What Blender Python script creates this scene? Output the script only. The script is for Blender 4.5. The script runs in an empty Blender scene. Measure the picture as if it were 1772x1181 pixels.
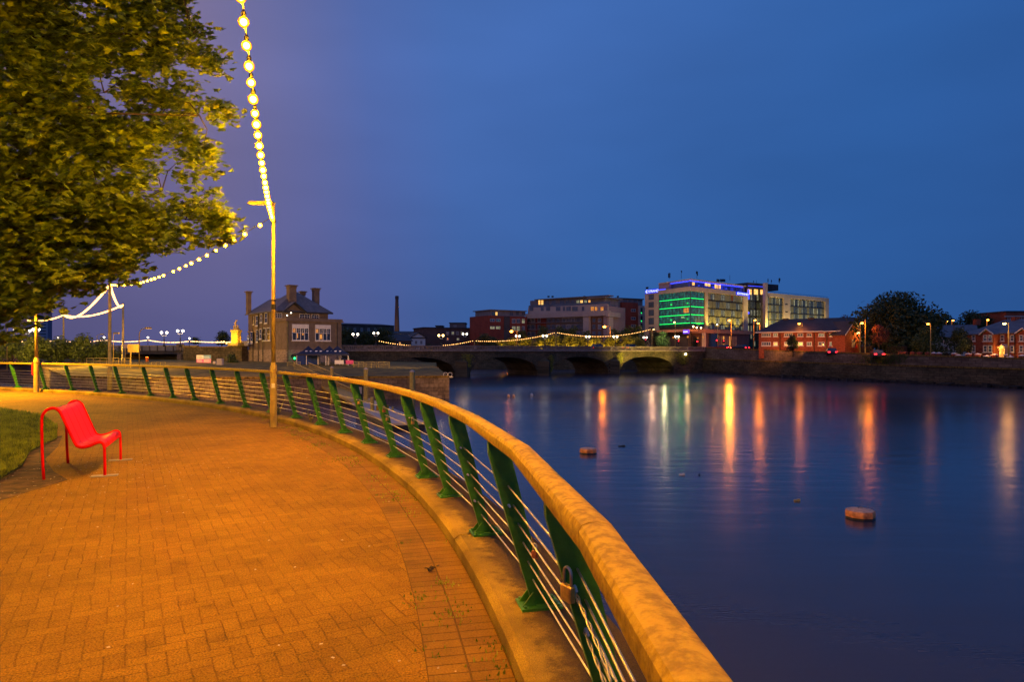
import bpy, math, random
from mathutils import Vector, Matrix
R=math.radians
random.seed(7)
SC=bpy.context.scene
COL=SC.collection
# ---------------------------------------------------------------- camera
EYE=1.72; F=1150.0; CX=886.0; HY=609.0
cam=bpy.data.cameras.new('camera'); camo=bpy.data.objects.new('camera',cam); COL.objects.link(camo)
camo.location=(0,0,EYE); camo.rotation_euler=(R(90),0,0)
cam.sensor_width=36; cam.lens=36*F/1772; cam.shift_y=(HY-590.5)/1772
cam.clip_start=0.05; cam.clip_end=6000
SC.camera=camo
# ---------------------------------------------------------------- render settings and sky
SC.view_settings.view_transform='Standard'; SC.view_settings.look='None'
SC.view_settings.exposure=0; SC.view_settings.gamma=1
try:
    SC.cycles.use_denoising=True; SC.cycles.max_bounces=6; SC.cycles.diffuse_bounces=2; SC.cycles.glossy_bounces=3
    SC.cycles.transmission_bounces=4; SC.cycles.transparent_max_bounces=6; SC.cycles.volume_bounces=0
    SC.cycles.sample_clamp_indirect=3; SC.cycles.caustics_reflective=False; SC.cycles.caustics_refractive=False
    SC.cycles.use_light_tree=True
except Exception: pass
W=bpy.data.worlds.new('World'); SC.world=W; W.use_nodes=True
nt=W.node_tree; nt.nodes.clear()
def wn(t,**k):
    n=nt.nodes.new(t)
    for a,b in k.items(): setattr(n,a,b)
    return n
wo=wn('ShaderNodeOutputWorld'); bg=wn('ShaderNodeBackground'); nt.links.new(bg.outputs[0],wo.inputs[0])
tc=wn('ShaderNodeTexCoord'); sx=wn('ShaderNodeSeparateXYZ'); nt.links.new(tc.outputs['Generated'],sx.inputs[0])
def ramp(src,stops,lo,hi):
    mr=wn('ShaderNodeMapRange'); mr.inputs[1].default_value=lo; mr.inputs[2].default_value=hi
    nt.links.new(src,mr.inputs[0]); r=wn('ShaderNodeValToRGB'); nt.links.new(mr.outputs[0],r.inputs[0])
    e=r.color_ramp.elements
    while len(e)>1: e.remove(e[-1])
    e[0].position=stops[0][0]; e[0].color=(*stops[0][1],1)
    for p,c in stops[1:]:
        q=e.new(p); q.color=(*c,1)
    return r
# town glow to the left, deep blue dusk to the right; slightly paler low down
low=ramp(sx.outputs[0],[(0,(.095,.080,.175)),(.3,(.085,.098,.270)),(.45,(.044,.112,.335)),(.6,(.027,.110,.345)),(.8,(.024,.098,.315)),(1,(.022,.080,.260))],-.7,.7)
high=ramp(sx.outputs[0],[(0,(.170,.140,.280)),(.22,(.200,.170,.325)),(.29,(.138,.156,.370)),(.36,(.084,.146,.410)),(.44,(.062,.146,.425)),(.56,(.052,.142,.430)),(.83,(.031,.120,.385)),(1,(.024,.095,.320))],-.7,.7)
el=wn('ShaderNodeMapRange'); el.inputs[1].default_value=0; el.inputs[2].default_value=.4; nt.links.new(sx.outputs[2],el.inputs[0])
mx=wn('ShaderNodeMixRGB'); nt.links.new(el.outputs[0],mx.inputs[0]); nt.links.new(low.outputs[0],mx.inputs[1]); nt.links.new(high.outputs[0],mx.inputs[2])
mp=wn('ShaderNodeMapping'); mp.inputs['Scale'].default_value=(1,1,3.2); mp.inputs['Rotation'].default_value=(0,R(25),0); nt.links.new(tc.outputs['Generated'],mp.inputs[0])
nz=wn('ShaderNodeTexNoise'); nz.inputs['Scale'].default_value=2.2; nz.inputs['Detail'].default_value=3; nz.inputs['Roughness'].default_value=.45
nt.links.new(mp.outputs[0],nz.inputs['Vector'])
cr=wn('ShaderNodeMapRange'); cr.inputs[1].default_value=.3; cr.inputs[2].default_value=.7; cr.inputs[3].default_value=.91; cr.inputs[4].default_value=1.10
nt.links.new(nz.outputs[0],cr.inputs[0])
ml=wn('ShaderNodeVectorMath',operation='SCALE'); nt.links.new(mx.outputs[0],ml.inputs[0]); nt.links.new(cr.outputs[0],ml.inputs['Scale'])
nt.links.new(ml.outputs[0],bg.inputs[0]); bg.inputs[1].default_value=1.0
# ---------------------------------------------------------------- helpers
def P(x,y,Y): return Vector(((x-CX)*Y/F, Y, EYE+(HY-y)*Y/F))
def G(x,y,z=0):
    Y=F*(EYE-z)/(y-HY); return Vector(((x-CX)*Y/F,Y,z))
class MB:
    def __init__(s): s.v=[];s.f=[];s.m=[];s.uv=None;s.k=0
    def mat(s,i): s.k=i; return s
    def add(s,vs,fs):
        b=len(s.v); s.v+= [tuple(v) for v in vs]
        for f in fs: s.f.append(tuple(b+i for i in f)); s.m.append(s.k)
        return s
    def box(s,x0,x1,y0,y1,z0,z1):
        return s.add([(x,y,z) for z in (z0,z1) for y in (y0,y1) for x in (x0,x1)],
            [(0,2,3,1),(4,5,7,6),(0,1,5,4),(2,6,7,3),(0,4,6,2),(1,3,7,5)])
    def obox(s,c,sz,rz=0,rx=0,ry=0):
        M=Matrix.Translation(Vector(c))@Matrix.Rotation(rz,4,'Z')@Matrix.Rotation(ry,4,'Y')@Matrix.Rotation(rx,4,'X')
        a,b,d=[q/2 for q in sz]
        return s.add([M@Vector((x,y,z)) for z in (-d,d) for y in (-b,b) for x in (-a,a)],
            [(0,2,3,1),(4,5,7,6),(0,1,5,4),(2,6,7,3),(0,4,6,2),(1,3,7,5)])
    def bevbox(s,x0,x1,y0,y1,z0,z1,b):
        p=[(x0+b,y0),(x1-b,y0),(x1,y0+b),(x1,y1-b),(x1-b,y1),(x0+b,y1),(x0,y1-b),(x0,y0+b)]
        cx=(x0+x1)/2; cy=(y0+y1)/2
        q=[(cx+(x-cx)*(1-2*b/(x1-x0)),cy+(y-cy)*(1-2*b/(y1-y0))) for x,y in p]
        vs=[(x,y,z0) for x,y in p]+[(x,y,z1-b) for x,y in p]+[(x,y,z1) for x,y in q]
        fs=[tuple(range(7,-1,-1)),tuple(range(16,24))]
        for l in (0,8):
            for i in range(8): fs.append((l+i,l+(i+1)%8,l+8+(i+1)%8,l+8+i))
        return s.add(vs,fs)
    def prism(s,poly,z0,z1):
        n=len(poly); zz0=z0 if hasattr(z0,'__len__') else [z0]*n; zz1=z1 if hasattr(z1,'__len__') else [z1]*n
        vs=[(p[0],p[1],zz0[i]) for i,p in enumerate(poly)]+[(p[0],p[1],zz1[i]) for i,p in enumerate(poly)]
        return s.add(vs,[tuple(range(n-1,-1,-1)),tuple(range(n,2*n))]+[(i,(i+1)%n,n+(i+1)%n,n+i) for i in range(n)])
    def prismxz(s,poly,y0,y1):      # profile in x,z extruded along y
        n=len(poly)
        vs=[(p[0],y0,p[1]) for p in poly]+[(p[0],y1,p[1]) for p in poly]
        return s.add(vs,[tuple(range(n)),tuple(range(2*n-1,n-1,-1))]+[(n+i,n+(i+1)%n,(i+1)%n,i) for i in range(n)])
    def tube(s,pts,r,n=6,cap=True):
        pts=[Vector(p) for p in pts]; m=len(pts); rr=r if hasattr(r,'__len__') else [r]*m
        vs=[];fs=[]; ref=None
        for i,p in enumerate(pts):
            t=(pts[min(i+1,m-1)]-pts[max(i-1,0)]).normalized()
            if ref is None:
                ref=Vector((0,0,1)) if abs(t.z)<.9 else Vector((1,0,0))
            a=t.cross(ref).normalized(); b=a.cross(t).normalized(); ref=b
            for k in range(n):
                th=2*math.pi*(k+.5)/n
                vs.append(p+rr[i]*(math.cos(th)*a+math.sin(th)*b))
        for i in range(m-1):
            for k in range(n):
                fs.append((i*n+k,i*n+(k+1)%n,(i+1)*n+(k+1)%n,(i+1)*n+k))
        if cap: fs+= [tuple(range(n-1,-1,-1)),tuple((m-1)*n+k for k in range(n))]
        return s.add(vs,fs)
    def lathe(s,prof,c=(0,0,0),n=12):
        vs=[];fs=[];m=len(prof)
        for r,z in prof:
            for k in range(n):
                a=2*math.pi*k/n; vs.append((c[0]+r*math.cos(a),c[1]+r*math.sin(a),c[2]+z))
        for i in range(m-1):
            for k in range(n): fs.append((i*n+k,i*n+(k+1)%n,(i+1)*n+(k+1)%n,(i+1)*n+k))
        fs+=[tuple(range(n-1,-1,-1)),tuple((m-1)*n+k for k in range(n))]
        return s.add(vs,fs)
    def ball(s,c,r,n=10,m=6,sq=1):
        return s.lathe([(max(.001,r*math.sin(math.pi*i/m)),-r*sq*math.cos(math.pi*i/m)) for i in range(m+1)],c,n)
    def quad(s,a,b,c,d): return s.add([a,b,c,d],[(0,1,2,3)])
    def build(s,name,mats,parent=None,smooth=False,org=None):
        if not isinstance(mats,(list,tuple)): mats=[mats]
        me=bpy.data.meshes.new(name)
        v=s.v if org is None else [(a[0]-org[0],a[1]-org[1],a[2]-org[2]) for a in s.v]
        me.from_pydata(v,[],s.f)
        for m in mats: me.materials.append(m)
        me.polygons.foreach_set('material_index',s.m)
        if s.uv:
            l=me.uv_layers.new(name='UVMap')
            for i,lp in enumerate(me.loops): l.data[i].uv=s.uv[lp.vertex_index]
        if smooth: me.polygons.foreach_set('use_smooth',[True]*len(me.polygons))
        me.update()
        o=bpy.data.objects.new(name,me); COL.objects.link(o)
        if org is not None: o.location=org
        if parent is not None: o.parent=parent
        if smooth=='auto':
            try: me.set_sharp_from_angle(angle=R(40))
            except Exception: pass
        return o
def T(o,label=None,cat=None,group=None,kind=None):
    if label: o['label']=label
    if cat: o['category']=cat
    if group: o['group']=group
    if kind: o['kind']=kind
    elif cat: o['kind']='thing'
    return o
def root(name,loc,rz,label,cat,group=None):
    o=bpy.data.objects.new(name,None); COL.objects.link(o); o.location=loc; o.rotation_euler=(0,0,rz); o.empty_display_size=.2
    return T(o,label,cat,group)
def dup(o,parent=None,loc=None,rz=None,label=None,sc=None):
    c=o.copy(); COL.objects.link(c)
    if parent is not None: c.parent=parent
    for k in list(o.children): dup(k,c)
    if loc is not None: c.location=loc
    if rz is not None: c.rotation_euler=(0,0,rz)
    if sc is not None: c.scale=(sc,sc,sc) if not hasattr(sc,'__len__') else sc
    if label: c['label']=label
    return c
def lamp(loc,col,power,r=.1,name='lamp_light'):
    l=bpy.data.lights.new(name,'POINT'); l.color=col; l.energy=power; l.shadow_soft_size=r
    o=bpy.data.objects.new(name,l); COL.objects.link(o); o.location=loc; return o
def spot(loc,to,col,power,ang=80,r=.2,name='floodlight',blend=.6):
    l=bpy.data.lights.new(name,'SPOT'); l.color=col; l.energy=power; l.shadow_soft_size=r; l.spot_size=R(ang); l.spot_blend=blend
    o=bpy.data.objects.new(name,l); COL.objects.link(o); o.location=loc
    o.rotation_euler=(Vector(to)-Vector(loc)).to_track_quat('-Z','Y').to_euler(); return o
# ---------------------------------------------------------------- materials
def mat(name,c,rough=.7,metal=0,var=.25,scale=6,bump=.0,bscale=None,c2=None,spec=.4,coord='Object',thr=None):
    m=bpy.data.materials.new(name); m.use_nodes=True; t=m.node_tree; b=t.nodes['Principled BSDF']
    b.inputs['Roughness'].default_value=rough; b.inputs['Metallic'].default_value=metal
    b.inputs['Specular IOR Level'].default_value=spec
    co=t.nodes.new('ShaderNodeTexCoord'); n=t.nodes.new('ShaderNodeTexNoise'); n.inputs['Scale'].default_value=scale
    n.inputs['Detail'].default_value=6; n.inputs['Roughness'].default_value=.6; t.links.new(co.outputs[coord],n.inputs['Vector'])
    r=t.nodes.new('ShaderNodeValToRGB'); t.links.new(n.outputs[0],r.inputs[0])
    a=[x*(1-var) for x in c]; d=[min(1,x*(1+var)) for x in (c2 or c)]
    lo,hi=thr or (.32,.68)
    r.color_ramp.elements[0].position=lo; r.color_ramp.elements[0].color=(*a,1)
    r.color_ramp.elements[1].position=hi; r.color_ramp.elements[1].color=(*d,1)
    t.links.new(r.outputs[0],b.inputs['Base Color'])
    if bump:
        n2=t.nodes.new('ShaderNodeTexNoise'); n2.inputs['Scale'].default_value=bscale or scale*4; n2.inputs['Detail'].default_value=4
        t.links.new(co.outputs[coord],n2.inputs['Vector'])
        bp=t.nodes.new('ShaderNodeBump'); bp.inputs['Strength'].default_value=bump; bp.inputs['Distance'].default_value=.02
        t.links.new(n2.outputs[0],bp.inputs['Height']); t.links.new(bp.outputs[0],b.inputs['Normal'])
    return m
def emit(name,c,s,sample=False):
    m=bpy.data.materials.new(name); m.use_nodes=True; t=m.node_tree; b=t.nodes['Principled BSDF']
    b.inputs['Base Color'].default_value=(*[min(1,x) for x in c],1); b.inputs['Emission Color'].default_value=(*c,1); b.inputs['Emission Strength'].default_value=s
    m.cycles.emission_sampling='FRONT' if sample else 'NONE'
    return m
def emitvar(name,c1,c2,s,scale=2,thr=(.35,.65)):
    m=emit(name,c1,s); t=m.node_tree; b=t.nodes['Principled BSDF']
    co=t.nodes.new('ShaderNodeTexCoord'); n=t.nodes.new('ShaderNodeTexNoise'); n.inputs['Scale'].default_value=scale; n.inputs['Detail'].default_value=2
    t.links.new(co.outputs['Object'],n.inputs['Vector']); r=t.nodes.new('ShaderNodeValToRGB'); t.links.new(n.outputs[0],r.inputs[0])
    r.color_ramp.elements[0].position=thr[0]; r.color_ramp.elements[0].color=(*c1,1); r.color_ramp.elements[1].position=thr[1]; r.color_ramp.elements[1].color=(*c2,1)
    t.links.new(r.outputs[0],b.inputs['Emission Color']); b.inputs['Base Color'].default_value=(.05,.05,.05,1); b.inputs['Roughness'].default_value=.15
    return m
def brickmat(name,c1,c2,mortar,bw,bh,msize=.01,rz=0,rough=.85,coord='Object',offset=.5,bump=.5,vert=False,dirt=.4,dscale=.8,dist=.006):
    m=bpy.data.materials.new(name); m.use_nodes=True; t=m.node_tree; b=t.nodes['Principled BSDF']; L=t.links.new
    b.inputs['Roughness'].default_value=rough; b.inputs['Specular IOR Level'].default_value=.25
    co=t.nodes.new('ShaderNodeTexCoord'); mp=t.nodes.new('ShaderNodeMapping'); mp.inputs['Rotation'].default_value=(0,0,rz)
    src=co.outputs[coord]
    if vert:   # x+y along the wall, z up
        sp=t.nodes.new('ShaderNodeSeparateXYZ'); L(src,sp.inputs[0]); ad=t.nodes.new('ShaderNodeMath'); ad.operation='ADD'; L(sp.outputs[0],ad.inputs[0]); L(sp.outputs[1],ad.inputs[1])
        cb=t.nodes.new('ShaderNodeCombineXYZ'); L(ad.outputs[0],cb.inputs[0]); L(sp.outputs[2],cb.inputs[1]); src=cb.outputs[0]
    L(src,mp.inputs[0])
    br=t.nodes.new('ShaderNodeTexBrick'); br.offset=offset; br.inputs['Scale'].default_value=1
    br.inputs['Brick Width'].default_value=bw; br.inputs['Row Height'].default_value=bh; br.inputs['Mortar Size'].default_value=msize
    br.inputs['Mortar Smooth'].default_value=.35
    br.inputs['Color1'].default_value=(*c1,1); br.inputs['Color2'].default_value=(*c2,1); br.inputs['Mortar'].default_value=(*mortar,1); L(mp.outputs[0],br.inputs['Vector'])
    n=t.nodes.new('ShaderNodeTexNoise'); n.inputs['Scale'].default_value=dscale; n.inputs['Detail'].default_value=8; n.inputs['Roughness'].default_value=.7; L(src,n.inputs['Vector'])
    mr=t.nodes.new('ShaderNodeMapRange'); mr.inputs[1].default_value=.3; mr.inputs[2].default_value=.7; mr.inputs[3].default_value=1-dirt; mr.inputs[4].default_value=1+dirt*.5; L(n.outputs[0],mr.inputs[0])
    n3=t.nodes.new('ShaderNodeTexNoise'); n3.inputs['Scale'].default_value=90 if not vert else 3; n3.inputs['Detail'].default_value=3; L(src,n3.inputs['Vector'])
    mr3=t.nodes.new('ShaderNodeMapRange'); mr3.inputs[1].default_value=.3; mr3.inputs[2].default_value=.7; mr3.inputs[3].default_value=.72; mr3.inputs[4].default_value=1.28; L(n3.outputs[0],mr3.inputs[0])
    mm=t.nodes.new('ShaderNodeMath'); mm.operation='MULTIPLY'; L(mr.outputs[0],mm.inputs[0]); L(mr3.outputs[0],mm.inputs[1])
    vm=t.nodes.new('ShaderNodeVectorMath'); vm.operation='SCALE'; L(br.outputs[0],vm.inputs[0]); L(mm.outputs[0],vm.inputs['Scale']); L(vm.outputs[0],b.inputs['Base Color'])
    inv=t.nodes.new('ShaderNodeMath'); inv.operation='MULTIPLY_ADD'; inv.inputs[1].default_value=-1; inv.inputs[2].default_value=1; L(br.outputs['Fac'],inv.inputs[0])
    ad2=t.nodes.new('ShaderNodeMath'); ad2.operation='MULTIPLY_ADD'; ad2.inputs[1].default_value=.5; L(n3.outputs[0],ad2.inputs[0]); L(inv.outputs[0],ad2.inputs[2])
    bp=t.nodes.new('ShaderNodeBump'); bp.inputs['Strength'].default_value=bump; bp.inputs['Distance'].default_value=dist; L(ad2.outputs[0],bp.inputs['Height']); L(bp.outputs[0],b.inputs['Normal'])
    return m
def herringbone(name,c1,c2,joint,u,rz):
    m=bpy.data.materials.new(name); m.use_nodes=True; t=m.node_tree; b=t.nodes['Principled BSDF']; L=t.links.new
    b.inputs['Roughness'].default_value=.88; b.inputs['Specular IOR Level'].default_value=.2
    co=t.nodes.new('ShaderNodeTexCoord'); mp=t.nodes.new('ShaderNodeMapping'); mp.inputs['Rotation'].default_value=(0,0,rz); mp.inputs['Scale'].default_value=(1/u,1/u,1); L(co.outputs['Object'],mp.inputs[0])
    nw=t.nodes.new('ShaderNodeTexNoise'); nw.inputs['Scale'].default_value=.35; nw.inputs['Detail'].default_value=2; L(mp.outputs[0],nw.inputs['Vector'])
    vw=t.nodes.new('ShaderNodeVectorMath'); vw.operation='SCALE'; vw.inputs['Scale'].default_value=.35; L(nw.outputs['Color'],vw.inputs[0])
    va=t.nodes.new('ShaderNodeVectorMath'); L(mp.outputs[0],va.inputs[0]); L(vw.outputs[0],va.inputs[1])
    sp=t.nodes.new('ShaderNodeSeparateXYZ'); L(va.outputs[0],sp.inputs[0])
    def mth(op,a,b_=None,c=None):
        n=t.nodes.new('ShaderNodeMath'); n.operation=op
        for k,v in enumerate((a,b_,c)):
            if v is None: continue
            if isinstance(v,(int,float)): n.inputs[k].default_value=v
            else: L(v,n.inputs[k])
        return n.outputs[0]
    X,Y=sp.outputs[0],sp.outputs[1]; i=mth('FLOOR',X); j=mth('FLOOR',Y); fx=mth('SUBTRACT',X,i); fy=mth('SUBTRACT',Y,j)
    k=mth('FLOORED_MODULO',mth('SUBTRACT',i,j),4)
    e=[mth('COMPARE',k,q,.1) for q in range(4)]
    d=mth('MINIMUM',mth('MINIMUM',mth('MULTIPLY_ADD',e[1],9,fx),mth('MULTIPLY_ADD',e[0],9,mth('SUBTRACT',1,fx))),mth('MINIMUM',mth('MULTIPLY_ADD',e[2],9,fy),mth('MULTIPLY_ADD',e[3],9,mth('SUBTRACT',1,fy))))
    cb=t.nodes.new('ShaderNodeCombineXYZ'); L(mth('SUBTRACT',i,e[1]),cb.inputs[0]); L(mth('SUBTRACT',j,e[2]),cb.inputs[1])
    wn_=t.nodes.new('ShaderNodeTexWhiteNoise'); wn_.noise_dimensions='2D'; L(cb.outputs[0],wn_.inputs['Vector'])
    mr=t.nodes.new('ShaderNodeMapRange'); mr.interpolation_type='SMOOTHSTEP'; mr.inputs[1].default_value=.0; mr.inputs[2].default_value=.075; L(d,mr.inputs[0])
    mx=t.nodes.new('ShaderNodeMixRGB'); mx.inputs[1].default_value=(*c1,1); mx.inputs[2].default_value=(*c2,1); L(wn_.outputs['Value'],mx.inputs[0])
    # joints half filled with grit: strength varies from place to place
    ng=t.nodes.new('ShaderNodeTexNoise'); ng.inputs['Scale'].default_value=.9; ng.inputs['Detail'].default_value=5; L(co.outputs['Object'],ng.inputs['Vector'])
    gm=t.nodes.new('ShaderNodeMapRange'); gm.inputs[1].default_value=.35; gm.inputs[2].default_value=.7; gm.inputs[3].default_value=.75; gm.inputs[4].default_value=.0; L(ng.outputs[0],gm.inputs[0])
    f=mth('MAXIMUM',mr.outputs[0],gm.outputs[0])
    m2=t.nodes.new('ShaderNodeMixRGB'); m2.inputs[1].default_value=(*joint,1); L(mx.outputs[0],m2.inputs[2]); L(f,m2.inputs[0])
    def noise(sc,lo,hi,a,b__,det=4,rg=.65):
        n=t.nodes.new('ShaderNodeTexNoise'); n.inputs['Scale'].default_value=sc; n.inputs['Detail'].default_value=det; n.inputs['Roughness'].default_value=rg; L(co.outputs['Object'],n.inputs['Vector'])
        r=t.nodes.new('ShaderNodeMapRange'); r.inputs[1].default_value=lo; r.inputs[2].default_value=hi; r.inputs[3].default_value=a; r.inputs[4].default_value=b__; L(n.outputs[0],r.inputs[0]); return n.outputs[0],r.outputs[0]
    g1,grit=noise(85,.36,.64,.30,1.7,4,.85); _,st=noise(.55,.35,.68,.72,1.15,7); _,st2=noise(3.2,.55,.75,1.0,.68,5)
    s=mth('MULTIPLY',mth('MULTIPLY',grit,st),st2)
    vm=t.nodes.new('ShaderNodeVectorMath'); vm.operation='SCALE'; L(m2.outputs[0],vm.inputs[0]); L(s,vm.inputs['Scale']); L(vm.outputs[0],b.inputs['Base Color'])
    bp=t.nodes.new('ShaderNodeBump'); bp.inputs['Strength'].default_value=.9; bp.inputs['Distance'].default_value=.006; L(mth('MULTIPLY_ADD',g1,.9,f),bp.inputs['Height']); L(bp.outputs[0],b.inputs['Normal'])
    return m
def leafmat(name,c,c2,trans=.35):
    m=mat(name,c,.55,0,.3,1.3,c2=c2,thr=(.4,.6)); b=m.node_tree.nodes['Principled BSDF']; t=m.node_tree
    t.nodes['Noise Texture'].inputs['Scale'].default_value=5
    tr=t.nodes.new('ShaderNodeBsdfTranslucent'); t.links.new(t.nodes['Color Ramp'].outputs[0],tr.inputs[0])
    ms=t.nodes.new('ShaderNodeMixShader'); ms.inputs[0].default_value=trans
    t.links.new(b.outputs[0],ms.inputs[1]); t.links.new(tr.outputs[0],ms.inputs[2]); t.links.new(ms.outputs[0],t.nodes['Material Output'].inputs[0])
    return m
WARM=(1,.49,.006); SODIUM=(1,.30,.02)
M=dict(
 paver=herringbone('block paving',(.265,.130,.004),(.320,.160,.005),(.155,.074,.003),.105,R(-30)),
 band=brickmat('border paving',(.20,.098,.005),(.26,.132,.006),(.12,.056,.003),.105,.205,.006,coord='UV',offset=0,dirt=.35,dscale=2,bump=.8,dist=.008),
 kerb=mat('weathered concrete kerb',(.085,.047,.009),.92,0,.4,3.4,.7,70,c2=(.22,.135,.024),thr=(.35,.62)),
 concrete=mat('concrete',(.30,.27,.23),.9,0,.3,.8,.3,10),
 soil=mat('bare soil',(.09,.055,.03),.95,0,.5,3,.8,30),
 lawn=mat('lawn soil and moss',(.05,.065,.010),.95,0,.5,2.5,.6,40),
 blade=leafmat('grass blade',(.15,.21,.016),(.26,.32,.022)),
 turf=mat('rough grass',(.07,.065,.012),.95,0,.5,.8,.9,6,c2=(.17,.12,.02)),
 wood=mat('weathered timber handrail',(.27,.162,.005),.74,0,.10,30,.16,140,c2=(.40,.255,.009),thr=(.38,.6)),
 green=mat('dark green painted steel',(.045,.19,.012),.42,0,.35,9,.12,50),
 steel=mat('galvanised wire',(.55,.50,.42),.35,.9,.2,30),
 brass=mat('brass padlock',(.75,.46,.10),.35,.6,.3,30),
 rust=mat('rusty padlock',(.35,.12,.05),.6,.4,.4,30),
 red=mat('glossy red painted steel',(.90,.006,.001),.40,0,.10,5,.05,60,spec=.08),
 pole=mat('galvanised pole',(.44,.33,.09),.55,.05,.25,5,.1,20),
 dark=mat('dark steel',(.03,.03,.03),.5,.3,.3,5),
 bark=mat('bark',(.045,.032,.018),.9,0,.4,8,.9,25),
 maple=leafmat('maple leaf',(.066,.120,.003),(.18,.25,.005),.34),
 leafd=leafmat('dark foliage',(.03,.05,.012),(.05,.075,.018),.2),
 leafm=leafmat('mid foliage',(.055,.09,.018),(.10,.13,.025),.3),
 leafy=leafmat('yellow green foliage',(.16,.17,.02),(.28,.26,.03),.3),
 leafr=leafmat('copper foliage',(.14,.04,.02),(.20,.07,.03),.3),
 stone=brickmat('quay stone',(.17,.12,.09),(.26,.19,.14),(.07,.05,.04),1.1,.42,.02,vert=True,dirt=.6,dscale=.25,bump=.6,dist=.03),
 mossstone=brickmat('mossy quay stone',(.10,.085,.05),(.16,.12,.07),(.04,.03,.02),1.0,.4,.02,vert=True,dirt=.7,dscale=.3,bump=.6,dist=.03),
 clubstone=brickmat('clubhouse stone',(.27,.20,.165),(.38,.29,.24),(.16,.12,.10),.6,.25,.012,vert=True,dirt=.3,dscale=.5,bump=.5,dist=.02),
 render=mat('grey brown roughcast render',(.17,.125,.095),.9,0,.25,1.2,.5,14),
 slate=mat('slate roof',(.12,.115,.13),.6,0,.3,1.5,.3,8),
 white=mat('white painted timber',(.72,.68,.64),.5,0,.12,3),
 cream=mat('cream stone cladding',(.58,.46,.34),.7,0,.12,.4),
 pale=mat('pale render',(.50,.42,.36),.8,0,.12,.3),
 redbrick=brickmat('red brick',(.32,.065,.03),(.40,.095,.045),(.28,.15,.10),.45,.15,.012,vert=True,dirt=.25,dscale=.6),
 redclad=mat('red terracotta cladding',(.28,.055,.028),.7,0,.2,.4),
 grey=mat('grey cladding',(.22,.21,.22),.6,0,.2,.5),
 darkwall=mat('dark wall',(.09,.075,.07),.9,0,.35,.3),
 glass=mat('dark window glass',(.03,.035,.045),.06,0,.2,1,spec=.9),
 blueglass=mat('blue grey glass',(.10,.14,.19),.08,0,.3,.5,spec=.9),
 tealglass=mat('teal glass',(.012,.09,.075),.08,0,.3,.3,spec=.9),
 roofdark=mat('dark roof',(.05,.045,.05),.7,0,.3,.6),
 asphalt=mat('asphalt',(.05,.05,.05),.9,0,.3,2,.4,40),
 navy=mat('navy canopy cloth',(.008,.012,.045),.6,0,.2,2),
 bluecloth=mat('blue side cloth',(.01,.04,.20),.7,0,.2,2),
 pipe=mat('black downpipe',(.02,.02,.02),.4,0,.2,3),
 orange=mat('weathered orange buoy shell',(.55,.17,.05),.6,0,.35,5,.3,20,c2=(.75,.30,.10)),
 buoytop=mat('faded buoy top',(.62,.36,.22),.6,0,.35,7,.3,20),
 slime=mat('wet weed line',(.02,.02,.015),.4,0,.3,8),
 red2=mat('red plastic',(.6,.02,.02),.4,0,.1,3),
 car=mat('dark car paint',(.03,.035,.05),.2,.3,.1,3),
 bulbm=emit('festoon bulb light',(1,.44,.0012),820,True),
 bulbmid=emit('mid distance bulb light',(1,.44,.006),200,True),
 bulbfar=emit('far bulb light',(1,.47,.12),6.5),
 bulbbridge=emit('bridge bulb light',(1,.55,.22),5),
 lampw=emit('white lamp globe',(1,.86,.66),6,True),
 lampo=emit('sodium lamp lens',(1,.34,.03),22,True),
 lampy=emit('warm lamp lens',(1,.62,.2),9,True),
 winw=emitvar('warm lit window',(1,.38,.05),(1,.62,.18),1.5,1.2),
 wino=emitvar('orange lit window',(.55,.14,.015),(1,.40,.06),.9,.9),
 wincurtain=emitvar('room curtain glow',(.10,.095,.05),(.42,.40,.22),.75,.8),
 greenled=emit('green light strip',(.01,1,.16),1.7),
 greenroom=emitvar('green lit glazing',(.0,.030,.040),(.001,.20,.13),.9,.9,(.45,.75)),
 blueled=emit('blue light strip',(.04,.06,1),2.2,False),
 blueroom=emitvar('blue lit glazing',(.005,.01,.10),(.03,.04,.8),.7,.25,(.4,.7)),
 signblue=emit('blue sign light box',(.01,.03,.85),1.0),
 signwhite=emit('white sign letters',(.75,.85,1),1.5),
 greensig=emit('green traffic light',(.02,1,.2),4),
 redsig=emit('red light',(1,.02,.03),5),
 purplesig=emit('purple sign',(.16,.05,.9),.9),
 goldstone=mat('pale limestone pedestal',(.62,.48,.12),.8,0,.15,2),
 bronze=mat('pale bronze figures',(.46,.33,.09),.5,.0,.4,4),
)
def amber_rim(m_,s,lo,p=1.6):  # amber rim put into the emission by facing angle, in place of halo
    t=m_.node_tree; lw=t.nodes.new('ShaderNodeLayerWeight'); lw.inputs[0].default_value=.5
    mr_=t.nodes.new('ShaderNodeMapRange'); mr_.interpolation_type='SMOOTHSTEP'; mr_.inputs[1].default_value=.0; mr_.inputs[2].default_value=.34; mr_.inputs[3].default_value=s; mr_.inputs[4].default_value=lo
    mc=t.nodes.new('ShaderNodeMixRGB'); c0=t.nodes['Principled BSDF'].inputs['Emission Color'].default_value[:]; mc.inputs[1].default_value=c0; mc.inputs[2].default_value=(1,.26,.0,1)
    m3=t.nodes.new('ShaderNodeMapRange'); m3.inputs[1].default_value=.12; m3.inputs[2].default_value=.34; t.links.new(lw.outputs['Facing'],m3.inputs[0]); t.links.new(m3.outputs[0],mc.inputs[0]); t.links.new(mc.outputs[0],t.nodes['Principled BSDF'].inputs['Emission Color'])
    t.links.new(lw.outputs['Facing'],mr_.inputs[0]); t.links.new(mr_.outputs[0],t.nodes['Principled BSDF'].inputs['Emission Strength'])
amber_rim(M['bulbm'],2900,1.15); amber_rim(M['bulbmid'],420,1.1)
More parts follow.
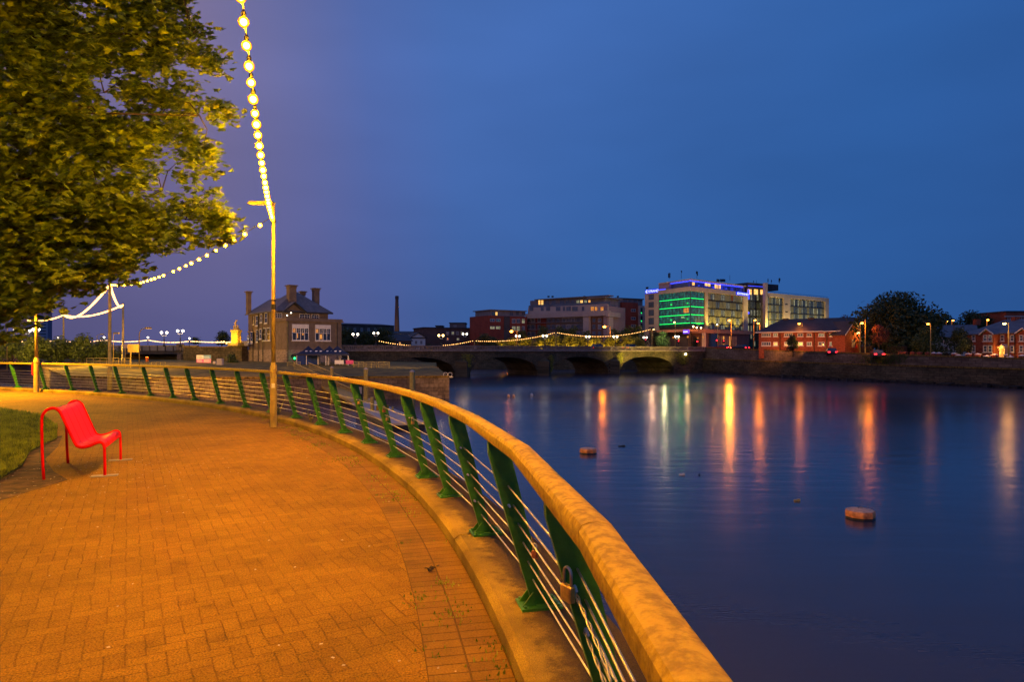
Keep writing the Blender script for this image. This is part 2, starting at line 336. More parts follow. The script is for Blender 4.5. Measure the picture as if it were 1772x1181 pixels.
km=mat('kerb stone',(.18,.102,.006),.9,0,.25,1.1,.5,120,c2=(.34,.22,.012)); t=km.node_tree; b=t.nodes['Principled BSDF']; L_=t.links.new
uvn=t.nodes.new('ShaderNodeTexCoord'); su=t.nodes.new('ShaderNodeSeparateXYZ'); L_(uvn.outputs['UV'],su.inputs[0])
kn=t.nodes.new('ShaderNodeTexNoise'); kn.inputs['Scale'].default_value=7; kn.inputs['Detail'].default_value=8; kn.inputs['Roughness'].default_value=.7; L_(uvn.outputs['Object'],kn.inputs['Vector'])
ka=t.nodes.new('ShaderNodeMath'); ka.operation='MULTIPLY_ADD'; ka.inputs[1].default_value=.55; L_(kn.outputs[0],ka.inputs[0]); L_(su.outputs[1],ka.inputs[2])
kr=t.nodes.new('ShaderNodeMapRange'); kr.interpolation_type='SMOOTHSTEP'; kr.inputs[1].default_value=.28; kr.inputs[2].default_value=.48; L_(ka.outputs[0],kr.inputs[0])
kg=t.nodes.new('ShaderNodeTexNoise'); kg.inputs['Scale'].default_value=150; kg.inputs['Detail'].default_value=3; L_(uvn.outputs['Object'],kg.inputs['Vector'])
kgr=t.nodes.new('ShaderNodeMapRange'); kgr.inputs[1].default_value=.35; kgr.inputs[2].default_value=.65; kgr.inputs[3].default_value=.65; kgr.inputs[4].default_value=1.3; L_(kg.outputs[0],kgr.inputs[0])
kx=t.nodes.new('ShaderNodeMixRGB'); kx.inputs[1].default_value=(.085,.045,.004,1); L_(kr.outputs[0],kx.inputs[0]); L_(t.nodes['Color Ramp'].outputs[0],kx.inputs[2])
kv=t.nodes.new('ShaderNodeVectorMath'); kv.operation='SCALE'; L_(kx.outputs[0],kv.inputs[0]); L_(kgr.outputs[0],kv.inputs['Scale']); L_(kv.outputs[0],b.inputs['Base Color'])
# water: long exposure, faintly rippled, real Fresnel
m=bpy.data.materials.new('river water'); m.use_nodes=True; t=m.node_tree; b=t.nodes['Principled BSDF']
b.inputs['Base Color'].default_value=(.045,.042,.060,1); b.inputs['Roughness'].default_value=.15; b.inputs['IOR'].default_value=1.333
co=t.nodes.new('ShaderNodeTexCoord'); mp2=t.nodes.new('ShaderNodeMapping'); mp2.inputs['Scale'].default_value=(.25,1.0,1); mp2.inputs['Rotation'].default_value=(0,0,R(12)); t.links.new(co.outputs['Object'],mp2.inputs[0])
n=t.nodes.new('ShaderNodeTexNoise'); n.inputs['Scale'].default_value=.9; n.inputs['Detail'].default_value=5; n.inputs['Roughness'].default_value=.55; t.links.new(mp2.outputs[0],n.inputs['Vector'])
bp=t.nodes.new('ShaderNodeBump'); bp.inputs['Strength'].default_value=.10; bp.inputs['Distance'].default_value=.22; t.links.new(n.outputs[0],bp.inputs['Height']); t.links.new(bp.outputs[0],b.inputs['Normal'])
n4=t.nodes.new('ShaderNodeTexNoise'); n4.inputs['Scale'].default_value=.045; n4.inputs['Detail'].default_value=4; t.links.new(mp2.outputs[0],n4.inputs['Vector'])
mr=t.nodes.new('ShaderNodeMapRange'); mr.inputs[1].default_value=.35; mr.inputs[2].default_value=.65; mr.inputs[3].default_value=.15; mr.inputs[4].default_value=.24; t.links.new(n4.outputs[0],mr.inputs[0]); t.links.new(mr.outputs[0],b.inputs['Roughness'])
M['water']=m
WZ=-3.28
# ================================================================ near side: river, promenade, kerb, railing
PP=[(-29.4,32.9),(-27.4,32.1),(-25.5,31.2),(-23.61,30.29),(-21.88,29.43),(-19.91,28.39),(-18.09,27.37),(-16.44,26.37),(-14.86,25.33),(-13.05,24.02),(-11.67,22.92),(-10.42,21.84),(-8.97,20.46),(-7.61,19.03),(-6.33,17.53),(-5.21,16.05),(-4.18,14.56),(-3.3,13.12),(-2.5,11.65),(-1.77,10.12),(-1.09,8.48),(-.69,7.37),(-.23,5.85),(.17,4.19),(.45,2.6),(.55,1.1),(.60,-.3)]
PP=[Vector((a,b,0)) for a,b in PP]
def catmull(P_,n):
    out=[]
    Q=[2*P_[0]-P_[1]]+P_+[2*P_[-1]-P_[-2]]
    for i in range(1,len(Q)-2):
        for k in range(n):
            u=k/n; a,b_,c,d=Q[i-1],Q[i],Q[i+1],Q[i+2]
            out.append(.5*((2*b_)+(-a+c)*u+(2*a-5*b_+4*c-d)*u*u+(-a+3*b_-3*c+d)*u**3))
    out.append(P_[-1].copy()); return out
CUR=catmull(PP,6)
def nrm(L_,i):       # unit normal pointing inward (to the path)
    t=(L_[min(i+1,len(L_)-1)]-L_[max(i-1,0)]).normalized(); return Vector((t.y,-t.x,0))
NP=[nrm(CUR,i*6) for i in range(len(PP))]
if NP[20].x>0: NP=[-n for n in NP]
NC=[nrm(CUR,i) for i in range(len(CUR))]
if NC[120].x>0: NC=[-n for n in NC]
off=lambda d,z: [(p.x+n.x*d,p.y+n.y*d,z) for p,n in zip(CUR,NC)]
# water
w=MB(); w.quad((-2500,-300,WZ),(2500,-300,WZ),(2500,3500,WZ),(-2500,3500,WZ)); T(w.build('water',M['water']),kind='structure')
# path slab, its top is the block paving
inner=off(.26,0)
poly=[(p[0],p[1]) for p in off(.30,0)]+[(.2,-30),(-60,-30),(-60,33.0)]
g=MB(); g.prism(poly,-4.2,0.0); T(g.build('path',[M['paver']]),kind='structure')
# curved border course beside the kerb, 4 mm proud
bd=MB(); a=off(.285,.004); b_=off(.74,.004); s=0; uv=[]
for i in range(len(a)):
    if i: s+=(Vector(a[i])-Vector(a[i-1])).length
    uv+=[(s,0),(s,.41)]
bd.v=[q for pr in zip(a,b_) for q in pr]; bd.f=[(2*i,2*i+1,2*i+3,2*i+2) for i in range(len(a)-1)]; bd.m=[0]*len(bd.f); bd.uv=uv
T(bd.build('path_border',[M['band']]),kind='structure')
# kerb in lengths with open joints, river face down to the bed
kb=MB(); KU=[]; kk=0; N=len(CUR); step=11
i=0
while i<N-1:
    j=min(i+step,N-1)
    prof=[(.28,-.02),(.28,.088),(.235,.12),(-.36,.125),(-.38,.10),(-.38,-4.2),(.20,-4.2)]
    n=len(prof); ring=[]
    for k in range(i,j+1):
        p,nn=CUR[k],NC[k]; sh=Vector((0,0,0)); tt=(CUR[min(k+1,N-1)]-CUR[max(k-1,0)]).normalized()
        if k==i: sh=tt*.009
        if k==j: sh=-tt*.009
        jz=0; KU+=[(k*.25,d) for d,z in prof]
        ring+=[(p.x+nn.x*d+sh.x,p.y+nn.y*d+sh.y,z+(jz if z>0 else 0)) for d,z in prof]
    m_=j-i+1; fs=[tuple(range(n-1,-1,-1)),tuple((m_-1)*n+q for q in range(n))]
    for k in range(m_-1):
        for q in range(n): fs.append((k*n+q,k*n+(q+1)%n,(k+1)*n+(q+1)%n,(k+1)*n+q))
    kb.add(ring,fs); i=j
kb.uv=KU
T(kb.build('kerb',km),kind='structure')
# ---- railing: one thing
H0=.125; TOP=1.05
rl=root('railing',(PP[14].x,PP[14].y,0),0,'long curving riverside railing with leaning green posts, steel wires and a timber handrail','railing')
RO=Vector((PP[14].x,PP[14].y,0))
for i,(p,nn) in enumerate(zip(PP,NP)):
    t=Vector((nn.y,-nn.x,0))
    bse=p+Vector((0,0,H0)); top=p+nn*.28+Vector((0,0,H0+TOP))-(t*.0)
    ax=(top-bse).normalized(); d2=nn-ax*nn.dot(ax); d2.normalize()
    mb=MB(); vs=[]
    # tapered blade, pinched at foot and head like the fabricated plates in the photo
    lv=[(0.0,.070,.045),(.05,.085,.050),(.35,.108,.054),(.75,.128,.057),(.93,.132,.057),(1.0,.10,.052)]
    for q,wd,th in lv:
        c=bse.lerp(top,q)
        vs+=[c+d2*sd*wd/2+t*st*th/2 for sd,st in((-1,-1),(1,-1),(1,1),(-1,1))]
    fs=[(3,2,1,0),(20,21,22,23)]
    for k in range(5):
        for q in range(4): fs.append((k*4+q,k*4+(q+1)%4,k*4+4+(q+1)%4,k*4+4+q))
    mb.add(vs,fs)
    po=mb.build('post',M['green'],rl,org=None); 
    for v in po.data.vertices: v.co-=RO
    pb=MB(); c=bse-Vector((0,0,H0))
    def LP(a,b2,z): return Vector((bse.x,bse.y,0))+nn*a+t*b2+Vector((0,0,z))
    pl=[LP(a,b2,z) for z in (H0-.004,H0+.012) for a,b2 in((-.13,-.10),(.13,-.10),(.13,.10),(-.13,.10))]
    pb.add(pl,[(3,2,1,0),(4,5,6,7),(0,1,5,4),(1,2,6,5),(2,3,7,6),(3,0,4,7)])
    for sg in(-1,1):     # triangular stiffeners
        for st in(-.05,.05):
            pts=[LP(sg*.12,st-.004,H0+.012),LP(sg*.03,st-.004,H0+.012),LP(sg*.03+.02,st-.004,H0+.10)]
            pts+=[q+t*.008 for q in pts]
            pb.add(pts,[(0,1,2),(5,4,3),(0,3,4,1),(1,4,5,2),(2,5,3,0)])
        for st in(-.08,.08): pb.lathe([(.011,0),(.011,.014)],tuple(LP(sg*.105,st,H0+.012)),6)
    ob=pb.build('base_plate',M['green'],po)
    for v in ob.data.vertices: v.co-=RO
# handrail timbers: domed top, chamfered flat underside, a joint every length
tops=[p+n_*.28+Vector((0,0,H0+TOP)) for p,n_ in zip(PP,NP)]
js=[tops[0]]+[(tops[i]+tops[i+1])/2+ NP[i]*-.012 for i in range(len(tops)-1)]+[tops[-1]]
prof=[(x*.70,z*.86) for x,z in [(-.068,0),(-.072,.008),(-.072,.060),(-.060,.078),(-.030,.086),(0,.088),(.030,.086),(.060,.078),(.072,.060),(.072,.008),(.068,0)]]
for k in range(len(js)-1):
    a,b2=js[k],js[k+1]; d=(b2-a).normalized(); sd=Vector((d.y,-d.x,0)); rg=[]
    rnd=random.Random(k); nseg=7
    da=((a-js[k-1]).normalized() if k else d); db=((js[k+2]-b2).normalized() if k<len(js)-2 else d)
    for q in range(nseg):
        u=q/(nseg-1); c=a.lerp(b2,u)+(d*.003 if q==0 else -d*.003 if q==nseg-1 else Vector((0,0,0)))
        dd=(d+(da if q==0 else db if q==nseg-1 else d)).normalized(); s2=Vector((dd.y,-dd.x,0)); ss=1/max(.7,s2.dot(sd))
        for x,z in prof:
            rg.append(c+s2*x*ss*(1+rnd.uniform(-.008,.008))+Vector((0,0,z*(1+rnd.uniform(-.01,.01))))-RO)
    n=len(prof); fs=[tuple(range(n-1,-1,-1)),tuple((nseg-1)*n+q for q in range(n))]
    for q in range(nseg-1):
        for r in range(n): fs.append((q*n+r,q*n+(r+1)%n,(q+1)*n+(r+1)%n,(q+1)*n+r))
    mb=MB(); mb.add(rg,fs); o=mb.build('handrail',M['wood'],rl,smooth=True)
    try: o.data.set_sharp_from_angle(angle=R(28))
    except Exception: pass
for q in (.16,.27,.385,.50,.61,.725):
    pts=[]
    for i,p in enumerate(PP):
        c=p+NP[i]*.28*q+Vector((0,0,H0+TOP*q)); pts.append(c-RO)
        if i<len(PP)-1:
            c2=PP[i+1]+NP[i+1]*.28*q+Vector((0,0,H0+TOP*q)); pts.append((c+c2)/2-RO-Vector((0,0,.004+.004*math.sin(i*7+q*9))))
    mb=MB(); mb.tube(pts,.0052,5); mb.build('wire',M['steel'],rl,smooth=True)
# turnbuckles and knots of wire seen at near posts
def padlock(loc,rz,mt,label,sc=1,tilt=0):
    r=root('padlock',loc,rz,label,'padlock','padlocks left on the railing'); r.rotation_euler=(tilt,0,rz); r.scale=(sc,)*3
    b=MB(); b.bevbox(-.026,.026,-.010,.010,-.085,-.040,.004); b.build('lock_body',mt,r)
    b=MB(); pts=[(-.018,0,-.045),(-.018,0,-.010)]+[(-.018*math.cos(a),0,-.010+.018*math.sin(a)) for a in [math.pi*k/8 for k in range(1,8)]]+[(.018,0,-.010),(.018,0,-.045)]
    b.tube(pts,.0045,7); b.build('shackle',M['steel'],r,smooth=True)
def wp(i,u,q):
    a=PP[i]+NP[i]*.28*q; b=PP[i+1]+NP[i+1]*.28*q; c=a.lerp(b,u); return Vector((c.x,c.y,H0+TOP*q))
c=wp(24,.05,.725)+NP[24]*.045; padlock(c+Vector((0,0,.012)),R(-62),M['brass'],'big brass padlock with a long shackle, hanging nearest on the railing',1.35)
c=wp(23,.33,.50); padlock(c+Vector((0,0,.010)),R(-50),M['rust'],'small rusty padlock on a middle wire, one post beyond the big brass padlock',.85)
for i,u,q,mt,lb in [(20,.10,.725,'brass','brass padlock on the top wire at the narrow pair of railing posts'),
    (19,.06,.725,'rust','rusty padlock at a post one place before the narrow pair of posts'),(19,.10,.61,'brass','lone brass padlock on the second wire, under a rusty one'),
    (18,.05,.725,'brass','brass padlock among a knot of wire at the post nearer the gangway'),]:
    c=wp(i,u,q); padlock(c+Vector((0,0,.01)),R(-40+i*5),M[mt],lb,1.0)
# wire clamps: rough collars where cables are knotted to posts
mb=MB()
for i,q in [(18,.725),(20,.725),(21,.725),(22,.725),(22,.50),(23,.61),(24,.61),(24,.66),(24,.50),(22,.28)]:
    c=wp(i,.0,q)+NP[i]*.03
    d=(wp(i,.3,q)-wp(i,0,q)).normalized()
    for k in range(3): mb.tube([c+d*(.03+.02*k),c+d*(.045+.02*k)+Vector((0,0,.004))],.008-.001*k,6)
    c2=c+d*.02
    mb.ball(tuple(c2),.013,6,4)
o=mb.build('wire_clamp',M['steel'],rl)
for v in o.data.vertices: v.co-=RO
mb=MB(); rnd=random.Random(5)
for q0,q1 in ((.66,.60),(.50,.40)):
    a=wp(24,.0,q0)+NP[24]*.035; b2=wp(24,.42,q1)+NP[24]*.03
    for ph in (0,math.pi):
        pts=[]
        for k in range(40):
            c=a.lerp(b2,k/39); pts.append(c+Vector((.005*math.cos(ph+k*.5),0,.005*math.sin(ph+k*.5)))-RO)
        mb.tube(pts,.0035,5)
mb.build('twisted_cable',M['steel'],rl,smooth=True)
# ---- lamp poles and festoon strings
def lamp_pole(loc,h,label,luminaire=True,rb=.078,rt=.047,hb=1.32,lz=None,group='lamp poles along the riverside',mt=None,detail=True):
    r=root('lamp_pole',loc,0,label,'lamp post',group); mt=mt or M['pole']
    b=MB(); b.lathe([(rb,0),(rb,hb-.08),(rb*1.10,hb-.06),(rb*1.10,hb),(rt*1.15,hb+.14),(rt*1.1,hb+.16)],(0,0,0),10); b.build('pole_base',mt,r)
    b=MB(); b.lathe([(rt*1.05,hb+.15),(rt*.8,h)],(0,0,0),10); b.build('pole_shaft',mt,r,smooth=True)
    if detail:
        b=MB(); b.lathe([(rt*1.25,h-.12),(rt*1.25,h-.06)],(0,0,0),10); b.lathe([(rt*1.3,h*.60),(rt*1.3,h*.60+.03)],(0,0,0),10); b.lathe([(rt*1.15,h*.56),(rt*1.15,h*.585)],(0,0,0),10); b.build('pole_band',M['dark'],r)
        b=MB(); b.obox((0.02,-rb*.93,.95),(.075,.012,.10),R(8)); b.build('sticker',M['white'],r)
        b=MB(); b.box(-.05,.05,-rb-.006,-rb+.01,.25,.55); b.build('access_door',mt,r)
    if luminaire:
        z=lz or h+.33
        b=MB(); b.tube([(0,0,h-.02),(0,0,z)],rt*.7,8); b.prismxz([(-.58,z-.025),(-.52,z+.02),(-.05,z+.03),(.02,z+.01),(.02,z-.03),(-.52,z-.035)],-.075,.075); b.build('luminaire',mt,r)
        b=MB(); b.box(-.52,-.12,-.07,.07,z-.042,z-.0355); b.build('lens',M['lampy'] if luminaire=='lit' else M['white'],r)
    return r
def festoon(a,b_,sag,sp,label,bm,rb=.045,cable=.008,group='festoon light strings',jit=.12,seg=4,skip=0,light=None,sub=False):
    a=Vector(a);b_=Vector(b_); L=(b_-a).length; n=max(2,int(L/sp)); rnd=random.Random(int(L*100))
    o=root('festoon_string',a,0,label,'string lights',group)
    f=lambda u: a.lerp(b_,u)-Vector((0,0,sag*4*u*(1-u)))
    c=MB(); c.tube([f(k/40)-a for k in range(41)],cable,4); c.build('cable',M['dark'],o)
    # one globe, repeated; the holder is its sub-part's own mesh where large enough to show
    g=MB(); g.ball((0,0,0),rb,seg*2+2,seg+1); me=g.build('bulb',bm,o,smooth=True); first=me
    hm=None
    if sub:
        g=MB(); g.lathe([(.020,rb*.8),(.024,rb+.03),(.012,rb+.055)],(0,0,0),8); hm=g.build('bulb_holder',M['dark'],first)
    for k in range(n-1):
        u=(k+1)/n; u+=rnd.uniform(-jit,jit)/n; p=f(u)-a-Vector((0,0,rb+.05 if sub else rb*.5))
        if rnd.random()<skip and k: continue
        if k==0: me=first
        else:
            me=first.copy(); COL.objects.link(me); me.parent=o
            if hm: h2=hm.copy(); COL.objects.link(h2); h2.parent=me
        me.location=p; s=rnd.uniform(.9,1.1); me.scale=(s,s,s)
    return o
P1=Vector((-5.42,15.1,0)); p1=lamp_pole(P1,4.78,'near galvanised lamp pole standing on the paving, thin flat lantern at its top',True)
P0=Vector((-19.93,27.85,0)); lamp_pole(P0,5.0,'galvanised lamp pole at the far bend of the path, top hidden in the maple','lit',rb=.10,rt=.06,detail=False)
b=MB(); b.bevbox(-.15,-.07,-.09,.06,.75,1.25,.02); T(b.build('warning_plate',M['red2'],None,org=(0,0,0)),'small red plate strapped to the far lamp pole above the kerb','sign').location=P0
PN=Vector((.05,-1.7,0)); lamp_pole(PN,6.0,'lamp pole behind the viewer carrying the near festoon string',False,detail=False)
att=Vector((-5.42,15.08,4.80))
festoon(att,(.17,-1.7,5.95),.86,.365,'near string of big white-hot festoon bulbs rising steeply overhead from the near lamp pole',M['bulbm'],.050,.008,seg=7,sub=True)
PA=P(190,492,45); PB=P(213,527,88); PC=P(110,545,113); PD=P(47,554,125)
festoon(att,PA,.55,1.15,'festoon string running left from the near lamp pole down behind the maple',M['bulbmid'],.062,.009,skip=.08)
def tallpole(p,label,r=.09,base=None,z0=0):
    q=root('festoon_pole',(p.x,p.y,z0),0,label,'pole','tall poles carrying festoon lights')
    b=MB(); b.lathe([(r*1.35,0),(r*1.35,1.4),(r,1.5),(r*.7,p.z-z0+.15)],(0,0,0),8); b.build('pole_shaft',M['pole'],q,smooth=True)
    b=MB(); b.lathe([(r*1.0,p.z-z0-.1),(r*1.0,p.z-z0+.02)],(0,0,0),8); b.build('pole_band',M['dark'],q)
tallpole(PA,'tall orange-lit pole where four festoon strings meet, left of the clubhouse',.12,z0=-.9)
tallpole(PB,'slender pole just right of the tallest festoon pole, its string dipping left',.16,z0=-.6)
tallpole(PC,'slender pole at the kink of the two dense festoon strings',.16,z0=-.4)
festoon(PA,PB,.8,.75,'short steep festoon string between the two close poles',M['bulbfar'],.085,.02,seg=3)
festoon(PA,PC,1.2,.85,'upper of two dense festoon strings left of the tall poles',M['bulbfar'],.09,.02,seg=3)
festoon(PB,PC,.8,.6,'lower hanging festoon string between the slender poles',M['bulbfar'],.11,.02,seg=3)
festoon(PC,PD,.5,.5,'far end of the festoon strings disappearing behind the maple leaves',M['bulbfar'],.11,.02,seg=3)
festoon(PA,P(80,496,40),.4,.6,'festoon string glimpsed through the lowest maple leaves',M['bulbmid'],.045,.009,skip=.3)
# warm light of these strings where they hang unseen above the frame and behind the leaves
lamp(P0+Vector((-1.1,-2.2,4.6)),WARM,8000,.15)
# ---- red bench
an=R(20); fx=Vector((math.cos(an),math.sin(an)*.75,0)); 
bo=Vector((-6.225,9.71,0)); br=root('park_bench',bo,R(23),'glossy red perforated metal bench facing the river beside the lawn','bench')
br.scale=(.90,.90,1)
# local x = facing direction, y = along the bench
side=[(-.40,0),(-.42,.40),(-.425,.80),(-.40,.895),(-.345,.945),(-.27,.955),(-.215,.925),(-.175,.86),(-.09,.66),(-.005,.47),(.035,.425),(.10,.41),(.20,.43),(.28,.462),(.325,.468),(.36,.445),(.375,.40),(.38,.33),(.385,0)]
sv=catmull([Vector((a,0,b)) for a,b in side],3)
for y in(-.80,.80):
    b=MB(); b.tube([(p.x,y,p.z) for p in sv],.021,10); b.build('side_frame',M['red'],br,smooth=True)
pan=[p for p in sv if 0] 
seatc=sv[3*5:3*17]
def sheet(y0,y1,pts,th):
    b=MB(); n=len(pts); vs=[]
    for y in (y0,y1):
        for off_ in(0,-th):
            for i,p in enumerate(pts):
                t=(pts[min(i+1,n-1)]-pts[max(i-1,0)]).normalized(); nn=Vector((-t.z,0,t.x)); vs.append((p.x+nn.x*off_,y,p.z+nn.z*off_))
    fs=[]
    for i in range(n-1):
        fs+=[(i,i+1,2*n+i+1,2*n+i),(n+i,3*n+i,3*n+i+1,n+i+1),(i,n+i,n+i+1,i+1),(2*n+i,2*n+i+1,3*n+i+1,3*n+i)]
    fs+=[(0,2*n,3*n,n),(n-1,2*n-1,4*n-1,3*n-1)]
    b.add(vs,fs); return b
# pressed sheet in strips separated by the pressed grooves
low=[Vector((p.x,0,p.z)) for p in seatc]
big=MB()
for a,b2 in [(-.79,-.424),(-.410,-.014),(.0,.394),(.408,.79)]:
    s_=sheet(a,b2,low,.010); big.add(s_.v,s_.f)
big.build('seat_shell',M['red'],br,smooth=True).data.set_sharp_from_angle(angle=R(40))
b=MB()
for y in(-.55,-.3,.3,.55): b.tube([(p.x-.004,y,p.z-.012) for p in seatc[2:-2]],.006,5)
b.build('stiffening_rib',M['red'],br,smooth=True)
for y in(-.80,.80):
    b=MB(); b.box(.20,.56,y-.07,y+.07,.001,.012); b.build('foot_pad',M['concrete'],br)
# ---- lawn with blades
LW=[(-60,36),(-30,27.5),(-22,24.2),(-16.3,20.6),(-12.6,17.8),(-10.4,15.2),(-8.9,13.0),(-8.2,11.3),(-7.3,9.9),(-6.75,8.7),(-6.5,6.5),(-6.9,3),(-8,-4),(-60,-6)]
g=MB(); g.prism(LW,-.05,.03); T(g.build('lawn',M['lawn']),kind='structure')
def inpoly(x,y,pl):
    c=False; j=len(pl)-1
    for i in range(len(pl)):
        if (pl[i][1]>y)!=(pl[j][1]>y) and x<(pl[j][0]-pl[i][0])*(y-pl[i][1])/(pl[j][1]-pl[i][1])+pl[i][0]: c=not c
        j=i
    return c
def bladefield(name,pts,mt,h0,h1,wd,zf,parent=None):
    b=MB()
    for x,y in pts:
        a=random.uniform(0,6.28); h=random.uniform(h0,h1); l=random.uniform(0,.6)*h; w_=wd*random.uniform(.6,1.3); z=zf(x,y)
        ca,sa=math.cos(a),math.sin(a); dx,dy=math.cos(a*3.7)*l,math.sin(a*3.7)*l
        b.add([(x-ca*w_,y-sa*w_,z),(x+ca*w_,y+sa*w_,z),(x+dx*.5+ca*w_*.6,y+dy*.5+sa*w_*.6,z+h*.6),(x+dx,y+dy,z+h)],[(0,1,2,3)])
    return T(b.build(name,mt,parent),kind='stuff')
pts=[]
while len(pts)<26000:
    y=random.uniform(7.5,23); x=random.uniform(-24,-6.2)
    if x/y<-.84: continue
    if random.random()>(9/y)**2*1.0: continue
    if inpoly(x,y,LW) : pts.append((x,y))
bladefield('grass',pts,M['blade'],.03,.085,.006,lambda x,y:.03)
# worn soil strip between lawn and paving under the bench
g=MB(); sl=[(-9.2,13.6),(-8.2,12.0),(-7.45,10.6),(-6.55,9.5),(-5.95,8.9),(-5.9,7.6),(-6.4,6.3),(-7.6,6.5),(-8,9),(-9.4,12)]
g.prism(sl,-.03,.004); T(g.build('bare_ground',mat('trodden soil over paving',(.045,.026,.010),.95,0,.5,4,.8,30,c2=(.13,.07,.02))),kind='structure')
# weeds in the border joints, petals and litter flakes
pts=[]
for k in range(80):
    i=random.randint(84,146); d=.50+random.choice([0,0,.2,-.2])+random.gauss(0,.015)
    p=CUR[i]+NC[i]*d; n=random.randint(20,80) if random.random()<.35 else random.randint(4,16)
    for q in range(n): pts.append((p.x+random.gauss(0,.035+n*.0012),p.y+random.gauss(0,.05+n*.002)))
for k in range(60):
    i=random.randint(20,95); p=CUR[i]+NC[i]*random.choice([.30,.27,.33])
    for q in range(random.randint(3,12)): pts.append((p.x+random.gauss(0,.04),p.y+random.gauss(0,.04)))
bladefield('weeds',pts,M['blade'],.010,.028,.006,lambda x,y:.004)
b=MB()
for k in range(620):
    if random.random()<.55: x,y=random.gauss(-5.9,1.1),random.gauss(9.3,1.3)
    else: x,y=random.uniform(-9,-.3),random.uniform(3,20)
    if inpoly(x,y,LW) or not inpoly(x,y,poly): continue
    s=random.uniform(.004,.013); a=random.uniform(0,6.3); z=.008
    b.add([(x+s*math.cos(a+q),y+s*math.sin(a+q),z+random.uniform(0,.006)) for q in(0,1.4,3.0,4.6)],[(0,1,2,3)])
T(b.build('petal_litter',mat('fallen petals',(.5,.42,.30),.8)),kind='stuff')
for x,y,s,lb in [(245,688,.16,'dead leaf clump lying against the far kerb'),(745,990,.05,'brown dead twig in the weeds beside the near kerb')]:
    p=G(x,y,0); b=MB()
    for k in range(14): b.obox((random.gauss(0,s*.5),random.gauss(0,s*.4),.012+random.random()*.02),(s*.5,s*.22,.006),random.uniform(0,6),random.uniform(-.5,.5))
    T(b.build('dead_leaf',M['bark'],org=(0,0,0)),lb,'dead leaves').location=p
for x,y,s,lb in [(1425/2.953,705,.45,'straggly wild plant rooted in the kerb right of the near lamp pole'),(1590/2.953,718,.40,'thin dry weed on the kerb second from the near lamp pole')]:
    p=G(x,y+14,.12); b=MB()
    for k in range(9):
        a=random.uniform(0,6.3); l=random.uniform(.5,1)*s; tip=(math.cos(a)*l*.35,math.sin(a)*l*.35,l)
        b.tube([(0,0,0),(tip[0]*.3,tip[1]*.3,l*.5),tip],[.006,.004,.002],4)
        for q in range(5): b.obox((tip[0]*(.3+.15*q),tip[1]*(.3+.15*q),l*(.35+.15*q)),(.04,.018,.003),a+q,.5)
    T(b.build('wild_plant',M['leafy'],org=(0,0,0)),lb,'weed').location=p
from mathutils import noise as mnoise
# ================================================================ the maple
def leafshape():
    # five lobed outline
    o=[(0,-.5),(.12,-.30),(.42,-.34),(.34,-.12),(.52,.10),(.27,.12),(.20,.30),(0,.55),(-.20,.30),(-.27,.12),(-.52,.10),(-.34,-.12),(-.42,-.34),(-.12,-.30)]
    return o
SIL=[(-260,-160),(300,-160),(322,-20),(338,15),(318,25),(366,42),(340,62),(352,80),(388,105),(372,118),(340,120),(330,140),(362,160),(395,182),(404,200),(385,212),(360,228),(330,226),(345,240),(368,258),(366,300),(345,312),(330,322),(350,338),(366,330),(370,352),(395,375),(402,398),(398,412),(380,420),(376,440),(365,425),(340,418),(318,405),(290,428),(285,448),(268,440),(250,425),(245,455),(228,470),(230,492),(205,488),(190,470),(175,492),(160,505),(130,508),(118,540),(92,520),(70,545),(58,530),(40,560),(20,585),(-10,590),(-260,600)]
HOLES=[(182,150,28,34),(205,190,20,14),(298,252,34,9),(150,388,13,9),(200,362,9,5),(262,150,8,8),(215,405,7,9),(120,470,9,6),(60,505,10,7),(345,148,10,8)]
mt_=root('maple_tree',(-10.8,9.5,.03),0,'big maple tree overhanging the path, its leaves lit gold by the string lights','tree')
MO=Vector((-10.8,9.5,.03))
tr=MB(); tr.tube([(0,0,-.1),(.05,0,1.2),(.0,.1,2.4),(.15,.1,4.0),(.2,.2,7)],[.38,.27,.24,.20,.12],12); tr.build('trunk',M['bark'],mt_,smooth=True)
lv=MB(); tw=MB(); LS=leafshape(); rnd=random.Random(11)
cl=[]
def depth_rng(x,y): 
    e=max(0,min(1,(404-x)/450)); return 10.2-2.0*e, 10.2+2.2*e
tries=0
while len(cl)<3600 and tries<120000:
    tries+=1
    x=rnd.uniform(-150,404); y=rnd.uniform(-130,590)
    if not inpoly(x,y,SIL): continue
    if any(((x-a)/c)**2+((y-b)/d)**2<1 for a,b,c,d in HOLES): continue
    nv=mnoise.noise(Vector((x/46,y/30,3.3)))+.5*mnoise.noise(Vector((x/21,y/15,7.7)))
    ed=max(0,min(1,(x-120)/200))*.5+max(0,min(1,(y-330)/170))*.35
    if nv<-.50+ed*.62: continue
    lo,hi=depth_rng(x,y); Y=rnd.uniform(lo,hi); cl.append((x,y,Y))
nodes=[Vector((.15,.1,3.0)),Vector((.15,.1,4.2)),Vector((.2,.2,5.6))]
limbs=[]
for (x,y) in [(120,60),(60,200),(180,160),(270,110),(250,230),(150,300),(280,330),(60,380),(190,420),(330,60),(320,380),(110,460),(345,200)]:
    tip=P(x,y,rnd.uniform(9.3,10.6))-MO; st=min(nodes,key=lambda n:abs(n.z-tip.z+.8)); mid=st.lerp(tip,.5)+Vector((0,0,.35+rnd.uniform(-.1,.2)))
    pts=[st,st.lerp(mid,.55)+Vector((0,0,.12)),mid,mid.lerp(tip,.5)+Vector((rnd.uniform(-.1,.1),0,.05)),tip]; limbs+=pts[1:]
    tw2=MB(); tw2.tube(pts,[.05,.035,.022,.014,.006],7); tw2.build('limb',M['bark'],mt_,smooth=True)
used={}
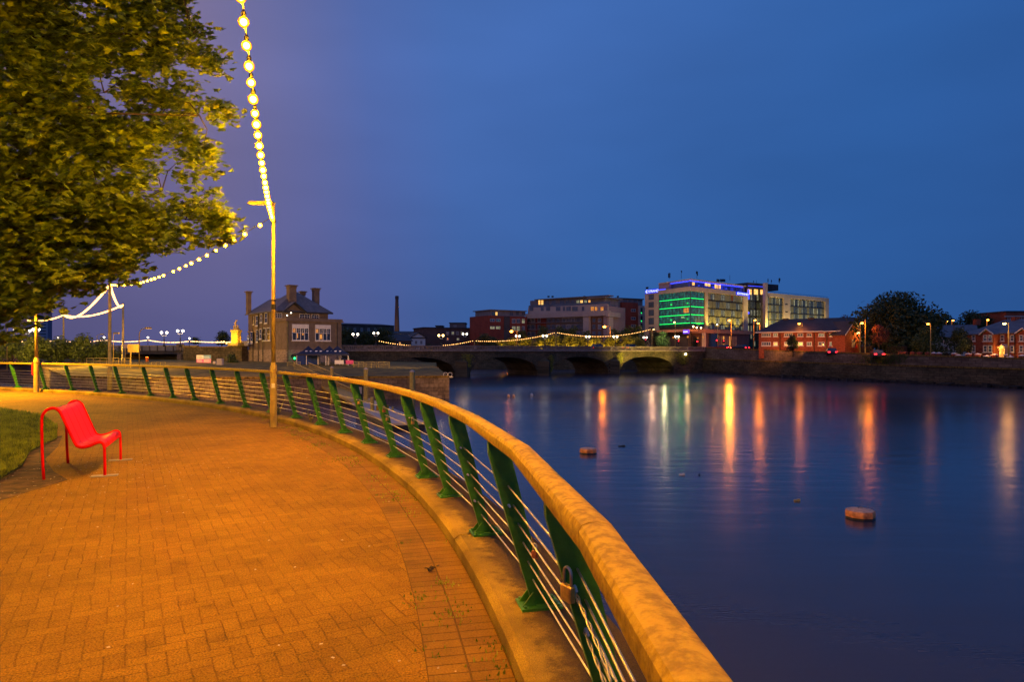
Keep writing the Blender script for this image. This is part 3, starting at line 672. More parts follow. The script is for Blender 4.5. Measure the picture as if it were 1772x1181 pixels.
for (x,y,Y) in cl:
    c=P(x,y,Y)-MO
    near=min(limbs,key=lambda q:(q-c).length)
    if rnd.random()<.22: used[id(near)]=used.get(id(near),0)+1; used[id(near)]<4 and tw.tube([near,near.lerp(c,.5)+Vector((rnd.uniform(-.1,.1),rnd.uniform(-.1,.1),.08)),c],[.012,.007,.003],4,False)
    nl=rnd.randint(10,16); edge=x>250
    out=Vector((1,0,-.25)) if edge else Vector((rnd.uniform(-.3,1),rnd.uniform(-1,.3),-.3)); 
    for k in range(nl):
        s=rnd.uniform(.08,.16); o=Vector((rnd.gauss(0,.10),rnd.gauss(0,.15),rnd.gauss(0,.05)))
        p=c+o
        pz=Vector((rnd.gauss(0,.5),rnd.gauss(-.35,.5),1)).normalized()   # leaf plane normal
        tip=(out+Vector((rnd.gauss(0,.5),rnd.gauss(0,.5),rnd.gauss(-.5,.35)))); tip=(tip-pz*tip.dot(pz)).normalized(); sd=tip.cross(pz)
        fold=rnd.uniform(.1,.45)
        vs=[p+tip*b*s+sd*a*s-pz*abs(a)*fold*s for a,b in LS]
        n=len(vs); cc=p
        lv.add(vs,[(0,1,2,3,4,5,6,7),(0,7,8,9,10,11,12,13)])
lv.build('crown',M['maple'],mt_); tw.build('twig',M['bark'],mt_)
# ================================================================ building helpers
class BF:
    def __init__(s,p0,ang): s.p=Vector((p0[0],p0[1],0)); s.a=ang; s.u=Vector((math.cos(ang),math.sin(ang),0)); s.v=Vector((-math.sin(ang),math.cos(ang),0))
    def at(s,px,py,c=0):
        k=(px-CX)/F; q=s.p+s.v*c; x=(k*q.y-q.x)/(s.u.x-k*s.u.y); Y=q.y+x*s.u.y; return x,EYE+(HY-py)*Y/F
    def side(s,px,py,c=0):
        k=(px-CX)/F; q=s.p+s.u*c; y=(k*q.y-q.x)/(s.v.x-k*s.v.y); Y=q.y+y*s.v.y; return y,EYE+(HY-py)*Y/F
def bf2(x0,Y0,x1,Y1):
    a=Vector(((x0-CX)*Y0/F,Y0)); b=Vector(((x1-CX)*Y1/F,Y1)); d=b-a
    B=BF(a,math.atan2(d.y,d.x)); B.L=d.length; return B
def win(parent,a0,a1,z0,z1,c,face='f',nx=2,ny=1,fr=None,gl=None,fw=.07,name='window',sill=False):
    """window in the plane y=c (outward -y) or x=c (side 'l' outward -x, 'r' outward +x)"""
    fr=fr or M['white']; gl=gl or M['glass']
    def bx(mb,p,q,z_0,z_1,d0,d1):
        if face=='f': mb.box(p,q,c-d1,c-d0,z_0,z_1)
        elif face=='l': mb.box(c-d1,c-d0,p,q,z_0,z_1)
        else: mb.box(c+d0,c+d1,p,q,z_0,z_1)
    m_=MB(); bx(m_,a0,a0+fw,z0,z1,.0,.05); bx(m_,a1-fw,a1,z0,z1,.0,.05); bx(m_,a0+fw,a1-fw,z0,z0+fw,.0,.05); bx(m_,a0+fw,a1-fw,z1-fw,z1,.0,.05)
    for i in range(1,nx):
        x=a0+(a1-a0)*i/nx; bx(m_,x-fw*.35,x+fw*.35,z0+fw,z1-fw,.0,.045)
    for i in range(1,ny):
        z=z0+(z1-z0)*i/ny
        for k in range(nx):
            p=a0+(a1-a0)*k/nx+fw*(.36 if k else 1.0); q=a0+(a1-a0)*(k+1)/nx-fw*(.36 if k<nx-1 else 1.0); bx(m_,p,q,z-fw*.3,z+fw*.3,.0,.04)
    if sill: bx(m_,a0-.1,a1+.1,z0-.12,z0-.005,.0,.14)
    w_=m_.build(name,fr,parent)
    g_=MB(); bx(g_,a0+fw*.5,a1-fw*.5,z0+fw*.5,z1-fw*.5,.012,.022); g_.build('pane',gl,w_)
    return w_
def brootz(name,B,label,cat,z=0,group=None): return root(name,(B.p.x,B.p.y,z),B.a,label,cat,group)
def roofgable(b,x0,x1,y0,y1,z0,z1,axis='x',ov=.3,th=.18):
    if axis=='x':
        ym=(y0+y1)/2
        for s in(0,1):
            ya=y0-ov if s==0 else y1+ov; dz=(z1-z0)/(ym-y0)*ov
            p=[(x0-ov,ya,z0-dz),(x1+ov,ya,z0-dz),(x1+ov,ym,z1),(x0-ov,ym,z1)]
            b.add(p+[(q[0],q[1],q[2]+th) for q in p],[(3,2,1,0),(4,5,6,7),(0,1,5,4),(1,2,6,5),(2,3,7,6),(3,0,4,7)])
    else:
        xm=(x0+x1)/2
        for s in(0,1):
            xa=x0-ov if s==0 else x1+ov; dz=(z1-z0)/(xm-x0)*ov
            p=[(xa,y0-ov,z0-dz),(xa,y1+ov,z0-dz),(xm,y1+ov,z1),(xm,y0-ov,z1)]
            b.add(p+[(q[0],q[1],q[2]+th) for q in p],[(3,2,1,0),(4,5,6,7),(0,1,5,4),(1,2,6,5),(2,3,7,6),(3,0,4,7)])
def gablewall(b,x0,x1,y,z0,z1,t=.3,axis='x'):
    if axis=='x': b.prismxz([(x0,z0),(x1,z0),((x0+x1)/2,z1)],y,y+t)
    else:
        b.add([(y,x0,z0),(y,x1,z0),(y,(x0+x1)/2,z1),(y+t,x0,z0),(y+t,x1,z0),(y+t,(x0+x1)/2,z1)],[(0,1,2),(5,4,3),(0,3,4,1),(1,4,5,2),(2,5,3,0)])
# generic broadleaf tree: trunk, limbs, crown of many small leaf faces in uneven clumps
def mktree(name,loc,h,wd,label,group=None,leaf=None,n=1500,ls=.22,z0=.25,seed=1,flat=1.0,lum=8,cat='tree'):
    rnd=random.Random(seed); t=root(name,loc,rnd.uniform(0,6.3),label,cat,group)
    b=MB(); b.tube([(0,0,-.2),(.03*h,0,h*z0),(0,.02*h,h*.6)],[.028*h,.02*h,.008*h],8); b.build('trunk',M['bark'],t,smooth=True)
    lobes=[]
    for k in range(lum):
        a=rnd.uniform(0,6.3); q_=rnd.random()**.5; r=q_*.66*wd/2; z=h*(z0+(1-z0)*(.16+rnd.random()*.66*math.sqrt(max(0,1-q_*q_*.72)))); lobes.append((Vector((math.cos(a)*r,math.sin(a)*r,z)),rnd.uniform(.26,.42)*wd*.62))
    lobes.append((Vector((0,0,h*(z0+(1-z0)*.50))),wd*.36)); lobes.append((Vector((0,0,h-wd*.2)),wd*.22))
    b=MB()
    for c,r in lobes[:6]:
        b.tube([(0,.0,h*z0*.9),c.lerp(Vector((0,0,h*z0)),.5)+Vector((0,0,.03*h)),c],[.012*h,.008*h,.003*h],5)
    b.build('limb',M['bark'],t)
    b=MB()
    for k in range(n):
        c,r=rnd.choice(lobes); d=Vector((rnd.gauss(0,1),rnd.gauss(0,1),rnd.gauss(0,1)*.85)).normalized()*r*rnd.uniform(.55,1.12)
        p=c+d
        if p.z<h*z0*.75: p.z=h*z0*.75+rnd.random()*.3
        p.z=min(p.z,h)
        s=ls*rnd.uniform(.6,1.5); nz_=(d.normalized()+Vector((rnd.gauss(0,.6),rnd.gauss(0,.6),rnd.gauss(0,.6)))).normalized()
        a=nz_.orthogonal().normalized(); q=nz_.cross(a); th=rnd.uniform(0,6.3); e1=a*math.cos(th)+q*math.sin(th); e2=nz_.cross(e1)
        b.add([p-e1*s,p-e2*s*.5,p+e1*s,p+e2*s*.55],[(0,1,2,3)])
    b.build('crown',leaf or M['leafd'],t)
    return t
def retree(src,loc,label,sc=1,rz=0): return dup(src,None,Vector(loc),rz,label,sc)
# ================================================================ island quay behind the lock basin
Fp=[(-130,150,.1),(-100,128,.0),(-75,105,-.35),(-47,70,-.9),(-36.5,66,-.93),(-15,69.5,-.93),(-6.7,71,-.93)]
Mp=[(-150,160,.2),(-108,135,.2),(-84,116,.15),(-60,98,.1),(-42,96,.1),(-27,97,.08),(-11.2,97,-.35)]
Bp=[(-190,210,.2),(-120,165,.2),(-90,140,.2),(-62,128,.2),(-47,126,.15),(-31,121,.1),(-13.4,117,-.2)]
g=MB(); n=len(Fp); g.v=[(a,b,c) for a,b,c in Fp+Mp+Bp]
for r in(0,1):
    for i in range(n-1): g.f.append((r*n+i,r*n+i+1,r*n+n+i+1,r*n+n+i)); g.m.append(0)
T(g.build('island_ground',M['turf']),kind='structure')
def wallrun(name,pts,zt,thick,mt,label,cat='wall',cope=True,group=None,base=-4.3):
    o=root(name,(pts[0][0],pts[0][1],0),0,label,cat,group); b=MB(); c=MB()
    for i in range(len(pts)-1):
        a=Vector(pts[i][:2]); q=Vector(pts[i+1][:2]); d=q-a; nn=Vector((d.y,-d.x)).normalized(); o0=Vector(pts[0][:2])
        za,zb=zt[i],zt[i+1]
        p=[a-o0,q-o0,q-o0-nn*thick,a-o0-nn*thick]
        b.prism([(v.x,v.y) for v in p],base,[za,zb,zb,za])
        if cope:
            p=[a-o0+nn*.07,q-o0+nn*.07,q-o0-nn*(thick+.07),a-o0-nn*(thick+.07)]
            c.prism([(v.x,v.y) for v in p],[za+.003,zb+.003,zb+.003,za+.003],[za+.2,zb+.2,zb+.2,za+.2])
    b.build('wall_face',mt,o)
    if cope: c.build('coping',M['kerb'],o)
    return o
wallrun('quay_wall',[p[:2] for p in Fp],[p[2]-.12 for p in Fp],.6,M['stone'],'long brown stone basin wall facing the railing, seen between the green posts')
wallrun('quay_wall',[(-6.7,71),(-9.0,80),(-13.4,117)],[-1.05,-1.05,-.4],.6,M['stone'],'river side end wall of the island quay, running back to the bridge')
# low pale wall glowing orange at the quay end
b=MB(); p=P(694,637,100); q=P(756,637,92); d=(q-p); 
B=BF((p.x,p.y),math.atan2(d.y,d.x)); r=brootz('parapet_wall',B,'low pale concrete wall lit orange, on the quay end before the first arch','wall',-.6)
b.box(0,d.length,0,.3,-.6,.1); b.build('wall_face',M['cream'],r); b=MB(); b.box(-.05,d.length+.05,-.05,.35,.102,.18); b.build('coping',M['kerb'],r)
# slope of red paving and far railing at the left
g=MB(); g.v=[(-125,146,.15),(-79,107,-.2),(-83,113,1.2),(-132,155,1.2)]; g.f=[(0,1,2,3)]; g.m=[0]
T(g.build('paved_slope',brickmat('red sett paving',(.38,.10,.05),(.48,.15,.07),(.2,.08,.05),.5,.25,.02)),kind='structure')
# ---- hedge-like young trees at the left
ht=mktree('bushy_tree',P(60,632,98)-Vector((0,0,.2)),4.9,5.2,'dense bushy tree directly behind the far lamp pole',group='bushy trees left of the dark bridge',leaf=M['leafm'],n=2600,ls=.17,z0=.08,seed=3)
for i,(x,s,lb) in enumerate([(20,1.0,'bushy tree at the left edge of the picture behind the railing'),(105,.95,'bushy tree between the two slender poles on the left'),(145,1.06,'bushy tree left of the tall festoon pole, rounded crown'),(178,.92,'bushy tree beside the dark bridge, last of the green row')]):
    retree(ht,P(x,632,100+i*2)-Vector((0,0,.2)),lb,s,i*1.7)
lamp(P(30,575,88),(1,.55,.05),2600,.3); lamp(P(105,585,88),(1,.55,.05),2200,.3); lamp(P(168,590,88),(1,.55,.05),2600,.3); lamp(P(250,600,80),(1,.5,.05),1500,.3); lamp(P(100,610,72),(1,.5,.1),160,.3); lamp(P(300,628,62),(1,.4,.05),200,.3)
# ---- street lights and posts of the left bank
def curvepole(x,y0,y1,Y,label,arm=.8,r=.09,lit=None,dirx=1):
    p=P(x,y0,Y); z1=EYE+(HY-y1)*Y/F; h=z1-p.z; o=root('street_lamp',p,0,label,'street lamp','street lamps on the left bank')
    b=MB(); b.tube([(0,0,0),(0,0,h*.86),(dirx*arm*.25,0,h*.96),(dirx*arm,0,h)],[r,r*.7,r*.6,r*.5],6); b.build('pole_shaft',M['pole'],o,smooth=True)
    b=MB(); b.bevbox(dirx*arm-.12,dirx*arm+.55,-.14,.14,h-.09,h+.1,.04); b.build('lamp_head',lit or M['pole'],o)
curvepole(241,637,568,75,'unlit street lamp with a curved arm beside the road sign',r=.08)
curvepole(168,597,579,121,'small dark unlit street lamp on the dark bridge',.7,.07)
curvepole(196,630,577,80,'floodlight mast with a small box lamp right of the tallest pole',.15,.05)
curvepole(29,600,571,110,'lamp with a bright white head high beside the leaf tips',-.4,.07,M['lampw'])
curvepole(12,640,566,70,'yellow lit pole at the far left edge behind the railing',.15,.06)
p=P(219,638,82); o=root('road_sign',p,R(8),'rear of a wide road sign on two grey posts before the dark bridge','road sign')
s=82/F; b=MB(); b.box(2*s,21*s,-.03,.03,28*s,42*s); b.build('sign_board',M['pole'],o); b=MB()
for z in(30,35,40): b.box(2*s,21*s,-.09,-.033,z*s,z*s+.08)
b.build('sign_bracing',M['pole'],o)
for x in(6,20): b=MB(); b.lathe([(.07,0),(.07,42*s)],(x*s,.12,0),6); b.build('leg',M['pole'],o)
p=P(217,638,78); o=root('small_sign',p,0,'small yellowish square sign on a thin post left of the wide road sign','road sign'); s=78/F
b=MB(); b.lathe([(.04,0),(.04,40*s)],(0,0,0),6); b.build('leg',M['pole'],o); b=MB(); b.box(-.3,.3,-.06,-.035,35*s,42*s); b.build('sign_board',M['cream'],o)
p=P(254.5,632,80); o=root('lifebuoy_stand',p,0,'orange lifebuoy housing on a short post on the island lawn','lifebuoy stand'); b=MB(); b.lathe([(.06,0),(.06,.5)],(0,0,0),6); b.build('leg',M['pole'],o); b=MB(); b.bevbox(-.17,.17,-.1,.1,.4,.98,.06); b.build('housing',mat('orange plastic',(.8,.2,.02),.5,0,.1,3),o)
def rails(name,x0,y0,Y0,x1,y1,Y1,h,n,label,mt=None,cat='fence',mid=2,group=None,bars=0):
    a=P(x0,y0,Y0);c=P(x1,y1,Y1); o=root(name,a,0,label,cat,group); d=c-a; mt=mt or M['pole']
    for k in range(n+1): b=MB(); q=d*(k/n); b.tube([q,q+Vector((0,0,h))],.03,5); b.build('fence_post',mt,o)
    for k in range(mid+1): b=MB(); z=h*(1-k*.42); b.tube([Vector((0,0,z)),d+Vector((0,0,z))],.025,5); b.build('fence_rail',mt,o)
    if bars:
        b=MB()
        for k in range(bars): q=d*((k+.5)/bars); b.tube([q+Vector((0,0,h*.1)),q+Vector((0,0,h*.98))],.012,4,False)
        b.build('fence_infill',mt,o)
    return o
rails('guard_rail',150,632,74,225,631,82,.75,7,'pale steel guard rail in front of the road sign',cat='guard rail',mid=1)
rails('barrier',262,637,84,286,636,86,.7,3,'low grey barrier on the dark lawn left of the stone pier',mid=1,cat='barrier')
# ---- left, dark girder bridge
A0=P(-140,632,150);A1=P(400,632,121)
B=bf2(-140,150,400,121); r=brootz('girder_bridge',B,'dark low girder bridge with paneled parapet behind the left bank trees','bridge')
zt=lambda c:EYE+12*.107
b=MB(); b.box(0,B.L,0,9,1.25,1.9); b.build('deck',M['darkwall'],r)
b=MB(); b.box(0,B.L-7.5,-.12,.1,1.9,2.75); b.build('parapet',M['grey'],r)
b=MB()
k=0
while k<B.L-7.5: b.box(k,k+.22,-.22,-.123,1.7,2.85); k+=1.95
b.build('parapet_rib',M['darkwall'],r)
b=MB(); b.box(0,B.L-7.5,-.16,.14,2.752,2.9); b.build('handrail',M['pole'],r)
for x,w_ in((B.at(312,610)[0],1.0),(B.at(200,610)[0],.8),(B.at(90,610)[0],.9)): b=MB(); b.box(x-w_/2,x+w_/2,-.3,7,-1.2,1.25); b.build('pier',M['stone'],r)
b=MB(); b.box(0,B.L,7,7.4,-1,1.24); b.build('back_wall',M['darkwall'],r)
x=B.at(312,610)[0]; b=MB(); b.bevbox(x-.55,x+.55,-.5,.5,1.9,3.2,.08); b.build('pier_head',M['stone'],r)
B=bf2(317,116,422,112); r=brootz('abutment_wall',B,'dark stone abutment wall running from the girder bridge to the lit monument','wall',-.2)
b=MB(); b.box(0,B.L*.76,0,1,-.4,2.65); b.box(B.L*.76,B.L,-.5,1,-.4,2.75); b.build('wall_face',M['mossstone'],r)
b=MB(); b.box(0,B.L*.755,-.1,1.1,2.653,2.8); b.box(B.L*.755,B.L+.1,-.62,1.1,2.753,2.9); b.build('coping',M['kerb'],r)
# banner with four coloured fields and lettering
B=bf2(340,98,365,97); z0=EYE+(HY-628)*98/F; r=brootz('banner',B,'pink, white and blue printed banner leaning on the dark wall','banner',z0)
L=B.L; cl_=[('pink panel',(.75,.25,.45)),('pale panel',(.85,.75,.8)),('blue panel',(.15,.35,.6)),('magenta panel',(.55,.12,.40))]
b=MB(); b.box(-.03,L+.03,.02,.06,-.02,1.12); b.build('banner_frame',M['pole'],r)
for i,(x0,x1,z_0,z_1,c) in enumerate([(0,L*.48,.55,1.1,1),(L*.49,L,.55,1.1,2),(0,L*.48,0,.54,3),(L*.49,L,0,.54,0)]):
    b=MB(); b.box(x0,x1,-.005,.018,z_0,z_1)
    o_=b.build('banner_panel',mat(*cl_[c],.8,0,.1,2),r)
    b=MB()
    for k in range(2): b.box(x0+.1,x1-.15*(k+1),-.012,-.006,z_0+.15+k*.17,z_0+.21+k*.17)
    b.build('print_line',M['white'] if c!=1 else M['redclad'],o_)
p=P(381,632,90); b=MB(); b.bevbox(-.38,.38,-.3,.3,0,.86,.06); T(b.build('stone_block',M['pale'],org=(0,0,0)),'pale upright stone block on the lawn between banner and clubhouse','stone block').location=p
p=P(372,630,92); b=MB(); b.bevbox(-.25,.2,-.2,.2,0,.35,.1); T(b.build('rock',M['pale'],org=(0,0,0)),'small low pale rock just left of the upright stone block','rock').location=p
p=P(398,640,95); mktree('dark_shrub',P(402,633,97),1.9,2.0,'dark rounded shrub at the foot of the monument wall',leaf=M['leafd'],n=500,ls=.13,z0=.05,seed=9,cat='shrub')
mktree('dark_tree',P(384,600,135),3.2,4.0,'dark round tree just left of the lit monument',leaf=M['leafd'],n=1500,ls=.15,z0=.1,seed=12)
mktree('small_tree',P(339,597,135),1.5,3.2,'low dark tree on the bridge far left of the monument',leaf=M['leafm'],n=700,ls=.12,z0=.1,seed=14)
for k in range(5):
    lamp_p=P(375+k*5,593,140)
b=MB(); b.ball((0,0,0),.14,8,5)
for k,(x,y) in enumerate([(376,592.4),(383,592),(387.5,591.6),(392,594.5)]):
    o=b.build('distant_lamp',M['bulbfar'],org=(0,0,0)) if k==0 else o.copy()
    if k: COL.objects.link(o)
    o.location=P(x,y,133); T(o,'tiny white lamp under the dark tree by the monument','lamp','row of tiny lamps under the dark tree')
# ---- monument
Bm=P(408.5,599,110); r=root('monument',Bm,R(-12),'floodlit golden monument, group of figures atop a tall stone pedestal','monument')
s=110/F
b=MB(); b.bevbox(-10*s,10*s,-.9,.9,0,5*s,.05); b.build('plinth',M['goldstone'],r)
b=MB(); b.bevbox(-6*s,6.5*s,-.55,.55,5*s,24*s,.05); b.bevbox(-7*s,7.5*s,-.65,.65,24*s,28*s,.08); b.build('pedestal',M['goldstone'],r)
def figure(b,x,z,h,lean=0,arm=0):
    b.tube([(x-.06*h,0,z),(x-.05*h,0,z+.25*h),(x,0,z+.5*h),(x+lean*h*.5,0,z+.8*h)],[.05*h,.06*h,.09*h,.10*h],7); b.tube([(x+.08*h,-.03,z),(x+.07*h,-.05,z+.25*h),(x,0,z+.5*h)],[.05*h,.06*h,.08*h],7)
    b.ball((x+lean*h*.6,0,z+.92*h),.075*h,8,6); b.tube([(x+lean*h*.5,0,z+.78*h),(x+.2*h,0,z+(.6+arm*.35)*h),(x+.28*h,0,z+(.5+arm*.55)*h)],[.05*h,.04*h,.03*h],6)
    b.tube([(x+lean*h*.5,0,z+.78*h),(x-.18*h,0,z+.6*h),(x-.22*h,0,z+.42*h)],[.05*h,.04*h,.03*h],6)
b=MB(); figure(b,-.05,28.5*s+.35,1.25,.05,.9); figure(b,-.42,28.4*s,.85,.25,.1); figure(b,.38,28.4*s,.85,-.25,.3); b.lathe([(.55,0),(.5,.2),(.3,.42),(.2,.5)],(0,.1,28*s),9); b.build('figure_group',M['bronze'],r,smooth=True)
b=MB(); figure(b,.85,5*s,1.15,0,.2); b.lathe([(.22,0),(.18,.3),(.16,.4)],(.85,.1,5*s-.1),8); b.build('standing_figure',M['bronze'],r,smooth=True)
spot(Bm+Vector((-.6,-3.0,.3)),Bm+Vector((0,0,2.2)),(1,.44,.004),950,75); spot(Bm+Vector((1.6,-2.6,.3)),Bm+Vector((0,0,2.6)),(1,.44,.004),450,75)
p=P(422,601,118); b=MB(); b.box(-.8,1.2,0,1,0,1.1); T(b.build('small_hut',M['pale'],org=(0,0,0)),'tiny pale hut glimpsed between the monument and the clubhouse','hut').location=p
# left bridge lamps and festoon
nodes_=[(-60,592),(16,589),(97,589.5),(180,588.5),(256,588.6),(328,590.5),(402,592)]
for i in range(len(nodes_)-1):
    (x0,y0),(x1,y1)=nodes_[i],nodes_[i+1]; Ya=B0=150-(x0+140)/540*29; Yb=150-(x1+140)/540*29
    festoon(P(x0,y0,Ya-.5),P(x1,y1,Yb-.5),.34 if i<5 else .1,.33,['leftmost bridge festoon span, partly behind leaves','bridge festoon span behind the far lamp pole','bridge festoon span above the bushy trees','bridge festoon span crossing the tall festoon pole','bridge festoon span above the dark girder panels','bridge festoon span ending by the lit monument'][i],M['bulbbridge'],.095,.02,seg=2,group='festoon spans along the left bridge')
pl=None
for i,(x,y) in enumerate([(16,585.5),(101,585.5),(180,585),(256,585.3),(328,587)]):
    Y=150-(x+140)/540*29
    r=root('post_lamp',P(x,598,Y),0,['tiny white post lamp near the left edge of the bridge','tiny white post lamp right of the far lamp pole','tiny white post lamp beside the tallest festoon pole','tiny white post lamp right of the curved street lamp','tiny white post lamp left of the low dark tree'][i],'lamp','post lamps on the left bridge'); h=(598-y)*Y/F
    b=MB(); b.lathe([(.05,0),(.04,h)],(0,0,0),6); b.build('pole_shaft',M['dark'],r); b=MB(); b.lathe([(.05,0),(.2,.22),(.16,.3),(.03,.36)],(0,0,h-.1),8); b.build('lantern',M['lampw'],r)
# triple globe standards; one prototype for both bridges
def globe_lamp(loc,h,label,group,mt=None):
    r=root('globe_lamp',loc,R(20),label,'street lamp',group)
    b=MB(); b.lathe([(.22,0),(.2,.25),(.1,.4),(.08,h*.5),(.11,h*.52),(.06,h*.55),(.05,h-.35),(.09,h-.3),(.02,h-.1)],(0,0,0),8); b.build('pole_shaft',M['dark'],r,smooth=True)
    b=MB()
    for s_ in(-1,1):
        b.tube([(0,0,h-.55),(s_*.18,0,h-.62),(s_*.34,0,h-.5),(s_*.42,0,h-.28)],.045,6)
    b.build('bracket',mat('white lamp bracket',(.8,.78,.72),.5),r,smooth=True)
    for s_ in(-1,1):
        b=MB(); b.ball((s_*.42,0,h),.22,10,7); b.build('globe',mt or M['lampw'],r,smooth=True)
    return r
for x,y,lb in [(47,572.5,'globe lamp seen just left of the far lamp pole'),(62.5,570.5,'globe lamp mostly hidden by the far lamp pole'),(284,576,'globe lamp on the dark bridge, left of the pair by the banner'),(312,573,'globe lamp above the stone pier of the dark bridge')]:
    Y=118; z=EYE+(HY-y)*Y/F; globe_lamp(P(x,600,Y),z-(EYE+9*Y/F),lb,'globe lamps on the left bridge'); lamp(P(x,y+3,Y-.8),(1,.8,.55),60,.3)
# ---- tower block far left
B=bf2(45,400,91,410); r=brootz('tower_block',B,'hazy grey apartment tower far away behind the left bank','tower block'); zt_=EYE+(HY-425)*400/F
b=MB(); b.box(0,B.L*.82,0,14,0,zt_); b.build('wall',mat('hazy grey wall',(.50,.38,.44),.9),r); b=MB(); b.box(B.L*.83,B.L,1,13,0,zt_-6); b.build('stair_panel',mat('darker hazy wall',(.26,.20,.28),.9),r)
for fl in range(9):
    b=MB(); z=EYE+(HY-596+fl*5.6)*400/F
    for c in range(2): b.box(B.L*(.05+.38*c),B.L*(.36+.38*c),-.1,.0,z,z+.7)
    b.build('window_band',M['glass'],r)
b=MB(); zz=EYE+(HY-538)*400/F
for x in(.05,.14,.28,.62): b.box(B.L*x,B.L*x+1.0,-.2,-.11,zz,zz+1.0)
b.build('lit_window',M['winw'],r)
# ================================================================ clubhouse
BC=BF(P(496,600,100),R(40)); GZ=-.15
ch=brootz('clubhouse',BC,'grey brown three storey riverside clubhouse with hipped slate roof and tall chimneys','clubhouse',0)
LX,SD=8.87,17.5
b=MB(); b.box(0,LX,0,6.5,GZ-.3,6.35); b.build('lower_wall',M['render'],ch)
b=MB(); b.box(-.03,LX+.03,-.03,17.4,GZ-.3,2.05); b.build('stone_base',M['clubstone'],ch)
b=MB(); b.box(-.1,LX+.1,-.1,5.0,2.053,2.2); b.box(-.22,LX+.25,-.25,6.45,6.35,6.55); b.box(-.12,LX+.15,-.13,6.45,6.553,6.85); b.build('cornice',M['render'],ch)
b=MB(); b.box(.15,8.7,4.6,SD,2.0,8.15); b.build('upper_wall',M['render'],ch)
b=MB(); b.box(-.02,.14,6.6,SD,5.0,5.2);  b.build('string_course',M['clubstone'],ch)
# roofs
b=MB(); e=8.12; x0,x1,y0,y1=-.45,9.35,4.1,13.2; xm=4.6; zr=11.7
v=[(x0,y0,e),(x1,y0,e),(x1,y1,e),(x0,y1,e),(xm,y0+4.0,zr),(xm,y1-3.6,zr)]
b.add(v+[(a,q,z-.18) for a,q,z in v[:4]],[(0,1,4),(1,2,5,4),(2,3,5),(3,0,4,5),(9,8,7,6),(0,6,7,1),(1,7,8,2),(2,8,9,3),(3,9,6,0)])
b.build('roof',M['slate'],ch)
rf=MB(); roofgable(rf,.1,7.6,9.0,SD,8.2,10.65,'y',.4,.15); rf.build('rear_roof',M['slate'],ch)
b=MB(); gablewall(b,.15,7.6,SD-.3,8.0,10.6,.3); b.build('rear_gable',M['render'],ch)
ga0,_=BC.at(489,540,4.0); ga1,_=BC.at(529,540,4.0); gm=(ga0+ga1)/2; gt=EYE+(HY-523)*105/F
b=MB(); gablewall(b,ga0+.3,ga1-.3,4.25,8.05,gt-.35,.3); b.build('front_gable',M['render'],ch)
b=MB(); roofgable(b,ga0+.2,ga1-.2,4.0,7.5,8.05,gt-.1,'y',.3,.16); b.build('gable_roof',M['slate'],ch)
b=MB(); b.tube([(ga0-.1,3.62,7.92),((ga0+ga1)/2,3.62,gt-.06),(ga1+.1,3.62,7.92)],.11,6); b.build('verge_board',M['pipe'],ch)
b=MB(); b.box(.1,9.3,3.95,4.09,7.86,8.06); b.build('eaves_gutter',M['pipe'],ch)
def chim(pxa,pxb,ytop,ybot,c,dep,label):
    xa,zt1=BC.at(pxa,ytop,c); xb,_=BC.at(pxb,ytop,c); _,zb=BC.at(pxa,ybot,c); cc=MB()
    cc.box(xa,xb,c,c+dep,zb,zt1-.5); cc.box(xa-.1,xb+.1,c-.1,c+dep+.1,zt1-.5,zt1-.36); cc.box(xa-.02,xb+.02,c-.02,c+dep+.02,zt1-.357,zt1-.2); cc.box(xa-.22,xb+.22,c-.22,c+dep+.22,zt1-.197,zt1-.05); cc.build('chimney',M['render'],ch)
chim(501,513,492.5,528,5.5,1.3,''); chim(544,553,498,533,8.5,1.0,''); chim(429,435,503.5,545,16.2,1.0,''); chim(522,529,503.5,512,11,.8,'')
# big four light windows of the club room
def clubwin(pa,pb,lit):
    a0,z1=BC.at(pa,570.5); a1,z0=BC.at(pb,590,0); z1=EYE+(HY-562)*102/F; z0=EYE+(HY-590)*102/F
    b=MB(); b.box(a0,a1,-.14,-.032,z1-.62,z1); w_=b.build('window',M['white'],ch)
    n=4; fw=.09; b=MB()
    zt2=z1-.62; zm=z0+(zt2-z0)*.62
    b.box(a0,a1,-.12,-.033,z0,z0+.1)
    for k in range(n+1): x=a0+(a1-a0-fw)*k/n; b.box(x,x+fw,-.12,-.033,z0+.1,zt2)
    for k in range(n): x=a0+(a1-a0-fw)*k/n+fw; x2=a0+(a1-a0-fw)*(k+1)/n; b.box(x,x2,-.10,-.033,zm,zm+.07); b.box((x+x2)/2-.015,(x+x2)/2+.015,-.08,-.033,zm+.07,zt2); b.box(x,(x+x2)/2-.016,-.08,-.033,(zm+zt2)/2+.02,(zm+zt2)/2+.05);b.box((x+x2)/2+.016,x2,-.08,-.033,(zm+zt2)/2+.02,(zm+zt2)/2+.05)
    b.box(a0-.08,a1+.08,-.2,-.033,z0-.12,z0-.003); b.build('frame',M['white'],w_)
    g=MB(); g.box(a0+.05,a1-.05,-.031,-.02-.008,z0+.02,zt2-.02); g.build('pane',M['glass'],w_)
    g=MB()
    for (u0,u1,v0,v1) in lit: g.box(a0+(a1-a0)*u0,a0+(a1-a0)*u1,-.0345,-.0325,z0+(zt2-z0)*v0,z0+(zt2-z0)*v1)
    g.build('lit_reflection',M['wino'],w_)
clubwin(505,534,[(.05,.2,.68,.96),(.30,.36,.2,.6),(.6,.7,.45,.6)]); clubwin(545,572,[(.05,.2,.68,.96),(.30,.45,.15,.55)])
# upper strip windows
for pa,pb,n in((476,488,3),(518,536,4),(539,552,3)):
    a0,_=BC.at(pa,545,4.6); a1,_=BC.at(pb,545,4.6); win(ch,a0,a1,7.0,7.75,4.6,'f',n,2,fw=.06)
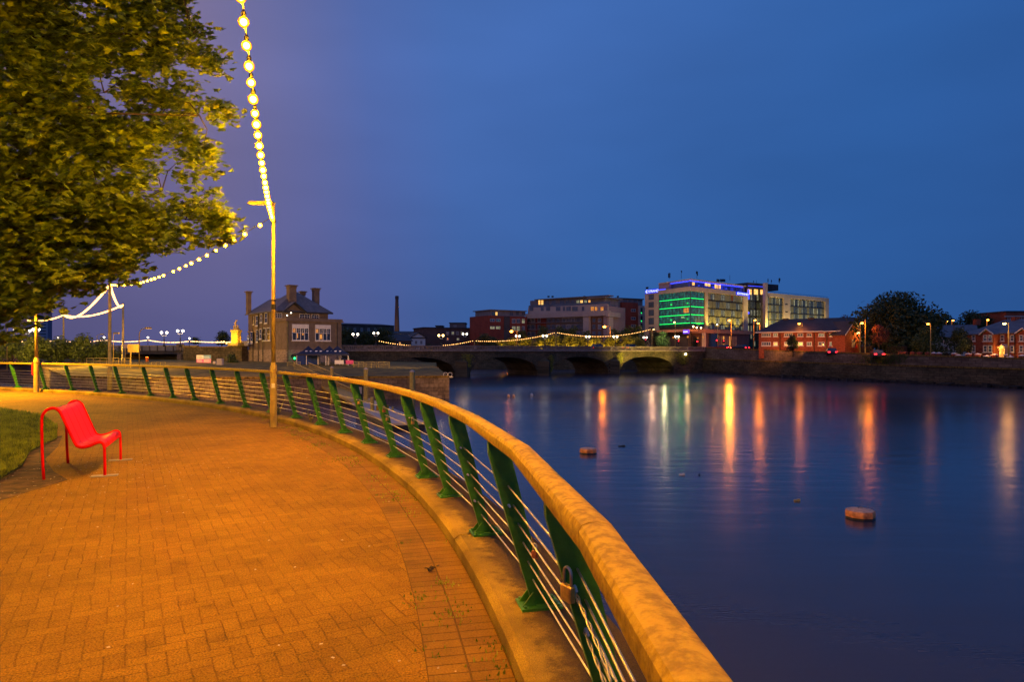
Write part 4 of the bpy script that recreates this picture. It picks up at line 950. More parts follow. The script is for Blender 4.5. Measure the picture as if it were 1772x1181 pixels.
# side windows on the left face
for pa,pb,ya,yb in((443,447,545,563),(450.5,454,543,558),(458.5,463,542,560),(438,440,546,560),(428.5,431.5,580,594),(433.5,438.5,573,594),(443.5,447,570,592),(449,453,569,587),(455,460,568,590),(462,468,568,590)):
    y0_,z1=BC.side(pb,ya,.0); y1_,z1b=BC.side(pa,ya,.0); _,z0=BC.side((pa+pb)/2,yb,.0); zc=EYE+(HY-ya)*106/F
    win(ch,y0_,y1_,EYE+(HY-yb)*107/F,EYE+(HY-ya)*107/F,.15-.17,'l',1,2,fw=.09,sill=True)
for px_ in(439,448,456): 
    y_,_=BC.side(px_,600,0); b=MB(); b.tube([(-.12,y_,GZ),(-.12,y_,8.0)],.07,6); b.build('downpipe',M['pipe'],ch)
for px_ in(496.5,582):
    x_,_=BC.at(px_,600,0); b=MB(); b.tube([(x_+.1,-.12,GZ),(x_+.1,-.12,6.3)],.07,6); b.build('downpipe',M['pipe'],ch)
a0,_=BC.at(503,620);a1,_=BC.at(512,620); b=MB(); pts=[(a0,GZ+.9)]+[((a0+a1)/2-(a1-a0)/2*math.cos(math.pi*k/6),1.0+.35*math.sin(math.pi*k/6)) for k in range(7)]+[(a1,GZ+.9)]; b.prismxz(pts,-.06,-.035); b.build('arched_opening',M['glass'],ch)
b=MB(); b.box(a1,a1+.12,-.08,-.034,GZ+.7,1.2); b.build('door_surround',M['white'],ch)
x_,_=BC.at(508,620)
b=MB(); b.lathe([(.02,0),(.14,.15),(.02,.3)],(0,0,0),8); r=root('traffic_signal',BC.p+BC.u*x_-BC.v*.5+Vector((0,0,-.3)),0,'green navigation light on a short post at the clubhouse doorway','signal light')
b=MB(); b.lathe([(.04,0),(.04,.8)],(0,0,0),6); b.build('pole_shaft',M['dark'],r); b=MB(); b.bevbox(-.2,.2,-.08,.15,.8,1.7,.04); b.build('housing',M['dark'],r); b=MB(); b.ball((.02,-.12,1.02),.17,9,6); b.build('lens',M['greensig'],r)
lamp(r.location+Vector((0,-.5,1.0)),(.02,1,.2),4,.1)
for x,y in((506,541.5),(497,546)):
    pp=P(x,y,104); b=MB(); b.lathe([(.03,0),(.12,.08),(.02,.2)],(0,0,0),7); o=b.build('rooftop_lamp',M['lampw'],org=(0,0,0)); o.location=(0,0,0)
    q=pp-BC.p; o.location=(q.dot(BC.u),3.9 if x>500 else 3.9,pp.z-.1); o.parent=ch
# ---- marquees
def marquee(px,Y,label,side=False):
    w_=2.9; p=P(px,632,Y); p.z=GZ+.05; r=root('marquee',p,R(12),label,'gazebo','navy pop-up gazebos before the clubhouse')
    for i,(a,c) in enumerate(((-1,-1),(1,-1),(1,1),(-1,1))): b=MB(); b.box(a*w_/2-.035,a*w_/2+.035,c*w_/2-.035,c*w_/2+.035,0,1.5); b.build('leg',M['white'],r)
    b=MB(); h=w_/2+.06; v=[(-h,-h,1.5),(h,-h,1.5),(h,h,1.5),(-h,h,1.5),(-h,-h,1.28),(h,-h,1.28),(h,h,1.28),(-h,h,1.28),(0,0,2.62),(-h*.5,-h*.5,1.92),(h*.5,-h*.5,1.92),(h*.5,h*.5,1.92),(-h*.5,h*.5,1.92)]
    b.add(v,[(4,5,1,0),(5,6,2,1),(6,7,3,2),(7,4,0,3),(0,1,10,9),(1,2,11,10),(2,3,12,11),(3,0,9,12),(9,10,8),(10,11,8),(11,12,8),(12,9,8)]); b.build('canopy',M['navy'],r)
    b=MB(); 
    for k in(-1,1): b.add([(k*.3-.1,-h*.62,1.83),(k*.3+.18,-h*.66,1.81),(k*.3+.26,-h*.50,1.95),(k*.3-.02,-h*.48,1.97)],[(0,1,2,3)])
    b.build('canopy_print',M['white'],r)
    if side: b=MB(); b.box(-w_/2+.1,w_/2-.1,-w_/2-.01,-w_/2+.01,.05,1.28); b.build('side_cloth',M['bluecloth'],r)
marquee(534,93,'leftmost navy gazebo, blue side cloth below its canopy',True); marquee(551,91.5,'second navy gazebo from the left'); marquee(570,93,'third navy gazebo, beside the clubhouse downpipe'); marquee(584,91,'rightmost navy gazebo, past the clubhouse corner')
p=P(604,631,97); r=root('fallen_tent',p,R(10),'low dark collapsed tent sloping away right of the gazebos','tent'); b=MB(); b.prismxz([(-1.4,0),(1.6,0),(.6,.35),(-1.0,.9)],-.8,.8); b.build('canopy',M['navy'],r)
for px_,lb,mt,w_ in((587,'white crowd barrier board near the rightmost gazebo',M['white'],1.2),(605,'pink barrier board right of the white one',mat('pink board',(.65,.08,.22),.7),1.0)):
    p=P(px_,632,88); r=root('barrier_board',p,0,lb,'barrier board'); b=MB(); b.box(-w_/2,w_/2,-.02,.02,.12,.62); b.build('board',mt,r)
    for k in(-1,1): b=MB(); b.box(k*w_*.4-.03,k*w_*.4+.03,-.25,.25,0,.1); b.build('foot',M['pole'],r)
for k,(xa,xb) in enumerate(((497,520),(612,630),(633,652),(655,674))):
    rails('crowd_barrier',xa,637,88-k*.5,xb,637,88-k*.5,.78,2,['crowd barrier at the clubhouse corner, left of the gangway','crowd barrier right of the pink board','middle crowd barrier on the quay lawn','last crowd barrier, nearest the first arch'][k],mid=1,group='steel crowd barriers',bars=12)
# ---- steel piles, pontoon, gangway
def pile(px,ytop,Y,label,r_=.19):
    p=P(px,ytop,Y); o=root('mooring_pile',(p.x,p.y,WZ-.6),0,label,'pile','steel piles of the pontoon'); h=p.z-WZ+.6
    b=MB(); b.lathe([(r_,0),(r_,h-.08)],(0,0,0),14); b.build('pile_shaft',M['pole'],o,smooth='auto'); b=MB(); b.lathe([(r_*1.05,h-.08),(r_*.9,h+.02),(.02,h+.1)],(0,0,0),14); b.build('pile_cap',M['pale'],o)
pile(633,638.5,61,'middle steel mooring pile, cap just above the timber handrail'); pile(713.5,642.5,50,'tallest steel mooring pile, right of the others',.20); pile(574.5,636,66,'mooring pile beside the gangway, mostly hidden by the handrail',.17)
# pontoon: deck with edge fenders and bollards
pa=G(737,731,-2.85); pb_=G(640,690,-2.85); d=(pb_-pa); ang=math.atan2(d.y,d.x)
r=root('pontoon',(pa.x,pa.y,0),ang,'long grey floating pontoon below the quay wall','pontoon'); L=d.length
b=MB(); b.box(0,L,.0,2.4,-3.0,-2.85); b.build('deck',M['pale'],r); b=MB(); b.box(.05,L-.05,.05,2.35,-3.6,-3.003); b.build('float',M['dark'],r)
b=MB(); 
for k in range(8): b.box(k*L/8,k*L/8+.35,-.1,-.003,-3.1,-2.8)
b.build('fender',M['dark'],r)
for k in range(3): b=MB(); b.lathe([(.1,0),(.06,.1),(.12,.25),(.05,.3)],(L*(.1+.3*k),.4,-2.85),8); b.build('cleat',M['pole'],r)
p=G(665,714,-2.85); p=r.matrix_basis.inverted()@p if False else p
def small(name,loc,build,label,cat,mt,rz=0):
    b=MB(); build(b); o=b.build(name,mt,org=(0,0,0)); o.location=loc; o.rotation_euler=(0,0,rz); return T(o,label,cat)
q=pa.lerp(pb_,.42)+Vector((-math.sin(ang),math.cos(ang),0))*1.1; small('pontoon_box',q,lambda b:b.bevbox(-.45,.45,-.3,.3,0,.42,.03),'timber box standing on the pontoon between two piles','box',M['wood'])
q=pa.lerp(pb_,.42)+Vector((-math.sin(ang),math.cos(ang),0))*1.9; small('pontoon_post',q,lambda b:b.lathe([(.16,0),(.16,1.0),(.1,1.05)],(0,0,0),10),'short grey post on the pontoon behind the timber box','post',M['pole'])
ga=P(521,640,82); ga.z=-.85; gb=pa.lerp(pb_,.78)+Vector((-math.sin(ang),math.cos(ang),0))*1.6; gb.z=-2.75
r=root('gangway',ga,0,'aluminium gangway sloping from the quay down to the pontoon','gangway'); d=gb-ga; sd=Vector((d.y,-d.x,0)).normalized()*.9
b=MB(); b.add([-sd,sd,d+sd,d-sd,-sd-Vector((0,0,.15)),sd-Vector((0,0,.15)),d+sd-Vector((0,0,.15)),d-sd-Vector((0,0,.15))],[(0,3,2,1),(4,5,6,7),(0,1,5,4),(1,2,6,5),(2,3,7,6),(3,0,4,7)]); b.build('deck',M['pole'],r)
for s_ in(-1,1):
    w_=MB(); w_.tube([sd*s_+Vector((0,0,1.2)),d+sd*s_+Vector((0,0,1.2))],.045,6); w_.tube([sd*s_+Vector((0,0,.06)),d+sd*s_+Vector((0,0,.06))],.04,6)
    o=w_.build('handrail',M['pole'],r); w_=MB()
    for k in range(60): q=d*((k+.5)/60)+sd*s_; w_.tube([q+Vector((0,0,.1)),q+Vector((0,0,1.18))],.014,4,False)
    w_.build('railing_infill',M['pole'],o)
q=P(622,676,57); r=root('notice_frame',q-Vector((0,0,1.0)),R(30),'small framed notice with a pale poster at the gangway foot','notice board'); b=MB(); b.box(-.3,.3,-.02,.02,.1,1.5); b.build('board',M['dark'],r); b=MB(); b.box(-.2,.2,-.03,-.022,.7,1.3); b.build('poster',M['cream'],r)
small('lifebuoy_cradle',P(771,652,71)-Vector((0,0,.1)),lambda b:(b.tube([(.22*math.cos(a),0,.3+.22*math.sin(a)) for a in [k*math.pi/6 for k in range(13)]],.03,6,False),b.tube([(.22*math.cos(a)+.48,0,.3+.22*math.sin(a)) for a in [k*math.pi/6 for k in range(13)]],.03,6,False),b.box(-.3,.8,-.04,.04,0,.07)),'pair of pale hoops at the outer corner of the quay','hoop stand',M['white'])
# ---- buoys and flotsam
def buoy(x,y,label,s=1):
    p=G(x,y,WZ); r=root('mooring_buoy',p,R(15),label,'buoy','faded orange mooring buoys'); n=9
    b=MB(); b.lathe([(.38*s,-.25),(.415*s,-.1),(.42*s,.0),(.415*s,.055)],(0,0,0),n); b.build('waterline_band',M['slime'],r)
    b=MB(); b.lathe([(.417*s,.056),(.42*s,.15),(.40*s,.225),(.385*s,.235)],(0,0,0),n); b.build('buoy_shell',M['orange'],r)
    b=MB(); b.lathe([(.383*s,.236),(.25*s,.27),(.05*s,.29)],(0,0,0),n); b.build('buoy_top',M['buoytop'],r)
    b=MB(); b.tube([(-.06,0,.27),(-.05,0,.33),(.05,0,.33),(.06,0,.27)],.012,6); b.build('mooring_ring',M['dark'],r)
buoy(1488,897,'larger, nearer orange mooring buoy at the right of the river'); buoy(1018,785,'orange mooring buoy farther out, left of the nearer one',1.0)
for x,y,s,lb,mt in [(1180,823,.10,'small pale scrap floating below the green reflection','white'),(1379,868,.09,'small grey scrap floating left of the near buoy','pole'),(1076,773,.16,'small dark stick floating right of the farther buoy','dark'),(1210,823,.03,'tiny dark fleck beside the pale scrap','dark')]:
    small('driftwood',G(x,y,WZ),lambda b:(b.obox((0,0,.02),(s*2.2,s*.8,.05),.3),b.obox((s*.6,0,.04),(s*.8,s*.5,.06),-.4)),lb,'driftwood',M[mt])
for x,y,lb in[(880,688,'left of the paired small pink float balls'),(889,688,'right of the paired small pink float balls'),(920,686,'lone small white float ball near the pair')]:
    small('float_ball',G(x,y,WZ),lambda b:(b.ball((0,0,.12),.17,9,6),b.lathe([(.03,.25),(.03,.36)],(0,0,0),6)),lb,'float',M['buoytop'] if x<900 else M['white'])
# ================================================================ the stone arch bridge
BB=BF((-30,120.0),math.atan2(40,76)); LB=86.5
# piers at measured places on its near face
def bx(px): return BB.at(px,640)[0]
piers=[(bx(781),bx(814)),(bx(918),bx(953)),(bx(1040),bx(1073)),]
piers=[(bx(814)-3.2,bx(814)),(bx(953)-3.2,bx(953)),(bx(1073)-3.2,bx(1073))]
sp=piers[1][1]-piers[0][1]
xs0=[(piers[0][0]-sp+3.2,piers[0][0]),(piers[0][1],piers[1][0]),(piers[1][1],piers[2][0]),(piers[2][1],bx(1166))]
br_=brootz('arch_bridge',BB,'old stone bridge of low arches crossing the river, balustrade on top','bridge')
WB=13.5; ZD=1.75
b=MB()
def spand(b,x0,x1,y0,y1):
    # spandrel between springing points, arch cut out: strips
    n=16; zs=-2.3; zc=.62
    for k in range(n):
        a=x0+(x1-x0)*k/n; c=x0+(x1-x0)*(k+1)/n
        f=lambda x:zs+(zc-zs)*math.sqrt(max(0,1-((x-(x0+x1)/2)/((x1-x0)/2))**2))
        b.add([(a,y0,f(a)),(c,y0,f(c)),(c,y0,ZD),(a,y0,ZD),(a,y1,f(a)),(c,y1,f(c)),(c,y1,ZD),(a,y1,ZD)],[(0,1,2,3),(7,6,5,4),(0,4,5,1)])
for x0,x1 in xs0: spand(b,x0,x1,0,WB)
b.build('arch',M['mossstone'],br_)
vo=MB()
for x0,x1 in xs0:
    zs=-2.3;zc=.62;n=28
    for k in range(n):
        a0=math.pi*k/n+.012;a1=math.pi*(k+1)/n-.012; cx=(x0+x1)/2; rx=(x1-x0)/2; rz_=zc-zs
        pts=[(cx-rx*math.cos(t_)*q,zs+rz_*math.sin(t_)*(1+(q-1)*3.2)) for t_,q in((a0,1.0),(a1,1.0),(a1,1.05),(a0,1.05))]
        vo.prismxz(pts,-.06,-.004)
vo.build('arch_ring',M['mossstone'],br_)
for i,(x0,x1) in enumerate(piers):
    b=MB(); b.box(x0,x1,0,WB,-4.3,ZD); b.build('pier',M['mossstone'],br_)
    b=MB(); xm=(x0+x1)/2; b.prism([(x0+.05,-.003),(xm,-1.9),(x1-.05,-.003)],-4.3,[-.3,-.3,-.3]); b.add([(x0+.05,-.003,-.3),(xm,-1.9,-.3),(x1-.05,-.003,-.3),(xm,-.003,.55)],[(0,1,3),(1,2,3)]); b.build('cutwater',M['mossstone'],br_)
for xa_,xb_ in((-8,xs0[0][0]),(xs0[3][1],LB)): b=MB(); b.box(xa_,xb_,0,WB,-4.3,ZD); b.build('abutment',M['mossstone'],br_)
b=MB(); b.box(-8,LB,-.28,.3,ZD+.003,ZD+.32); b.box(-8,LB,WB-.3,WB+.28,ZD+.003,ZD+.32); b.build('cornice',M['clubstone'],br_)
b=MB(); b.box(-8,LB,.35,WB-.35,ZD+.003,ZD+.2); b.build('roadway',M['asphalt'],br_)
for yy,nm in((-.02,0),(WB-.2,1)):
    b=MB(); b.box(-8,LB,yy-.1,yy+.32,ZD+.323,ZD+.42); b.box(-8,LB,yy-.14,yy+.36,ZD+.95,ZD+1.15); b.build('parapet_rail',M['clubstone'],br_)
    b=MB(); k=-7.9; j=0
    while k<LB:
        if j%14==0: b.box(k,k+.7,yy-.12,yy+.34,ZD+.423,ZD+.947); k+=.85
        else: b.box(k,k+.16,yy+.02,yy+.2,ZD+.423,ZD+.947); k+=.36
        j+=1
    T(b.build('balusters',M['clubstone'],br_),kind='stuff')
# ivy on piers and the far abutment
def ivy(x,y,z0,z1,w_,n,label):
    b=MB(); rnd=random.Random(int(x*10))
    for k in range(n):
        u=rnd.random(); z=z0+(z1-z0)*u; s=rnd.uniform(.07,.16); cx=x+rnd.gauss(0,w_*(.35+.4*u)); cy=y-rnd.uniform(.02,.35); a=rnd.uniform(0,6.3)
        e1=Vector((math.cos(a),rnd.uniform(-.4,.4),math.sin(a))); e2=Vector((-math.sin(a),rnd.uniform(-.5,.5),math.cos(a)))
        c=Vector((cx,cy,z)); b.add([c-e1*s,c-e2*s*.6,c+e1*s,c+e2*s*.6],[(0,1,2,3)])
    w=BB.p+BB.u*x+BB.v*y; r=root('ivy',(w.x,w.y,0),BB.a,label,'ivy','ivy clumps on the stone bridge')
    for i in range(len(b.v)): v_=b.v[i]; b.v[i]=(v_[0]-x,v_[1]-y,v_[2])
    b.build('foliage',M['leafy'],r)
ivy(piers[0][1]-1.0,-1.0,-1.4,1.2,.7,330,'ivy clump on the cutwater of the leftmost visible pier'); ivy(piers[1][1]-.2,-.5,-2.4,1.0,.4,300,'ivy hanging down the middle pier')
ivy(piers[2][1]-.5,-.6,-.8,1.5,.6,380,'bright yellow ivy clump at the pier of the lit arch'); ivy(bx(1180),-.2,-1.2,1.5,1.5,700,'ivy spreading over the far abutment beside the bulkhead light')
bl=BB.p+BB.u*(bx(1184.5))-BB.v*.35+Vector((0,0,1.15)); small('bulkhead_lamp',bl,lambda b:b.ball((0,0,0),.26,10,7),'bright white bulkhead light on the far abutment of the stone bridge','lamp',M['lampw'])
lamp(bl-BB.v*.5,(1,.75,.2),45,.2)
for px_ in (1078,1110,1145): q_=BB.p+BB.u*bx(px_); a_q=q_-BB.v*3.2; spot((a_q.x,a_q.y,.2),(q_.x,q_.y,2.2),(1,.72,.12),900,150,.3)  # added spots with no fitting, brightening the spandrel by the far arch
# reflector glow below arches comes from lamps beyond: orange street lights under the far bank
# globe lamps along the near parapet
for i,(x,y,side,lb) in enumerate([(615,579,0,'globe lamp nearest the clubhouse on the stone bridge'),(650.5,577,1,'globe lamp second from the clubhouse on the stone bridge'),(763,581,0,'warm globe lamp left of the white gabled house end'),(804.5,578.5,1,'globe lamp over the leftmost visible pier'),(896,582,1,'globe lamp below the left orange street light'),(943,581.5,0,'small globe lamp midway along the lit trees'),(1017,583,1,'globe lamp in the trough of the long festoon span'),(1065,583,0,'globe lamp left of the bright red car lights'),(1116.5,584.5,1,'globe lamp by the red signal at the bridge end'),(1171.5,583,0,'globe lamp before the hotel terrace')]):
    c=.1 if side==0 else WB-.1; x_,z_=BB.at(x,y,c); w=BB.p+BB.u*x_+BB.v*c; z0=ZD+1.15; mt=M['lampy'] if i==2 else None
    globe_lamp((w.x,w.y,z0),z_-z0,lb,'globe lamps on the stone bridge',mt)
    if i in(2,6,9): lamp((w.x,w.y,z_+.5),(1,.7,.4),30,.3)
# festoon across the stone bridge
fn=[(652,589.5),(821,589.5),(962,575.5),(1127,570)]
for i in range(3):
    c=WB*.5; xa,za=BB.at(*fn[i],c); xb,zb=BB.at(*fn[i+1],c); a=BB.p+BB.u*xa+BB.v*c; q=BB.p+BB.u*xb+BB.v*c
    if i==1: za=EYE+(HY-590)*a.y/F
    festoon((a.x,a.y,za),(q.x,q.y,zb),[1.15,.75,1.3][i],.46,['left festoon span over the stone bridge, sagging to the balustrade','middle festoon span over the stone bridge, rising to its pole','right festoon span over the stone bridge, sagging before the hotel'][i],M['bulbfar'],.075,.012,seg=2,group='festoon spans over the stone bridge')
    if i: r=root('festoon_pole',(a.x,a.y,ZD),0,['','festoon pole at the left end of the lit trees','festoon pole at the peak of the bridge festoon'][i],'pole'); b=MB(); b.lathe([(.1,0),(.06,za-ZD)],(0,0,0),8); b.build('pole_shaft',M['pole'],r); b=MB(); b.lathe([(.11,za-ZD-.15),(.11,za-ZD)],(0,0,0),8); b.build('pole_band',M['dark'],r)
# ================================================================ far bank
Wl=[(46.5,161.5,2.75),(56.7,122,1.72),(69.6,90.3,.86),(85,50,.5),(100,0,.3),(110,-60,.3)]
wallrun('embankment_wall',[p[:2] for p in Wl],[p[2]-.2 for p in Wl],.55,M['stone'],'tall brown stone embankment wall along the far bank, right of the bridge')
lw=[(46.5-.9,161.2),(56.7-.9,121.8),(69.6-.9,90.0),(85-.9,49.8),(99.1,0),(109.1,-60)]
wallrun('wall_ledge',lw,[-.15,-.45,-.75,-.9,-1,-1],.9,M['mossstone'],'lower ledge of the embankment wall with pale worn stone edge')
rock=mat('wet rock apron',(.035,.028,.022),.8,0,.5,1,.8,5)
b=MB()
for i in range(120):
    u=i/120*3.2; k=int(u); t=u-k; a=Vector(lw[k][:2]); q=Vector(lw[k+1][:2]); c=a.lerp(q,t); b.obox((c.x-.35+random.uniform(-.2,.2),c.y,WZ),(random.uniform(.6,1.3),random.uniform(.8,1.6),random.uniform(.4,.9)),random.uniform(0,3),random.uniform(-.3,.3))
T(b.build('rubble',rock),kind='stuff')
Fb=[(110,-60,.1),(100,0,.1),(85,50,-.3),(69.6,90.3,-.05),(56.7,122,.8),(46.5,161.5,1.85),(42,176,1.6),(34,183,1.5),(0,187,1.5),(-60,195,1.5),(-160,215,1.5),(-500,300,1.5)]
Mb=[(170,-80,.2),(160,0,.2),(140,60,.1),(115,110,.3),(100,160,1.2),(90,200,1.8),(85,225,2),(70,240,2),(30,290,2),(-60,330,2),(-200,350,2),(-600,420,2)]
Bb=[(1500,-400,2),(1600,0,2),(1700,400,2),(1700,800,2),(1500,1200,2),(1200,1600,2),(1000,1800,2),(700,2000,2),(100,2200,2),(-500,2200,2),(-1100,2200,2),(-2000,2000,2)]
g=MB(); n=len(Fb); g.v=Fb+Mb+Bb
for r in(0,1):
    for i in range(n-1): g.f.append((r*n+i,r*n+n+i,r*n+n+i+1,r*n+i+1)); g.m.append(0)
T(g.build('far_bank_ground',mat('far ground',(.07,.065,.05),.95,0,.4,.05)),kind='structure')
wallrun('river_wall',[(-500,300),(-160,215),(-60,195),(0,187),(34,183),(42,176)],[1.5]*6,.6,M['mossstone'],'dim stone river wall seen through the arches beyond the bridge')
# asphalt road behind the wall
g=MB(); g.v=[(47.6,161,1.86),(58,122,.81),(71,90.3,-.04),(86.5,50,-.28),(98,50,-.1),(80,95,.12),(68,127,1.0),(58,165,1.9)]; g.f=[(0,7,6,1),(1,6,5,2),(2,5,4,3)]; g.m=[0]*3
g.v=[(a,b_,c+.05) for a,b_,c in g.v]; T(g.build('road',M['asphalt']),kind='structure')
def setf(o,B,r):
    o.matrix_basis=r.matrix_basis.inverted()@(Matrix.Translation(B.p)@Matrix.Rotation(B.a,4,'Z'))
    return o
def zat(B,px,py,c=0): return B.at(px,py,c)[1]
def prect(r,B,c,x0,x1,y0,y1,out,mt,name,back=.05):
    a,_=B.at(x0,y0,c); q,_=B.at(x1,y0,c); xm=(x0+x1)/2; z1=zat(B,xm,y0,c); z0=zat(B,xm,y1,c)
    b=MB(); b.box(a,q,c-out,c+back,z0,z1); return setf(b.build(name,mt,r),B,r)
def pwin(r,B,c,x0,x1,y0,y1,nx=2,ny=1,fr=None,gl=None,fw=.1,face='f',name='window',sill=False):
    a,_=B.at(x0,y0,c); q,_=B.at(x1,y0,c); xm=(x0+x1)/2; z1=zat(B,xm,y0,c); z0=zat(B,xm,y1,c)
    return setf(win(r,a,q,z0,z1,c,face,nx,ny,fr,gl,fw,name,sill),B,r)
def pbody(r,B,x0,x1,ytop,c,dep,zb,mt,name='wall',ov=0,th=None):
    a,_=B.at(x0,ytop,c); q,_=B.at(x1,ytop,c); z1=zat(B,(x0+x1)/2,ytop,c); b=MB(); b.box(a-ov,q+ov,c-ov,c+dep+ov,zb if th is None else z1-th,z1); return setf(b.build(name,mt,r),B,r)
def seams(r,B,a,q,z0,z1,c,dx,dz,mt,name='panel_joint'):
    pass
def pgram(r,Ba,Bb,ins,z0,z1,mt,name,end=0,dep=None):
    L_=Ba.p.copy(); C_=Bb.p.copy(); R_=Bb.p+Bb.u*(Bb.L+end); e1=(L_-C_).normalized(); e2=(R_-C_).normalized(); d2=dep or (R_-C_).length
    C2=C_+e1*ins+e2*ins; L2=L_+e2*ins-e1*0; R2=R_+e1*ins; K=L_+(R_-C_)
    inv=r.matrix_basis.inverted(); pts=[inv@Vector((q.x,q.y,0)) for q in (L2,C2,R2,K)]
    b=MB(); b.prism([(q.x,q.y) for q in pts],z0,z1); return b.build(name,mt,r)
# ---------------- hotel
BL=bf2(1140,241,1195,226); BR=bf2(1195,226,1292,250); BW=bf2(1116,247,1140,241)
h=brootz('hotel',BL,'floodlit modern hotel with green glass corner, cream frames and a blue lit top floor','hotel')
CR=M['cream']; OL=mat('olive glass panel',(.22,.215,.12),.35,0,.3,.25)
CU=emitvar('curtained room window',(.10,.10,.07),(.34,.33,.22),.55,.6); DKF=mat('dark window frame',(.05,.05,.045),.5)
LG=BL.L; LR=BR.L; zt=22.5
pgram(h,BL,BR,.42,1.5,zt-.2,M['darkwall'],'inner_wall')
gx1,_=BR.at(1219,540)
# green glazed corner: panes between mullions, floor by floor, glowing strip at each floor line
fl=[10.1,11.3,14.15,16.9,19.75,22.4]
for (B,x0,x1,n) in((BL,.3,LG,9),(BR,0.0,gx1-.2,4)):
    for f in range(5):
        b=MB(); w_=(x1-x0)/n
        for k in range(n): b.box(x0+k*w_+.07,x0+(k+1)*w_-.07,.0,.06,fl[f]+.35,fl[f+1]-.05)
        setf(b.build('curtain_wall_glass',M['greenroom'] if f else M['tealglass'],h),B,h)
        b=MB(); b.box(x0,x1,-.05,.08,fl[f]+.0,fl[f]+.12); setf(b.build('floor_edge',DKF,h),B,h)
        b=MB(); b.box(x0+.2,x1-.2 if B is BL else x1-.3,-.12,-.052,fl[f]+.13,fl[f]+.30)
        if f: setf(b.build('light_strip',M['greenled'],h),B,h)
    b=MB()
    for k in range(n+1): b.box(x0+k*w_-.05,x0+k*w_+.05,-.10,-.01,fl[0]+.36,fl[-1])
    setf(b.build('mullion',DKF,h),B,h)
for f in(1,2,3,4): pass
lampg=[BL.p+BL.u*(LG*.3)-BL.v*1.5,BL.p+BL.u*(LG*.8)-BL.v*1.5]
for q in lampg:
    for z in (13,18.5): lamp((q.x,q.y,z),(.01,1,.12),70,.3)
prect(h,BL,0,1183,1192,533.5,541.5,.02,M['wino'],'lit_room')
prect(h,BL,0,1179,1184,548,551,.02,M['white'],'lit_room')
# cream bands and columns
pgram(h,BL,BR,-.45,zt-.1,zt+1.4,CR,'cream_band',.3)
ca,_=BR.at(1219,540); cb_,_=BR.at(1223.5,540); cc_,_=BR.at(1285,540)
b=MB(); b.box(ca,cb_,-.43,.5,9.4,zt-.11); setf(b.build('cream_column',CR,h),BR,h)
b=MB(); b.box(cc_,LR+.3,-.43,.6,9.4,zt-.11); setf(b.build('cream_column',CR,h),BR,h)
# hotel room bays
rows=[(9.6,11.2),(11.5,13.95),(14.35,16.7),(17.1,19.5),(19.95,22.25)]; nb=7; bw=(cc_-cb_)/nb; rnd=random.Random(4)
for f,(z0,z1) in enumerate(rows):
    for k in range(nb):
        x0=cb_+k*bw+.06; x1=x0+bw-.12; s_=x0+(x1-x0)*(.36 if (k+f)%2 else .64)
        a,q=(x0,s_) if (k+f)%2 else (s_,x1)
        setf(win(h,a,q,z0+.1,z1,.05,'f',2 if rnd.random()<.5 else 1,1,DKF,rnd.choice([CU,CU,CU,M['blueglass'],M['wincurtain']]),.08),BR,h)
        b=MB(); a2,q2=(s_,x1) if (k+f)%2 else (x0,s_); b.box(a2+.03,q2-.03,.0,.08,z0+.1,z1); setf(b.build('olive_panel',OL,h),BR,h)
b=MB()
for (z0,z1) in rows[:-1]: b.box(cb_,cc_,-.03,.39,z1+.03,z1+.3)
setf(b.build('floor_edge',DKF,h),BR,h)
prect(h,BR,0,1265,1269,507.5,521,.06,mat('brown blind',(.25,.08,.03),.8),'window_blind')
# penthouse
pgram(h,BL,BR,1.6,zt+1.4,zt+3.7,M['blueglass'],'penthouse_core',-2)
b=MB(); b.box(-.4,5.2,.3,1.7,zt+1.403,zt+3.7); setf(b.build('penthouse_wall',mat('mauve cladding',(.38,.30,.36),.7,0,.1,.4),h),BL,h)
b=MB(); b.box(5.2,LG-1.4,1.4,1.62,zt+1.4,zt+3.6); setf(b.build('penthouse_glazing',M['blueglass'],h),BL,h)
b=MB(); b.box(5.3,LG-1.2,1.0,1.35,zt+3.35,zt+3.65); b.box(-.3,3.5,.1,.28,zt+1.5,zt+1.75); setf(b.build('light_strip',M['blueled'],h),BL,h)
px1,_=BR.at(1284,500,1.5)
b=MB(); b.box(1.2,px1,1.4,1.62,zt+1.4,zt+3.7); setf(b.build('penthouse_glazing',M['blueroom'],h),BR,h)
b=MB(); b.box(1.2,px1,1.0,1.35,zt+3.4,zt+3.65); setf(b.build('light_strip',M['blueled'],h),BR,h)
for k in range(9): b=MB(); x=1.5+k*(px1-2)/8; b.box(x-.1,x+.1,1.2,1.39,zt+1.42,zt+3.39); setf(b.build('penthouse_mullion',M['grey'],h),BR,h)
for (xa,xb,ya,yb) in((1198,1202,489,494),(1220,1224,490,495),(1225,1229,491,496),(1237,1240,491,499),(1241,1243,493,500),(1245,1247,493,500)):
    prect(h,BR,1.35,xa,xb,ya,yb,.02,M['winw'],'lit_room')
b=MB(); b.box(px1,LR+.2,1,3,zt+1.403,zt+3.5); setf(b.build('penthouse_wall',M['grey'],h),BR,h)
pgram(h,BL,BR,-.2,zt+3.7,zt+4.05,CR,'roof_slab',-.5)
for px_ in(1200,1225,1250,1272): w_=BR.p+BR.u*BR.at(px_,490)[0]-BR.v*(-.6); lamp((w_.x,w_.y-1.2,zt+2.6),(.04,.05,1),35,.3)
def mast(B,px_,y0,y1,c,parts):
    x,z0=B.at(px_,y0,c); z1=zat(B,px_,y1,c); b=MB(); b.lathe([(.07,z0),(.05,z1)],(x,c,0),5)
    for dx,wz,hh in parts: b.box(x+dx-wz/2,x+dx+wz/2,c-.1,c+.1,z1-hh-.2,z1-.2)
    return setf(b.build('antenna',M['dark'],h),B,h)
